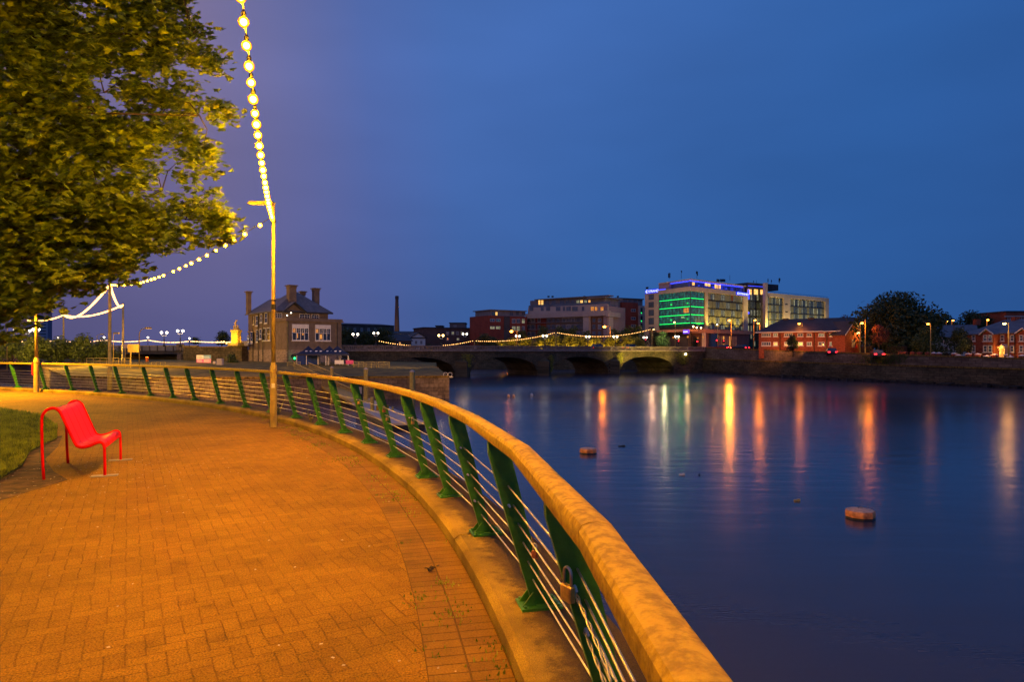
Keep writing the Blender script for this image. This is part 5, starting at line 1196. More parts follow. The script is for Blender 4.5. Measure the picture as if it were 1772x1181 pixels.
mast(BL,1158,483,472,4,[(-.35,.3,1.6),(.4,.3,1.8)]); mast(BL,1179,482,468,5,[(0,.5,.2),(.2,.2,.7)]); mast(BR,1206,482,469,4,[(-.3,.3,.9),(.3,.3,1.5)]); mast(BR,1263,486,476,6,[])
for x in(1240,1246,1250): prect(h,BR,5,x,x+4,483.5,488,.3,M['dark'],'roof_plant')
# left wing and its sign
WL=BW.L; b=MB(); b.box(0,WL,0,10,1.5,23.2); setf(b.build('wing_wall',CR,h),BW,h)
for ya,yb in((510,519),(523,532.5),(536.5,547),(550.5,562),(566,576)): pwin(h,BW,-.003,1122.5,1131.5,ya,yb,2,1,DKF,M['blueglass'],.12)
def text(parent,B,s,x0,z0,c,hgt,mt,name='sign_letters',wid=None):
    cu=bpy.data.curves.new('t','FONT'); cu.body=s; cu.size=1; cu.extrude=.02; o=bpy.data.objects.new('t',cu); COL.objects.link(o)
    bpy.context.view_layer.update(); dg=bpy.context.evaluated_depsgraph_get(); me=bpy.data.meshes.new_from_object(o.evaluated_get(dg)); bpy.data.objects.remove(o)
    xs=[v.co.x for v in me.vertices]; ys=[v.co.y for v in me.vertices]; sx_=(wid/(max(xs)-min(xs))) if wid else hgt/(max(ys)-min(ys)); sy_=hgt/(max(ys)-min(ys)); mnx=min(xs); mny=min(ys)
    for v in me.vertices: v.co=Vector((x0+(v.co.x-mnx)*sx_,c-v.co.z,z0+(v.co.y-mny)*sy_))
    me.name=name; me.materials.clear(); me.materials.append(mt); o=bpy.data.objects.new(name,me); COL.objects.link(o); o.parent=parent
    return setf(o,B,h) if B else o
def hsign(B,x0,x1,z0,z1,c):
    b=MB(); b.box(x0,x1,c-.25,c,z0,z1); sg=setf(b.build('sign_box',M['signblue'],h),B,h)
    hh=z1-z0; b=MB(); cx_=x0+hh*.62; cz=(z0+z1)/2; r_=hh*.32
    pts=[(cx_+r_*math.cos(a),c-.29,cz+r_*math.sin(a)) for a in [math.radians(50+q*26) for q in range(11)]]; b.tube(pts,hh*.07,6); b.tube([(cx_-r_*.3,c-.29,cz),(cx_+r_*.5,c-.29,cz+.05)],hh*.05,5); setf(b.build('sign_emblem',M['signwhite'],h),B,h)
    text(h,B,'STRAND',x0+hh*1.15,z0+hh*.2,c-.27,hh*.6,M['signwhite'],wid=(x1-x0)-hh*1.35)
hsign(BW,-.2,WL-.15,23.25,24.75,.6)
xa,_=BR.at(1274,508,-.5); hsign(BR,xa,LR+.1,zt+.1,zt+1.3,-.53)
b=MB(); x,_=BW.at(1119.5,500,3); b.lathe([(.05,23.2),(.05,26)],(x,3,0),5); b.box(x-.5,x+.7,2.9,3.1,25.4,26.1); setf(b.build('roof_vent',M['dark'],h),BW,h)
# podium
b=MB(); b.box(-4,LG-.2,-1,.39,1.5,9.4); setf(b.build('podium_wall',M['darkwall'],h),BL,h)
OC=mat('terracotta canopy',(.50,.24,.13),.7,0,.15,.4)
b=MB(); b.box(.5,LG+4.5,-5,-.9,8.4,9.2); setf(b.build('entrance_canopy',OC,h),BL,h)
pa_,_=BR.at(1219,575,-5); pb2,_=BR.at(1302,575,-5)
b=MB(); b.box(pa_,pb2,-5,.3,8.0,9.3); setf(b.build('entrance_canopy',OC,h),BR,h)
b=MB(); b.box(pa_+.3,pb2-.5,-4,.2,1.5,8.0); setf(b.build('podium_wall',mat('brown glazed wall',(.16,.07,.04),.4,0,.2,.5),h),BR,h)
b=MB(); b.box(pa_,pa_+.9,-5.0,-4.01,1.5,8.0); setf(b.build('cream_column',CR,h),BR,h)
x0,_=BR.at(1226,580,-4.0);x1,_=BR.at(1242,580,-4.0); b=MB(); b.box(x0,x1,-4.06,-4.003,3.4,7.9); setf(b.build('dark_opening',M['glass'],h),BR,h)
for k in range(9):
    x=x1+.4+k*1.35; setf(win(h,x,x+1.15,3.6,7.2,-4.0-.003,'f',1,2,mat('copper frame',(.25,.09,.04),.5) if k==0 else bpy.data.materials['copper frame'],M['wino'] if k in(2,5) else emitvar('dim lobby glazing',(.06,.015,.003),(.16,.05,.01),.8,.5) if k==0 else bpy.data.materials['dim lobby glazing'],.1,'lobby_window'),BR,h)
xa,_=BL.at(1183,572,-5.05); xb,_=BL.at(1193,572,-5.05); b=MB(); b.box(xa,xb,-5.3,-5.03,7.7,9.0); setf(b.build('entrance_sign',M['purplesig'],h),BL,h)
b=MB(); 
for k in range(5): b.box(xa+.25+k*.42,xa+.25+k*.42+.26,-5.36,-5.31,8.15,8.5)
setf(b.build('sign_letters',M['signwhite'],h),BL,h)
for px_,py_ in((1164,583),(1174,586),(1189,582),(1206,584),(1216,582)): prect(h,BL,-1,px_,px_+2.2,py_,py_+3,.08,M['wino'],'lit_room')
# terrace bulbs
a=P(1194,562,216); q=P(1219,566,214); festoon(a,q,.5,1.15,'short string of five warm bulbs over the hotel terrace',emit('terrace bulb',(1,.55,.22),12),.27,.03,seg=3,group='terrace lights')
# middle tower, fin and right block
BT=bf2(1293,251,1325,256)
b=MB(); b.box(0,BT.L,.3,14,1.5,zat(BT,1308,500)); setf(b.build('tower_wall',M['darkwall'],h),BT,h)
TG=mat('dark olive glass',(.07,.085,.06),.12,0,.35,.3,spec=.8)
for f in range(7):
    z0=3.2+f*2.95; b=MB(); w_=BT.L/6
    for k in range(6): b.box(k*w_+.08,(k+1)*w_-.08,.1,.18,z0+.2,z0+2.75)
    setf(b.build('curtain_wall_glass',TG if f else M['tealglass'],h),BT,h); b=MB(); b.box(0,BT.L,.02,.29,z0-.05,z0+.12); setf(b.build('floor_edge',DKF,h),BT,h)
    for k in range(6):
        if rnd.random()<.45: b=MB(); b.box(k*w_+.25,k*w_+.25+w_*.45,.04,.09,z0+.5,z0+2.5); setf(b.build('lit_room',rnd.choice([CU,M['wincurtain']]),h),BT,h)
for x,y in((1294,501),(1305,501),(1316,501)): prect(h,BT,.0,x,x+6.5,y,y+9,.03,M['winw'],'lit_room')
b=MB(); zz=zat(BT,1308,501); b.box(-.5,BT.L+6.5,-.6,12,zz,zz+2.3); setf(b.build('penthouse_wall',M['roofdark'],h),BT,h)
b=MB(); b.box(-.3,BT.L-.5,-.8,-.61,zz+1.0,zz+1.12); b.box(.2,.8,-.3,-.1,zz-4,zz-.3); b.box(.2,.8,-.3,-.1,zz-9.5,zz-8.8); setf(b.build('light_strip',M['blueled'],h),BT,h)
w_=BT.p+BT.u*1-BT.v*1.6; lamp((w_.x,w_.y,zz-1),(.04,.05,1),60,.3)
BX=bf2(1324.5,249,1328.5,249.6); b=MB(); b.box(0,BX.L,0,1.2,1.5,zat(BX,1326,489.7)); setf(b.build('cream_fin',CR,h),BX,h)
BK=bf2(1328.6,252,1432,278); zk=zat(BK,1328.6,507); LK=BK.L
b=MB(); b.box(0,LK,.5,7,1.5,zk-.6); setf(b.build('inner_wall',M['darkwall'],h),BK,h)
b=MB(); b.box(1.0,LK+.4,-.4,7.5,zk-1.5,zk); setf(b.build('cream_band',CR,h),BK,h)
for pxa,pxb in((1355,1366),(1427,1432)): x0,_=BK.at(pxa,540);x1,_=BK.at(pxb,540); b=MB(); b.box(x0,x1+(.4 if pxb>1430 else 0),-.38,6.8,1.5,zk-1.503); setf(b.build('cream_column',CR,h),BK,h)
for y_ in(526,539,551.5): prect(h,BK,-.38,1359,1363,y_,y_+2,.03,M['dark'],'small_opening')
for (pxa,pxb,nb) in((1329,1354.5,4),(1367,1426.5,9)):
    x0,_=BK.at(pxa,540);x1,_=BK.at(pxb,540); w_=(x1-x0)/nb
    for f in range(5):
        z1=zk-1.7-f*2.9; z0=z1-2.5
        for k in range(nb):
            a=x0+k*w_+.07; q=a+w_-.14; s_=a+(q-a)*.34
            setf(win(h,a,s_,z0,z1,.2,'f',1,1,DKF,rnd.choice([CU,CU,M['blueglass'],M['wincurtain']]),.07),BK,h)
            if k%2==0: b=MB(); b.box(s_+.02,q-.02,.12,.22,z0,z1); b.box(q+.02,min(x1,q+w_*.6),.15,.24,z0-.0,z1) if 0 else None; setf(b.build('olive_panel',OL,h),BK,h)
            else: b=MB(); b.box(s_+.02,q-.02,.12,.22,z0,z1); setf(b.build('glass_panel',TG,h),BK,h)
    b=MB(); 
    for f in range(5): z=zk-1.7-f*2.9; b.box(x0,x1,.0,.49,z-2.88,z-2.55)
    setf(b.build('floor_edge',DKF,h),BK,h)
b=MB(); b.tube([(1,0,zk+.6),(LK,0,zk+.6)],.05,5)
for k in range(40): b.lathe([(.03,zk),(.03,zk+.6)],(1+k*(LK-1)/39,0,0),4)
setf(T(b.build('roof_railing',M['dark'],h)),BK,h)
for px_,ytop,pp in((1329,482,[(0,.25,1.2)]),(1334.5,484,[(.2,.2,.8)]),(1349,481,[(-.3,.3,1.6),(.2,.3,1.0)]),(1309,485,[]),(1304,485.5,[(0,.2,.5)])): mast(BT,px_,491,ytop,5,pp)
# floodlights washing the facades with yellow light
YG=(1,.70,.12)
for px_,pw in((1222,900),(1238,800),(1254,800),(1270,800),(1288,1100)):
    x,_=BR.at(px_,570,-3); w_=BR.p+BR.u*x-BR.v*3.2; t_=BR.p+BR.u*x; spot((w_.x,w_.y,9.5),(t_.x,t_.y,17),YG,pw*3.2,100)
x=1326; w_=BX.p-BX.v*3.5; spot((w_.x,w_.y,9),(BX.p.x,BX.p.y,18),YG,3800,90)
for px_,pw in((1340,1300),(1360,1500),(1385,1200),(1408,1200),(1430,1500)):
    x,_=BK.at(px_,570,-4); w_=BK.p+BK.u*x-BK.v*4; t_=BK.p+BK.u*x; spot((w_.x,w_.y,9),(t_.x,t_.y,17),(1,.72,.22),pw*2.9,110)
w_=P(1262,568,207); lamp(w_,(1,.33,.03),5200,.6); lamp(P(1190,580,212),(1,.5,.15),500,.4); lamp(P(1235,590,205),(1,.35,.04),1800,.5); lamp(P(1280,590,205),(1,.35,.04),1500,.5)
lamp(P(1128,560,225),(1,.55,.3),1600,.5); lamp(P(1150,500,222),(1,.6,.4),500,.5)
# ---------------- apartments
B2=bf2(909,263,1052,240); B3=bf2(1052,240,1076,250); B1=bf2(845,252,912,262)
a_=brootz('apartment_block',B2,'long pale and red riverside apartment block with stepped balconies and lit windows','apartments')
h_save=h; PALE=M['pale']; RC=M['redclad']; GR=M['grey']
def mkB(r): return r
pgram(a_,B2,B3,1.95,1.5,zat(B2,1040,529.5),mat('shadowed mauve render',(.24,.18,.18),.9,0,.15,.3),'wall',6)
prect(a_,B2,1.5,914,1052,529.5,541,.0,PALE,'upper_wall',.5)
prect(a_,B2,0,909,1052,540.5,549,.0,PALE,'balcony_band',2.0)
b=MB(); zz=zat(B2,990,541); b.box(0,B2.L,.003,1.5,zz-.4,zz-.25); setf(b.build('balcony_floor',GR,a_),B2,a_)
prect(a_,B2,1.3,1011,1021,548.5,600,.9,PALE,'pale_column',.6)
prect(a_,B2,1.9,912,918,548.5,600,.0,RC,'red_panel',.05); prect(a_,B2,1.9,927,945,548.5,600,.0,RC,'red_panel',.05)
prect(a_,B2,1.9,972,1010,549,600,.0,GR,'grey_panel',.05); prect(a_,B2,1.9,1023,1050,549,600,.0,mat('brown panel',(.22,.12,.08),.8,0,.15,.4),'brown_panel',.05)
rn=random.Random(8)
for ya,yb,c in((551,558,1.85),(562,570,1.85),(574,582,1.85)):
    for x in(913,919.5,930,947,955,963,973,981,989,998,1025,1035):
        pwin(a_,B2,c,x,x+5.5,ya,yb,2,1,M['white'] if rn.random()<.3 else GR,M['winw'] if rn.random()<.05 else M['blueglass'],.12)
    b=MB(); z=zat(B2,960,yb); x0,_=B2.at(913,560,.6);x1,_=B2.at(1009,560,.6); b.box(x0,x1,.6,1.8,z-.15,z+.02); setf(b.build('balcony_floor',GR,a_),B2,a_)
    b=MB(); z=zat(B2,960,yb); b.box(x0,x1,.6,.66,z+.95,z+1.03)
    k=x0
    while k<x1: b.box(k,k+.06,.61,.65,z+.021,z+.949); k+=.7
    setf(b.build('balcony_rail',M['dark'],a_),B2,a_)
for x,wd,lit in((916,7,0),(936,5,0),(945,7,0),(962,8,0),(974,4,0),(980,8,0),(990,10,0),(1007,4,0),(1022,6,1),(1029,5,1),(1039,6,1),(1046,5,1)):
    pwin(a_,B2,1.5,x,x+wd,531,538.5,2,1,GR,M['wino'] if lit else M['blueglass'],.1)
b=MB(); x0,_=B2.at(931,520,3.5); x1=B2.L+.5; z0=zat(B2,990,529.5); z1=zat(B2,990,516.5,3.5); b.box(x0,x1-3.6,3.5,5.5,z0,z1); setf(b.build('penthouse_wall',GR,a_),B2,a_); pgram(a_,B2,B3,3.6,z0,z1-.01,GR,'penthouse_core',4)
b=MB(); b.box(x0-1,x1-1.5,2.3,6,z1,z1+.35); setf(b.build('roof_slab',mat('grey roof slab',(.20,.18,.17),.8),a_),B2,a_)
for x,wd,lit in((931.5,4,1),(936.5,4,1),(944,6,0),(954,8,0),(969,8,0),(979,7,0),(988,6,0),(997,6,2),(1004,5,1),(1011,5,2),(1018,4,1),(1028,7,0),(1037,5,2),(1045,4,2)):
    pwin(a_,B2,3.49,x,x+wd,519.5,528,2,1,GR,[M['blueglass'],M['winw'],M['wincurtain']][lit],.1)
b=MB(); z=zat(B2,990,529.3); b.box(.5,B2.L,1.52,1.56,z,z+1.0); setf(b.build('glass_balustrade',M['blueglass'],a_),B2,a_)
b=MB(); b.box(B2.at(917,529,1.9)[0],B2.at(931,529,1.9)[0],1.6,3.4,z-.1,z); setf(b.build('terrace_floor',GR,a_),B2,a_)
for x in(948,955,1010,1026,1032,1068): prect(a_,B2,7,x,x+3,512.4,515,.3,M['dark'],'roof_plant')
b=MB(); b.box(.8,B3.L+5,.8,2.2,1.5,zat(B3,1060,530)); setf(b.build('side_wall',mat('mauve render',(.34,.26,.26),.9,0,.12,.3),a_),B3,a_)
b=MB(); b.box(2.6,B3.L+2.5,2.5,8,zat(B3,1060,530),zat(B3,1060,516)); setf(b.build('penthouse_wall',GR,a_),B3,a_); b=MB(); b.box(.8,B3.L+3.2,1.2,9,zat(B3,1060,516),zat(B3,1060,514)); setf(b.build('roof_slab',GR,a_),B3,a_)
prect(a_,B3,.0,1052,1073,541,549,.2,PALE,'balcony_band',.75); prect(a_,B3,.2,1053,1060,549,600,.3,PALE,'pale_column',.5)
r=brootz('red_apartments',B1,'lower red and grey apartment wing left of the long pale block','apartments')
b=MB(); b.box(0,B1.L,0,14,1.5,zat(B1,878,547.5)); setf(b.build('wall',RC,r),B1,r)
b=MB(); x0,_=B1.at(849,545,1.5); b.box(x0,B1.L,1.5,13,zat(B1,878,547.5),zat(B1,878,538)); setf(b.build('penthouse_wall',GR,r),B1,r); b=MB(); b.box(x0-.6,B1.L+.5,.7,14,zat(B1,878,538),zat(B1,878,536.6)); setf(b.build('roof_slab',GR,r),B1,r)
prect(r,B1,0,872,882,548,600,.15,M['darkwall'],'stair_recess')
for x,y,wd,lit in((851,540,5,0),(857,540,4,1),(882,540,6,0),(893,539.5,5,0),(903,539.5,6,0)): pwin(r,B1,1.49,x,x+wd,y,y+6.5,2,1,GR,M['winw'] if lit else M['blueglass'],.1)
for y in(552,565): 
    for x,wd in((848,8),(858,8),(886,6),(894,6),(903,5)): pwin(r,B1,-.003,x,x+wd,y,y+(5 if x<870 else 8),2,1,M['white'],M['wincurtain'] if (x+y)%2 else M['blueglass'],.1)
BQ=bf2(1069,262,1116,268); r=brootz('dark_apartments',BQ,'dim red and grey apartment block wedged between the pale block and the hotel','apartments')
b=MB(); b.box(0,BQ.L,1.5,13,1.5,zat(BQ,1090,517.5)); setf(b.build('wall',GR,r),BQ,r); b=MB(); b.box(-.3,BQ.L+.3,.9,14,zat(BQ,1090,517.5),zat(BQ,1090,516)); setf(b.build('roof_slab',M['roofdark'],r),BQ,r)
b=MB(); b.box(BQ.at(1077,540)[0],BQ.at(1104,540)[0],0,1.4,1.5,zat(BQ,1090,524)); setf(b.build('red_panel',RC,r),BQ,r)
b=MB(); b.box(BQ.at(1104,540)[0],BQ.L,-1,1.4,1.5,zat(BQ,1090,529)); setf(b.build('pale_column',PALE,r),BQ,r)
for y in(521,): 
    for x in(1079,1087,1096,1104): pwin(r,BQ,1.4,x,x+6,519,523,2,1,GR,M['blueglass'],.1)
for y in(535,549,562):
    pwin(r,BQ,-.003,1092,1100,y,y+5,2,1,M['white'],M['blueglass'],.1)
    prect(r,BQ,-1.0,1108.5,1112,y-2,y+6,.03,M['tealglass'],'stair_window')
for y in(541,555): prect(r,BQ,-1.05,1109.5,1110.5,y,y+2,.04,M['greenled'],'green_lamp')
for px_,py_,Y,pw in((885,574,205,5200),(1046,566,205,5200)): pass
# ---------------- street lights of the far bank
def flare_lamp(px_,py_,Y,zb,label,lens,arm=-.9,light=None,pw=900,size=1.0,lc=(1,.22,.008),post=True):
    p=P(px_,py_,Y); h_=p.z-zb; o=root('street_lamp',(p.x-arm*size,Y,zb),0,label,'street lamp','street lamps on the far bank')
    b=MB(); b.tube([(0,0,0),(0,0,h_*.5),(0,0,h_+.15)],[.12*size,.09*size,.06*size],7); b.tube([(0,0,h_+.1),(arm*.5*size,0,h_+.22),(arm*size,0,h_+.2)],.05*size,5); b.build('pole_shaft',M['pole'],o,smooth=True)
    b=MB(); b.prismxz([(arm*size-.45*size,h_+.05),(arm*size+.4*size,h_+.08),(arm*size+.3*size,h_+.28),(arm*size-.3*size,h_+.28)],-.16,.16); b.build('lamp_head',M['dark'],o)
    b=MB(); b.ball((arm*size,0,h_),.24*size,9,6,.7); b.build('lens',lens,o,smooth=True)
    if light is not False: lamp((p.x+(arm),Y-1.6,p.z-.6),lc,pw*.24,.5)
    return o
LO=M['lampo']; LY=M['lampy']
flare_lamp(885,574,206,2,'bright orange starry street lamp before the red apartments',LO,pw=5200,size=2.0)
flare_lamp(1046,566,206,2,'bright orange starry street lamp before the long pale apartments',LO,pw=6000,size=2.0)
flare_lamp(1262,555,178,2,'tall orange street lamp in front of the hotel podium',LO,pw=7000,size=1.4,arm=-.4)
flare_lamp(1167,558,190,2,'tall white-topped lamp left of the hotel entrance',LY,arm=-.2,pw=200,size=1.1,lc=(1,.8,.5))
flare_lamp(1241,562,185,2,'white lamp left of the tall orange one at the hotel',M['lampw'],arm=-.2,pw=150,lc=(1,.7,.4))
flare_lamp(1306.5,554.5,150,1.6,'upper lamp of the close pair left of the brick terrace',LO,pw=900,arm=.3)
flare_lamp(1312,560,148,1.5,'lower lamp of the close pair left of the brick terrace',LO,pw=2600,arm=-.35)
flare_lamp(1383,560.5,135,1.1,'orange street lamp in front of the long brick terrace',LO,pw=1100,arm=-.6)
flare_lamp(1491.5,559.5,117,.7,'street lamp at the gable end of the brick terrace',LO,pw=2100,arm=.35)
flare_lamp(1606,561,106,.4,'dim orange lamp in front of the big dark tree',LO,pw=90,arm=-.5,size=.8)
flare_lamp(1738,560.5,96.5,.1,'street lamp in front of the slate roofed houses at the right',LY,pw=1100,arm=-.6,lc=(1,.42,.1))
flare_lamp(1709,554,140,1,'orange lamp behind the roofs of the right hand houses',LO,pw=900,arm=.2,size=1.0)
flare_lamp(1649,555,170,1.5,'far orange lamp between the trees, right of the big tree',LO,pw=700,arm=.3)
flare_lamp(1639,556.5,175,1.5,'weaker far orange lamp just left of another between the trees',LO,pw=200,arm=.3,size=.7)
flare_lamp(1594,554.5,160,1.5,'small orange lamp glowing through the big dark tree',LO,pw=100,arm=.3,size=.6)
flare_lamp(1131,570.5,196,2,'small warm lamp at the right end of the bridge festoon',LY,pw=80,arm=.3,size=.9)
r=root('festoon_pole',(BB.p+BB.u*BB.at(1127,570,WB*.5)[0]+BB.v*WB*.5),0,'festoon pole at the right end of the bridge festoon','pole'); zz_=EYE+(HY-570)*r.location.y/F; r.location.z=ZD; b=MB(); b.lathe([(.11,0),(.07,zz_-ZD)],(0,0,0),8); b.build('pole_shaft',M['pole'],r); b=MB(); b.lathe([(.11,zz_-ZD-.15),(.11,zz_-ZD)],(0,0,0),8); b.build('pole_band',M['dark'],r)
p=P(1497,610,116); r=root('plain_pole',(p.x,p.y,.6),0,'tall plain pole just right of the gable end street lamp','pole'); b=MB(); b.lathe([(.1,0),(.07,EYE+(HY-553)*116/F-.6)],(0,0,0),8); b.build('pole_shaft',M['pole'],r); b=MB(); b.box(-.13,.13,-.13,.13,0,.2); b.build('pole_foot',M['pole'],r)
p=P(1651,610,110); r=root('plain_pole',(p.x,p.y,.3),0,'dark thin pole between the two dark trees at the right','pole'); b=MB(); b.lathe([(.08,0),(.05,EYE+(HY-563)*110/F-.3)],(0,0,0),8); b.build('pole_shaft',M['dark'],r); b=MB(); b.box(-.1,.1,-.1,.1,0,.2); b.build('pole_foot',M['dark'],r)
# traffic signals at the bridge head
for i,(x,y,lb) in enumerate([(1206.5,593,'red traffic signal before the round topiary tree'),(1240,591,'red traffic signal right of the hotel column'),(1174,592,'small red signal below the white-topped lamp'),(1117,590,'red signal beside the globe lamp at the bridge end'),(1252,592,'amber and red signal farthest right before the lobby')]):
    Y=178; p=P(x,y,Y); r=root('traffic_light',(p.x,p.y,1.9),0,lb,'traffic light','traffic lights at the bridge head'); b=MB(); b.lathe([(.06,0),(.06,p.z-2.0)],(0,0,0),6); b.build('pole_shaft',M['dark'],r); b=MB(); b.bevbox(-.22,.22,-.12,.12,p.z-2.4,p.z-1.3,.05); b.build('housing',M['dark'],r); b=MB(); b.ball((0,-.16,p.z-1.65),.2 if i<2 else .14,8,5); b.build('lens',M['redsig'],r)
# ---------------- cars
def car(px_,py_,Y,rz,label,mt,tail=True,zb=None):
    p=P(px_,py_,Y); r=root('car',(p.x,p.y,zb if zb is not None else p.z),R(rz),label,'car','cars on the far road')
    b=MB(); b.prismxz([(-2.1,.35),(-2.15,.7),(-2.0,.88),(-1.2,.95),(1.2,.92),(2.0,.78),(2.15,.55),(2.1,.3)],-.85,.85); b.build('body',mt,r)
    b=MB(); b.add([(-1.6,-.8,.93),(1.05,-.8,.93),(1.05,.8,.93),(-1.6,.8,.93),(-1.2,-.65,1.45),(.35,-.65,1.45),(.35,.65,1.45),(-1.2,.65,1.45)],[(0,1,5,4),(1,2,6,5),(2,3,7,6),(3,0,4,7),(4,5,6,7)]); b.build('cabin',M['glass'],r)
    b=MB(); b.box(-1.15,.3,-.62,.62,1.452,1.49); b.build('roof',mt,r)
    for sx_ in(-1.3,1.3):
        for sy_ in(-.82,.82): b=MB(); b.tube([(sx_,sy_-.1,.32),(sx_,sy_+.1,.32)],.32,12); b.build('wheel',M['dark'],r)
    for sy_ in(-.6,.6):
        b=MB(); b.box(-2.2,-2.12,sy_-.2,sy_+.2,.65,.85); b.build('tail_light',M['redsig'],r); b=MB(); b.box(2.1,2.19,sy_-.18,sy_+.18,.55,.72); b.build('headlight',M['lampy'],r)
w_=BB.p+BB.u*BB.at(1035,602,4)[0]+BB.v*4; car(1035,602,w_.y,40,'dark car with red tail lights crossing the stone bridge',M['car'],zb=ZD+.2).matrix_world if 0 else car(1035,602,w_.y,40,'dark car with red tail lights crossing the stone bridge',M['car'],zb=ZD+.2)
w_=BB.p+BB.u*BB.at(1093,602,4)[0]; car(1093,602,w_.y+4,40,'car nearing the far end of the stone bridge',M['car'],zb=ZD+.2)
car(1250,601,171,120,'red car passing below the hotel lobby windows',mat('red car paint',(.5,.02,.01),.25),zb=2.0); car(1281,602,163,120,'second car, following before the brick terrace',M['car'],zb=1.95)
car(1437,606,121,75,'dark parked car behind the embankment wall at the brick terrace',M['car'],zb=.9); car(1516,608,112,75,'dark parked car beside the big dark tree',M['car'],zb=.55)
lamp(P(1257,599,171),(1,.05,.02),120,.2); lamp(P(1035,600,150),(1,.03,.02),60,.2)
# ---------------- brick terrace
BH=bf2(1313,139,1463,129); ze=5.9
r=brootz('brick_terrace',BH,'long two storey red brick terrace with dark roof and white window frames','house')
b=MB(); b.box(0,BH.L,0,8,.3,ze); setf(b.build('wall',M['redbrick'],r),BH,r)
b=MB(); zr=8.55; v=[(-.5,-.6,ze-.1),(BH.L+1.2,-.6,ze-.1),(BH.L+1.2,8.6,ze-.1),(-.5,8.6,ze-.1),(3.6,4,zr),(BH.L+1.2,4,zr)]
b.add(v+[(x,y,z-.15) for x,y,z in v[:4]],[(0,1,5,4),(1,2,5),(2,3,4,5),(3,0,4),(9,8,7,6),(0,6,7,1),(1,7,8,2),(2,8,9,3),(3,9,6,0)]); setf(b.build('roof',M['roofdark'],r),BH,r)
b=MB(); b.box(-.55,BH.L,-.72,-.6,ze-.28,ze-.08); setf(b.build('fascia',M['white'],r),BH,r)
for i,(x0,x1) in enumerate(((1318,1334),(1338,1346),(1357,1372),(1380,1390),(1396,1405),(1416,1427),(1435,1455))):
    pwin(r,BH,-.003,x0,x1,577,583,4 if x1-x0>12 else 2,1,M['white'],[M['blueglass'],M['wincurtain'],M['blueglass'],M['blueglass'],M['blueglass'],M['wincurtain'],M['winw']][i],.12,sill=True)
    pwin(r,BH,-.003,x0,x1,592,599,4 if 12<x1-x0<18 else 2,1,M['white'],[M['blueglass'],M['winw'],M['wincurtain'],M['winw'],M['wincurtain'],M['blueglass'],M['wincurtain']][i],.12,sill=True)
for px_ in(1431,1350,1409): x,_=BH.at(px_,590); b=MB(); b.lathe([(.08,.3),(.08,5.7)],(x,-.1,0),6); setf(b.build('downpipe',M['pipe'],r),BH,r)
for px_ in(1360,1404): 
    x,_=BH.at(px_,560,4); b=MB(); b.box(x-.5,x+.5,3.6,4.4,zr-.6,zr+.05); b.box(x-.56,x+.56,3.54,4.46,zr+.053,zr+.13); setf(b.build('chimney',M['roofdark'],r),BH,r)
gl=bf2(1336,134,1356,133); x0,_=BH.at(1348,560,-.2); x1,_=BH.at(1358,560,-.2)
BG=bf2(1462.5,127.5,1490,129); r=brootz('gable_house',BG,'gable end of the brick terrace with white verge boards and a wall light','house'); za=zat(BG,1479,556)
b=MB(); b.box(0,BG.L,0,9,.3,5.2); gablewall(b,0,BG.L,0,5.203,za-.25,9); setf(b.build('wall',M['redbrick'],r),BG,r)
b=MB(); roofgable(b,0,BG.L,0,9,5.25,za-.05,'y',.35,.14); setf(b.build('roof',M['roofdark'],r),BG,r)
b=MB()
for s_ in(0,1):
    xa=-.35 if s_==0 else BG.L+.35; m_=BG.L/2; dz=(za-.05-5.25)/m_*.35
    b.add([(xa,-.42,5.25-dz-.08),(xa,-.42,5.25-dz+.16),(m_,-.42,za+.12),(m_,-.42,za-.14),(xa,-.36,5.25-dz-.08),(xa,-.36,5.25-dz+.16),(m_,-.36,za+.12),(m_,-.36,za-.14)],[(0,1,2,3),(7,6,5,4),(0,4,5,1),(1,5,6,2),(0,3,7,4)])
setf(b.build('verge_board',M['white'],r),BG,r)
prect(r,BG,0,1474,1479.5,588,602,.05,M['pale'],'notice_board'); prect(r,BG,-.0,1480,1483,598,603,.12,M['red2'],'post_box')
x,z=BG.at(1484,577,0); b=MB(); b.box(x-.15,x+.15,-.5,-.003,z-.1,z+.15); setf(b.build('wall_light',M['lampy'],r),BG,r); w_=BG.p+BG.u*x-BG.v*.9; lamp((w_.x,w_.y,z-.3),(1,.5,.08),180,.1)
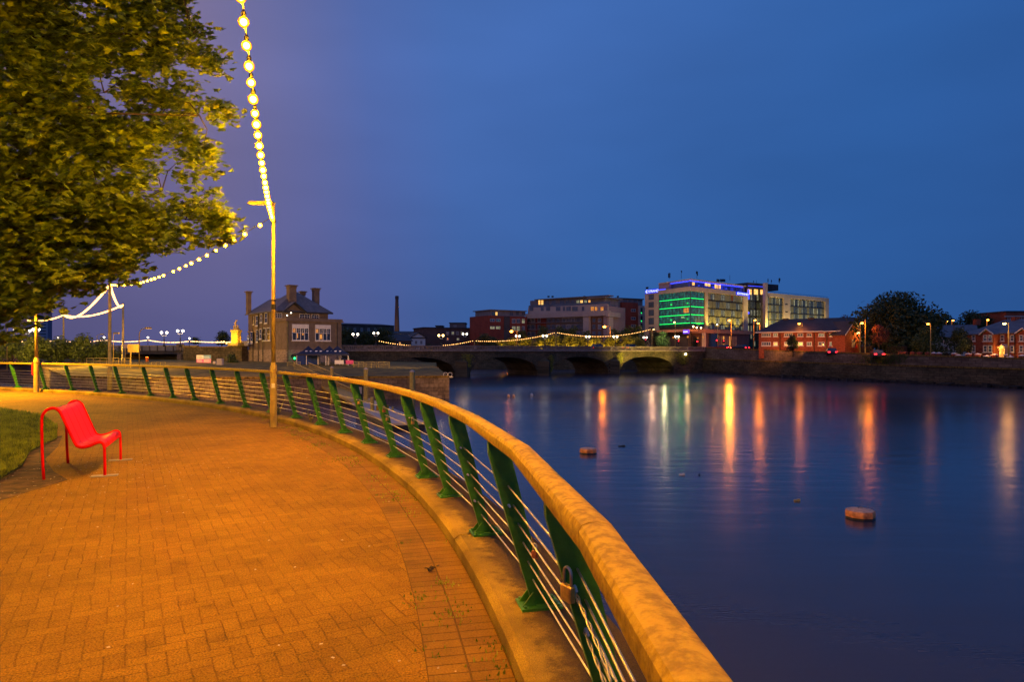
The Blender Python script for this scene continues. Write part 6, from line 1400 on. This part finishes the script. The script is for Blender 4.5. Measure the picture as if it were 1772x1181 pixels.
# ---------------- right hand houses
BS=bf2(1672,114,1800,100); r=brootz('slate_house',BS,'brick terrace with slate roof, small white edged gables and a lit porch at the right','house'); ze=4.75
b=MB(); b.box(0,BS.L,0,8,-.2,ze); setf(b.build('wall',M['redbrick'],r),BS,r)
b=MB(); zr=7.0; v=[(-.5,-.4,ze-.05),(BS.L,-.4,ze-.05),(BS.L,8.4,ze-.05),(-.5,8.4,ze-.05),(3.4,4,zr),(BS.L,4,zr)]
b.add(v+[(x,y,z-.15) for x,y,z in v[:4]],[(0,1,5,4),(1,2,5),(2,3,4,5),(3,0,4),(9,8,7,6),(0,6,7,1),(1,7,8,2),(2,8,9,3),(3,9,6,0)]); setf(b.build('roof',M['slate'],r),BS,r)
for xa,xb,ya in((1697,1722,569),(1759,1786,568)):
    x0,_=BS.at(xa,580,-1);x1,_=BS.at(xb,580,-1); zap=zat(BS,(xa+xb)/2,ya,-1)
    b=MB(); b.box(x0+.3,x1-.3,-1,-.003,-.2,ze-.1); gablewall(b,x0+.3,x1-.3,-1,ze-.097,zap-.25,1.0); setf(b.build('gable_bay',M['redbrick'],r),BS,r)
    b=MB(); roofgable(b,x0+.3,x1-.3,-1,2.2,ze-.1,zap-.1,'y',.3,.12); setf(b.build('gable_roof',M['slate'],r),BS,r)
    m_=(x0+x1)/2; b=MB()
    for s_ in(-1,1): xe=m_+s_*(x1-x0)/2; b.add([(xe,-1.37,ze-.32),(xe,-1.37,ze-.1),(m_,-1.37,zap+.08),(m_,-1.37,zap-.14),(xe,-1.31,ze-.32),(xe,-1.31,ze-.1),(m_,-1.31,zap+.08),(m_,-1.31,zap-.14)],[(0,1,2,3),(7,6,5,4),(0,4,5,1),(1,5,6,2),(0,3,7,4)])
    setf(b.build('verge_board',M['white'],r),BS,r)
for xa,xb,c in((1701.5,1708.5,-1.003),(1710,1717,-1.003),(1731,1738,-.003),(1748,1755,-.003),(1764,1771,-1.003),(1773,1780,-1.003),(1682,1688,-.003)):
    for ya,yb in((580,591),(598,610)):
        if xa==1731 and ya>590: continue
        pwin(r,BS,c,xa,xb,ya,yb,1,2,M['white'],M['blueglass'],.12,sill=True)
x0,_=BS.at(1732,600,-.6);x1,_=BS.at(1741,600,-.6); b=MB(); b.box(x0,x0+.12,-.9,-.003,-.2,2.3); b.box(x1-.12,x1,-.9,-.003,-.2,2.3); b.prismxz([(x0-.2,2.303),(x1+.2,2.303),((x0+x1)/2,2.95)],-1.0,-.003); setf(b.build('porch',M['cream'],r),BS,r)
b=MB(); b.box(x0+.15,x1-.15,-.06,-.004,0,2.2); setf(b.build('door',M['wino'],r),BS,r); w_=BS.p+BS.u*((x0+x1)/2)-BS.v*1.4; lamp((w_.x,w_.y,1.9),(1,.5,.08),160,.1)
x,_=BS.at(1743,590); b=MB(); b.lathe([(.06,0),(.06,4.7)],(x+1.5,-.1,0),6); setf(b.build('downpipe',M['pipe'],r),BS,r)
for px_ in(1690,1757): x,_=BS.at(px_,560,4); b=MB(); b.box(x-.4,x+.4,3.6,4.4,zr-.6,zr+.35); b.box(x-.46,x+.46,3.54,4.46,zr+.353,zr+.43); setf(b.build('chimney',M['redbrick'],r),BS,r)
BV=bf2(1624,128,1646,127); r=brootz('white_house',BV,'white house front glimpsed between the dark trees','house'); b=MB(); b.box(-6,BV.L+4,0,8,.2,4.6); setf(b.build('wall',M['white'],r),BV,r); b=MB(); roofgable(b,-6,BV.L+4,0,8,4.6,6.8,'x',.4,.14); setf(b.build('roof',M['slate'],r),BV,r)
for x in(1627,1635): pwin(r,BV,-.003,x,x+5,587,594,2,2,DKF,M['glass'],.1); pwin(r,BV,-.003,x,x+5,600,606,2,1,DKF,M['glass'],.1)
for (xa,xb,ya,Y,mt,lb,nm) in((1741,1790,540.5,190,M['redbrick'],'red brick block with pale fins rising behind the right houses','brick_block'),(1714,1737,543.5,230,M['darkwall'],'round topped dark building far behind the right trees','far_building')):
    B=bf2(xa,Y,xb,Y); r=brootz(nm,B,lb,'building'); b=MB(); b.box(0,B.L,0,12,1,zat(B,xa,ya)); setf(b.build('wall',mt,r),B,r); b=MB(); b.box(-.3,B.L+.3,-.3,12.3,zat(B,xa,ya)+.003,zat(B,xa,ya)+.35); setf(b.build('roof_slab',M['roofdark'],r),B,r)
    if xa>1740:
        for k in range(8): pwin(r,B,-.003,xa+2+k*4,xa+4+k*4,549,556,1,1,M['pale'],M['blueglass'],.15)
        prect(r,B,-.3,xa-3,xb,547,549,.3,M['pale'],'cornice')
    else: pwin(r,B,-.003,1718,1732,548,550,4,1,GR,M['blueglass'],.15)
# gate pillars with pale caps and low walls
pl=[1559,1566,1579.5,1591,1605.5,1616,1625,1651.5,1659,1675.5,1692.5,1708,1721,1743,1747.5,1769]
names=['leftmost brick gate pillar, beneath the big tree','second brick gate pillar beneath the big tree','dark gate pillar third along, under the big tree','dim gate pillar below the dim orange lamp','gate pillar right of the dim orange lamp','capped gate pillar in front of the middle green tree','gate pillar left of the white house glimpse','tall white-capped gate pillar before the dark tree','short pillar beside the tall white-capped one','white-capped pillar between dark tree and slate house','bright capped pillar below the house corner','low capped pillar under the first gable','gate pillar left of the lit porch','broad gate pillar at the foot of the right street lamp','short pillar touching the broad lamp-side pillar','last gate pillar at the right edge']
for i,x in enumerate(pl):
    Y=112-(x-1559)*.082; zb=.45-(x-1559)*.0022; p=P(x,612,Y); hh=1.05 if i not in(8,14,11) else .8
    r=root('gate_pillar',(p.x,p.y,zb-.2),R(-60),names[i],'gate pillar','gate pillars along the far road'); b=MB(); b.box(-.28,.28,-.28,.28,0,hh+.25); b.build('pillar_shaft',M['redbrick'],r)
    b=MB(); b.box(-.36,.36,-.36,.36,hh+.253,hh+.34); b.add([(-.34,-.34,hh+.342),(.34,-.34,hh+.342),(.34,.34,hh+.342),(-.34,.34,hh+.342),(0,0,hh+.5)],[(0,1,4),(1,2,4),(2,3,4),(3,0,4)]); b.build('pillar_cap',M['white'] if i>4 else M['redbrick'],r)
for i,(xa,xb) in enumerate(((1594,1603),(1662,1673),(1711,1719),(1724,1741))):
    Y=112-(xa-1559)*.082; B=bf2(xa,Y+.8,xb,Y-.0); r=brootz('garden_wall',B,['low pale garden wall left of the dim orange lamp post','low garden wall right of the short pillar','white low wall under the slate house gable','low hedge-topped garden wall before the lit porch'][i],'wall',0); b=MB(); b.box(0,B.L,0,.25,-.2,.85); b.build('wall_face',M['pale'],r); b=MB(); b.box(-.03,B.L+.03,-.04,.29,.853,.92); b.build('coping',M['white'],r)
# ---------------- trees of the far bank
DK=M['leafd']; MD=M['leafm']; YL=M['leafy']
bt=mktree('big_tree',(P(1553,606,124).x,124,.6),12.2,15.2,'huge dark rounded tree right of the brick terrace, tallest on the far bank',leaf=DK,n=17000,ls=.30,z0=.05,seed=21,lum=30)
mktree('orange_lit_bush',P(1520,604,115),4.2,3.6,'copper orange lit bush at the foot of the huge tree',leaf=M['leafr'],n=1300,ls=.13,z0=.1,seed=22)
mt1=mktree('green_tree',(P(1604,606,111).x,111,.4),5.6,5.6,'mid green tree behind the dim orange lamp',leaf=MD,n=2600,ls=.15,z0=.1,seed=23)
mktree('dark_tree',(P(1662,606,107).x,107,.3),5.4,4.6,'dark egg shaped tree left of the slate house',leaf=DK,n=2600,ls=.15,z0=.08,seed=24)
mktree('garden_bush',P(1666,611,103),2.2,2.2,'small rounded bush lit from the side before the dark tree',leaf=MD,n=600,ls=.1,z0=.08,seed=25,cat='bush')
mktree('terrace_tree',(P(1372,604,128).x,128,.9),4.1,2.9,'slim dark tree standing before the brick terrace windows',leaf=DK,n=1500,ls=.13,z0=.22,seed=26)
ft=mktree('far_tree',(P(1462,606,260).x,260,2),14,10,'hazy purple tree behind the roof of the brick terrace',leaf=M['leafr'],n=1500,ls=.4,z0=.2,seed=27)
gt=mktree('far_tree',(P(1632,606,190).x,190,1.5),11.5,10,'tall dark tree rising between the two orange lamps',leaf=DK,n=2200,ls=.32,z0=.15,seed=28)
retree(gt,(P(1611,606,200).x,200,1.5),'dark tree just right of the huge tree crown',.95,1)
retree(gt,(P(1655,606,200).x,200,1.5),'low dark tree by the far orange lamp',.85,2.4)
retree(gt,(P(1681,606,190).x,190,1.5),'dark tree behind the slate house, first of three',1.05,3.1); retree(gt,(P(1700,606,195).x,195,1.5),'dark tree behind the slate house, middle of three',.98,4); retree(gt,(P(1722,606,210).x,210,1.5),'dark tree behind the slate house, last of three',.9,5)
retree(gt,(P(1497,606,200).x,200,1.5),'dark tree peeping between the gable house and the huge tree',.85,1.9)
# lit row along the far side of the bridge
lr=mktree('lit_tree',(P(960,603,196).x,196,1.6),5.2,6.4,'yellow green lit tree under the peak of the bridge festoon',group='lit riverside trees behind the stone bridge',leaf=YL,n=1900,ls=.2,z0=.1,seed=31)
for i,(x,s) in enumerate([(868,.72),(888,.85),(912,.9),(936,1.0),(985,1.02),(1008,.95),(1032,.9),(1058,.98),(1084,1.0),(1103,.86)]):
    retree(lr,(P(x,603,194+i%3*2).x,194+i%3*2,1.6),['lowest lit tree at the left end of the lit row','lit tree below the left orange street lamp','lit tree third from the left of the lit row','lit tree left of the festoon peak','lit tree right of the festoon peak','lit tree above the middle of the lit row, near a globe lamp','lit tree left of the right orange street lamp','lit tree right of the right orange street lamp','broad lit tree near the right end of the row','rightmost lit tree of the row'][i],s,i*1.3)
dk2=mktree('dark_tree',(P(940,603,222).x,222,1.6),9.0,7,'dark green tree before the apartments, left of centre',group='darker trees before the apartments',leaf=MD,n=1700,ls=.27,z0=.12,seed=33)
for i,(x,s) in enumerate([(905,.85),(968,1.0),(992,.98),(1016,.85),(1062,.9),(1086,1.0),(1104,1.02)]): retree(dk2,(P(x,603,222+i%2*3).x,222+i%2*3,1.6),['dark tree before the red balcony panels','dark tree under the middle of the pale balcony band','dark tree left of the pale column','dark tree right of the pale column','dark tree below the right end of the pale block','dark tree before the dim red block','dark tree beside the hotel wing'][i],s,i*2.1)
mktree('lit_green_tree',(P(1148,603,200).x,200,1.7),6.4,5.2,'bright green lit tree before the hotel glass',leaf=mat('bright green foliage',(.08,.17,.03),.6,0,.35,1.2,c2=(.12,.24,.05)),n=1800,ls=.2,z0=.1,seed=35); lamp(P(1150,575,196),(1,.85,.45),700,.3)
mktree('dark_tree',(P(1131,603,212).x,212,1.7),7.2,6,'dark tree between hotel wing and the bright green tree',leaf=DK,n=1500,ls=.22,z0=.1,seed=36)
mktree('topiary_tree',(P(1202,601,183).x,183,1.9),4.3,3.3,'dark round topiary tree before the hotel entrance',leaf=DK,n=1500,ls=.14,z0=.12,seed=37)
for x0,lb in((900,''),): pass
for (x,pw) in((868,500),(900,700),(935,600),(960,800),(990,600),(1020,800),(1050,600),(1080,800)):
    q=P(x,606,191.5); spot(q,q+Vector((0,2.6,3.2)),(1,.56,.06),pw*3,110,.5,'tree_fill')  # added spots, unseen, standing in for town light on the trees
for (x,y,Y,pw) in((620,590,150,150),(800,585,165,200)): lamp(P(x,y,Y),(1,.52,.06),pw*2.4,1.6)
# ivy patch on the wall
b=MB(); rn=random.Random(3)
for k in range(900):
    u=rn.random(); y=110+rn.gauss(0,2.2); t=(y-122)/(90.3-122); x=56.7+(69.6-56.7)*t-.1-rn.uniform(0,.5); z=1.2-abs(rn.gauss(0,1.2)); s=rn.uniform(.08,.2); a=rn.uniform(0,6.3)
    c=Vector((x,y,z)); e1=Vector((rn.uniform(-.4,.4),math.cos(a),math.sin(a))); e2=Vector((rn.uniform(-.4,.4),-math.sin(a),math.cos(a))); b.add([c-e1*s,c-e2*s*.6,c+e1*s,c+e2*s*.6],[(0,1,2,3)])
T(b.build('ivy',M['leafm']),'dark green creeper over the embankment wall below the gable house','ivy')
# ---------------- far left skyline behind the stone bridge
p=P(686.8,600,500); r=root('mill_chimney',(p.x,p.y,2),0,'tall lone brick mill chimney, faintly lit at its foot','chimney'); s=500/F
b=MB(); b.lathe([(5*s,0),(4.6*s,35*s),(2.7*s,92*s)],(0,0,0),16); b.build('chimney_shaft',mat('old brick',(.24,.11,.08),.9,0,.2,.1),r,smooth='auto'); b=MB(); b.lathe([(3.2*s,90*s),(3.2*s,95*s),(2.6*s,96*s)],(0,0,0),16); b.build('chimney_cap',mat('old brick dark',(.14,.08,.07),.9),r)
lamp(P(682,567,486),(1,.75,.02),900,.5)
def blk(nm,x0,Y0,x1,Y1,yt,dep,mt,lb,wins=(),roof=None,cat='building',gable=None):
    B=bf2(x0,Y0,x1,Y1); r=brootz(nm,B,lb,cat); zt_=zat(B,(x0+x1)/2,yt); b=MB(); b.box(0,B.L,0,dep,1.5,zt_); setf(b.build('wall',mt,r),B,r)
    b=MB()
    if gable: roofgable(b,0,B.L,0,dep,zt_,zt_+gable,'x',.4,.2)
    else: b.box(-.3,B.L+.3,-.3,dep+.3,zt_+.003,zt_+.4)
    setf(b.build('roof',roof or M['roofdark'],r),B,r)
    for (xa,xb,ya,yb,g_) in wins: pwin(r,B,-.003,xa,xb,ya,yb,2,1,M['pale'],g_,.2)
    return r,B
DW=M['darkwall']; gl_=M['blueglass']
blk('mill_shed',590,330,682,350,563,30,DW,'long low mill building stretching left of the tall chimney',[(600+k*12,604+k*12,568,574,gl_) for k in range(6)],gable=1.2)
blk('far_sheds',676,420,760,430,575,25,mat('grey blue shed',(.22,.22,.25),.9),'grey far sheds just right of the tall chimney',[(690,694,578,582,gl_),(720,726,578,582,gl_)])
blk('pale_shed',675,340,713,340,577.5,15,M['pale'],'pale wall of a low shed under the tall chimney',[(680,684,581,585,gl_)],gable=1)
r_,B_=blk('gabled_house',712,250,736,252,586,10,M['white'],'white house with one large gable behind the bridge lamps',[(718,722,590,596,M['glass']),(727,731,590,596,gl_)])
b=MB(); gablewall(b,0,B_.L,-.02,zat(B_,724,586)+.41,zat(B_,724,577.5),.4); setf(b.build('gable',M['white'],r_),B_,r_)
b=MB(); roofgable(b,0,B_.L,0,9,zat(B_,724,586)+.42,zat(B_,724,577)+.1,'y',.6,.25); setf(b.build('gable_roof',M['roofdark'],r_),B_,r_)
blk('low_house',668,230,712,235,590,9,DW,'low dark roofed house left of the white gable',[(690,694,592,596,M['winw'])],gable=2.2)
blk('brick_warehouse',733,260,832,270,569,14,mat('dim brown brick',(.13,.075,.06),.9,0,.25,.3),'dim brown warehouse row between chimney and apartments',[(x,x+5,574,580,g_) for x,g_ in((772,gl_),(781,M['wincurtain']),(789,gl_),(797,M['wincurtain']),(806,gl_),(816,gl_))]+[(772,777,585,590,gl_),(790,795,585,590,M['wincurtain'])])
blk('roof_block',778,300,805,300,560,10,mat('taupe block',(.20,.15,.14),.9),'square taupe block standing on the warehouse roofline',[(785,790,563,566,gl_)])
blk('plain_block',754,300,765,300,565,8,DW,'small dark cube on the warehouse roofline',[(757,760,567,569,gl_)])
blk('plain_block',820,290,832,290,565.5,8,DW,'small dark block at the right end of the warehouse row',[(824,827,568,570,gl_)])
blk('glass_stair',840,262,849,262,558,8,M['grey'],'thin grey stair tower left of the red apartments',[(842,846,561,568,gl_)])
sk=mktree('dark_tree',(P(660,603,205).x,205,1.5),7.6,9,'broad dark tree under the tall chimney',group='dark trees behind the left of the stone bridge',leaf=DK,n=1800,ls=.27,z0=.1,seed=41)
for i,(x,Y,s) in enumerate([(600,202,1.0),(630,205,.85),(672,240,1.0),(840,215,.8),(852,200,.6),(742,210,.35),(700,215,.4)]): retree(sk,(P(x,603,Y).x,Y,1.5),['dark tree just right of the clubhouse','dark tree between the first two bridge globe lamps','dark tree peak beside the tall chimney','dark tree left of the red apartments','small dark tree at the left end of the lit row','small shrub beside the white gabled house','small shrub left of the white gabled house'][i],s,i*1.9)
# far ambience: added lights with no fitting, standing in for town light
for (x,y,Y,pw) in((735,590,215,300),(790,592,220,500),(610,588,170,300),): lamp(P(x,y,Y),(1,.42,.08),pw,.4)
for (x,Y,tx,TY,pw) in((1345,130,1345,137,900),(1390,127,1392,133,900),(1440,124,1440,131,900),(1720,99,1722,106,600),(1520,110,1522,117,500),(1330,133,1328,140,600)):
    q=P(x,598,Y-1.5); t_=P(tx,592,TY); spot(q,t_,(1,.36,.06),pw,125,.4,'street_fill')  # added fill spots with no fitting, brightening houses and bush

def hedge(x0,Y0,x1,Y1,h_,zb,label,leaf):
    B=bf2(x0,Y0,x1,Y1); r=brootz('hedge',B,label,'hedge',zb,'clipped hedges along the far road'); rn=random.Random(int(x0)); b=MB()
    for k in range(int(B.L*150)):
        x=rn.uniform(0,B.L); f=rn.random(); y=rn.uniform(-.5,.5); z=rn.uniform(0,h_)*(1 if f<.6 else 1); s=rn.uniform(.06,.14)
        if f<.5: y=-.5+rn.gauss(0,.07)
        else: z=h_*(1+.12*math.sin(x*1.3+x0))+rn.gauss(0,.08)
        n_=Vector((rn.gauss(0,1),rn.gauss(0,1),rn.gauss(0,1))).normalized(); a=n_.orthogonal().normalized(); q=n_.cross(a); c=Vector((x,y,z)); b.add([c-a*s,c-q*s*.6,c+a*s,c+q*s*.6],[(0,1,2,3)])
    b.build('foliage',leaf,r); b=MB(); b.bevbox(0.1,B.L-.1,-.38,.45,0,h_*.86,.1); b.build('branch_core',M['bark'],r)
hedge(1488,119,1512,117,2.6,.5,'low hedge between gable house and the orange lit bush',M['leafd'])
hedge(1536,118,1568,114,2.7,.4,'hedge under the left half of the huge tree',M['leafm'])
hedge(1568,120,1612,116,2.9,.3,'tall hedge under the right half of the huge tree',M['leafd'])
hedge(1612,112,1640,108,1.5,.2,'low hedge in front of the white house glimpse',M['leafm'])
hedge(1640,106,1700,104,.8,.1,'low hedge behind the capped pillars',M['leafd'])
# added fill spots with no fitting, brightening the clubhouse and the basin lawn
spot((-21,74,5.5),(-33,101,3),(1,.56,.36),3300,75,.4,'quay_fill'); spot((-50,84,5),(-40,108,3),(1,.5,.2),5000,90,.4,'quay_fill'); spot((-14,84,5),(-20,104,-.3),(1,.6,.3),1800,110,.4,'quay_fill')
spot((-70,82,6),(-62,104,0),(1,.55,.06),16000,110,.4,'quay_fill')

spot((-30,60,6),(-38,88,-.5),(1,.45,.04),5500,120,.4,'quay_fill'); spot((-24,52,3),(-28,68,-2),(1,.42,.05),2200,130,.4,'quay_fill'); spot((-8,56,4),(-12,71,-1.5),(1,.5,.1),900,110,.4,'quay_fill')
spot((5,60,7),(-12,86,-.8),(1,.45,.05),8000,60,.4,'quay_fill')
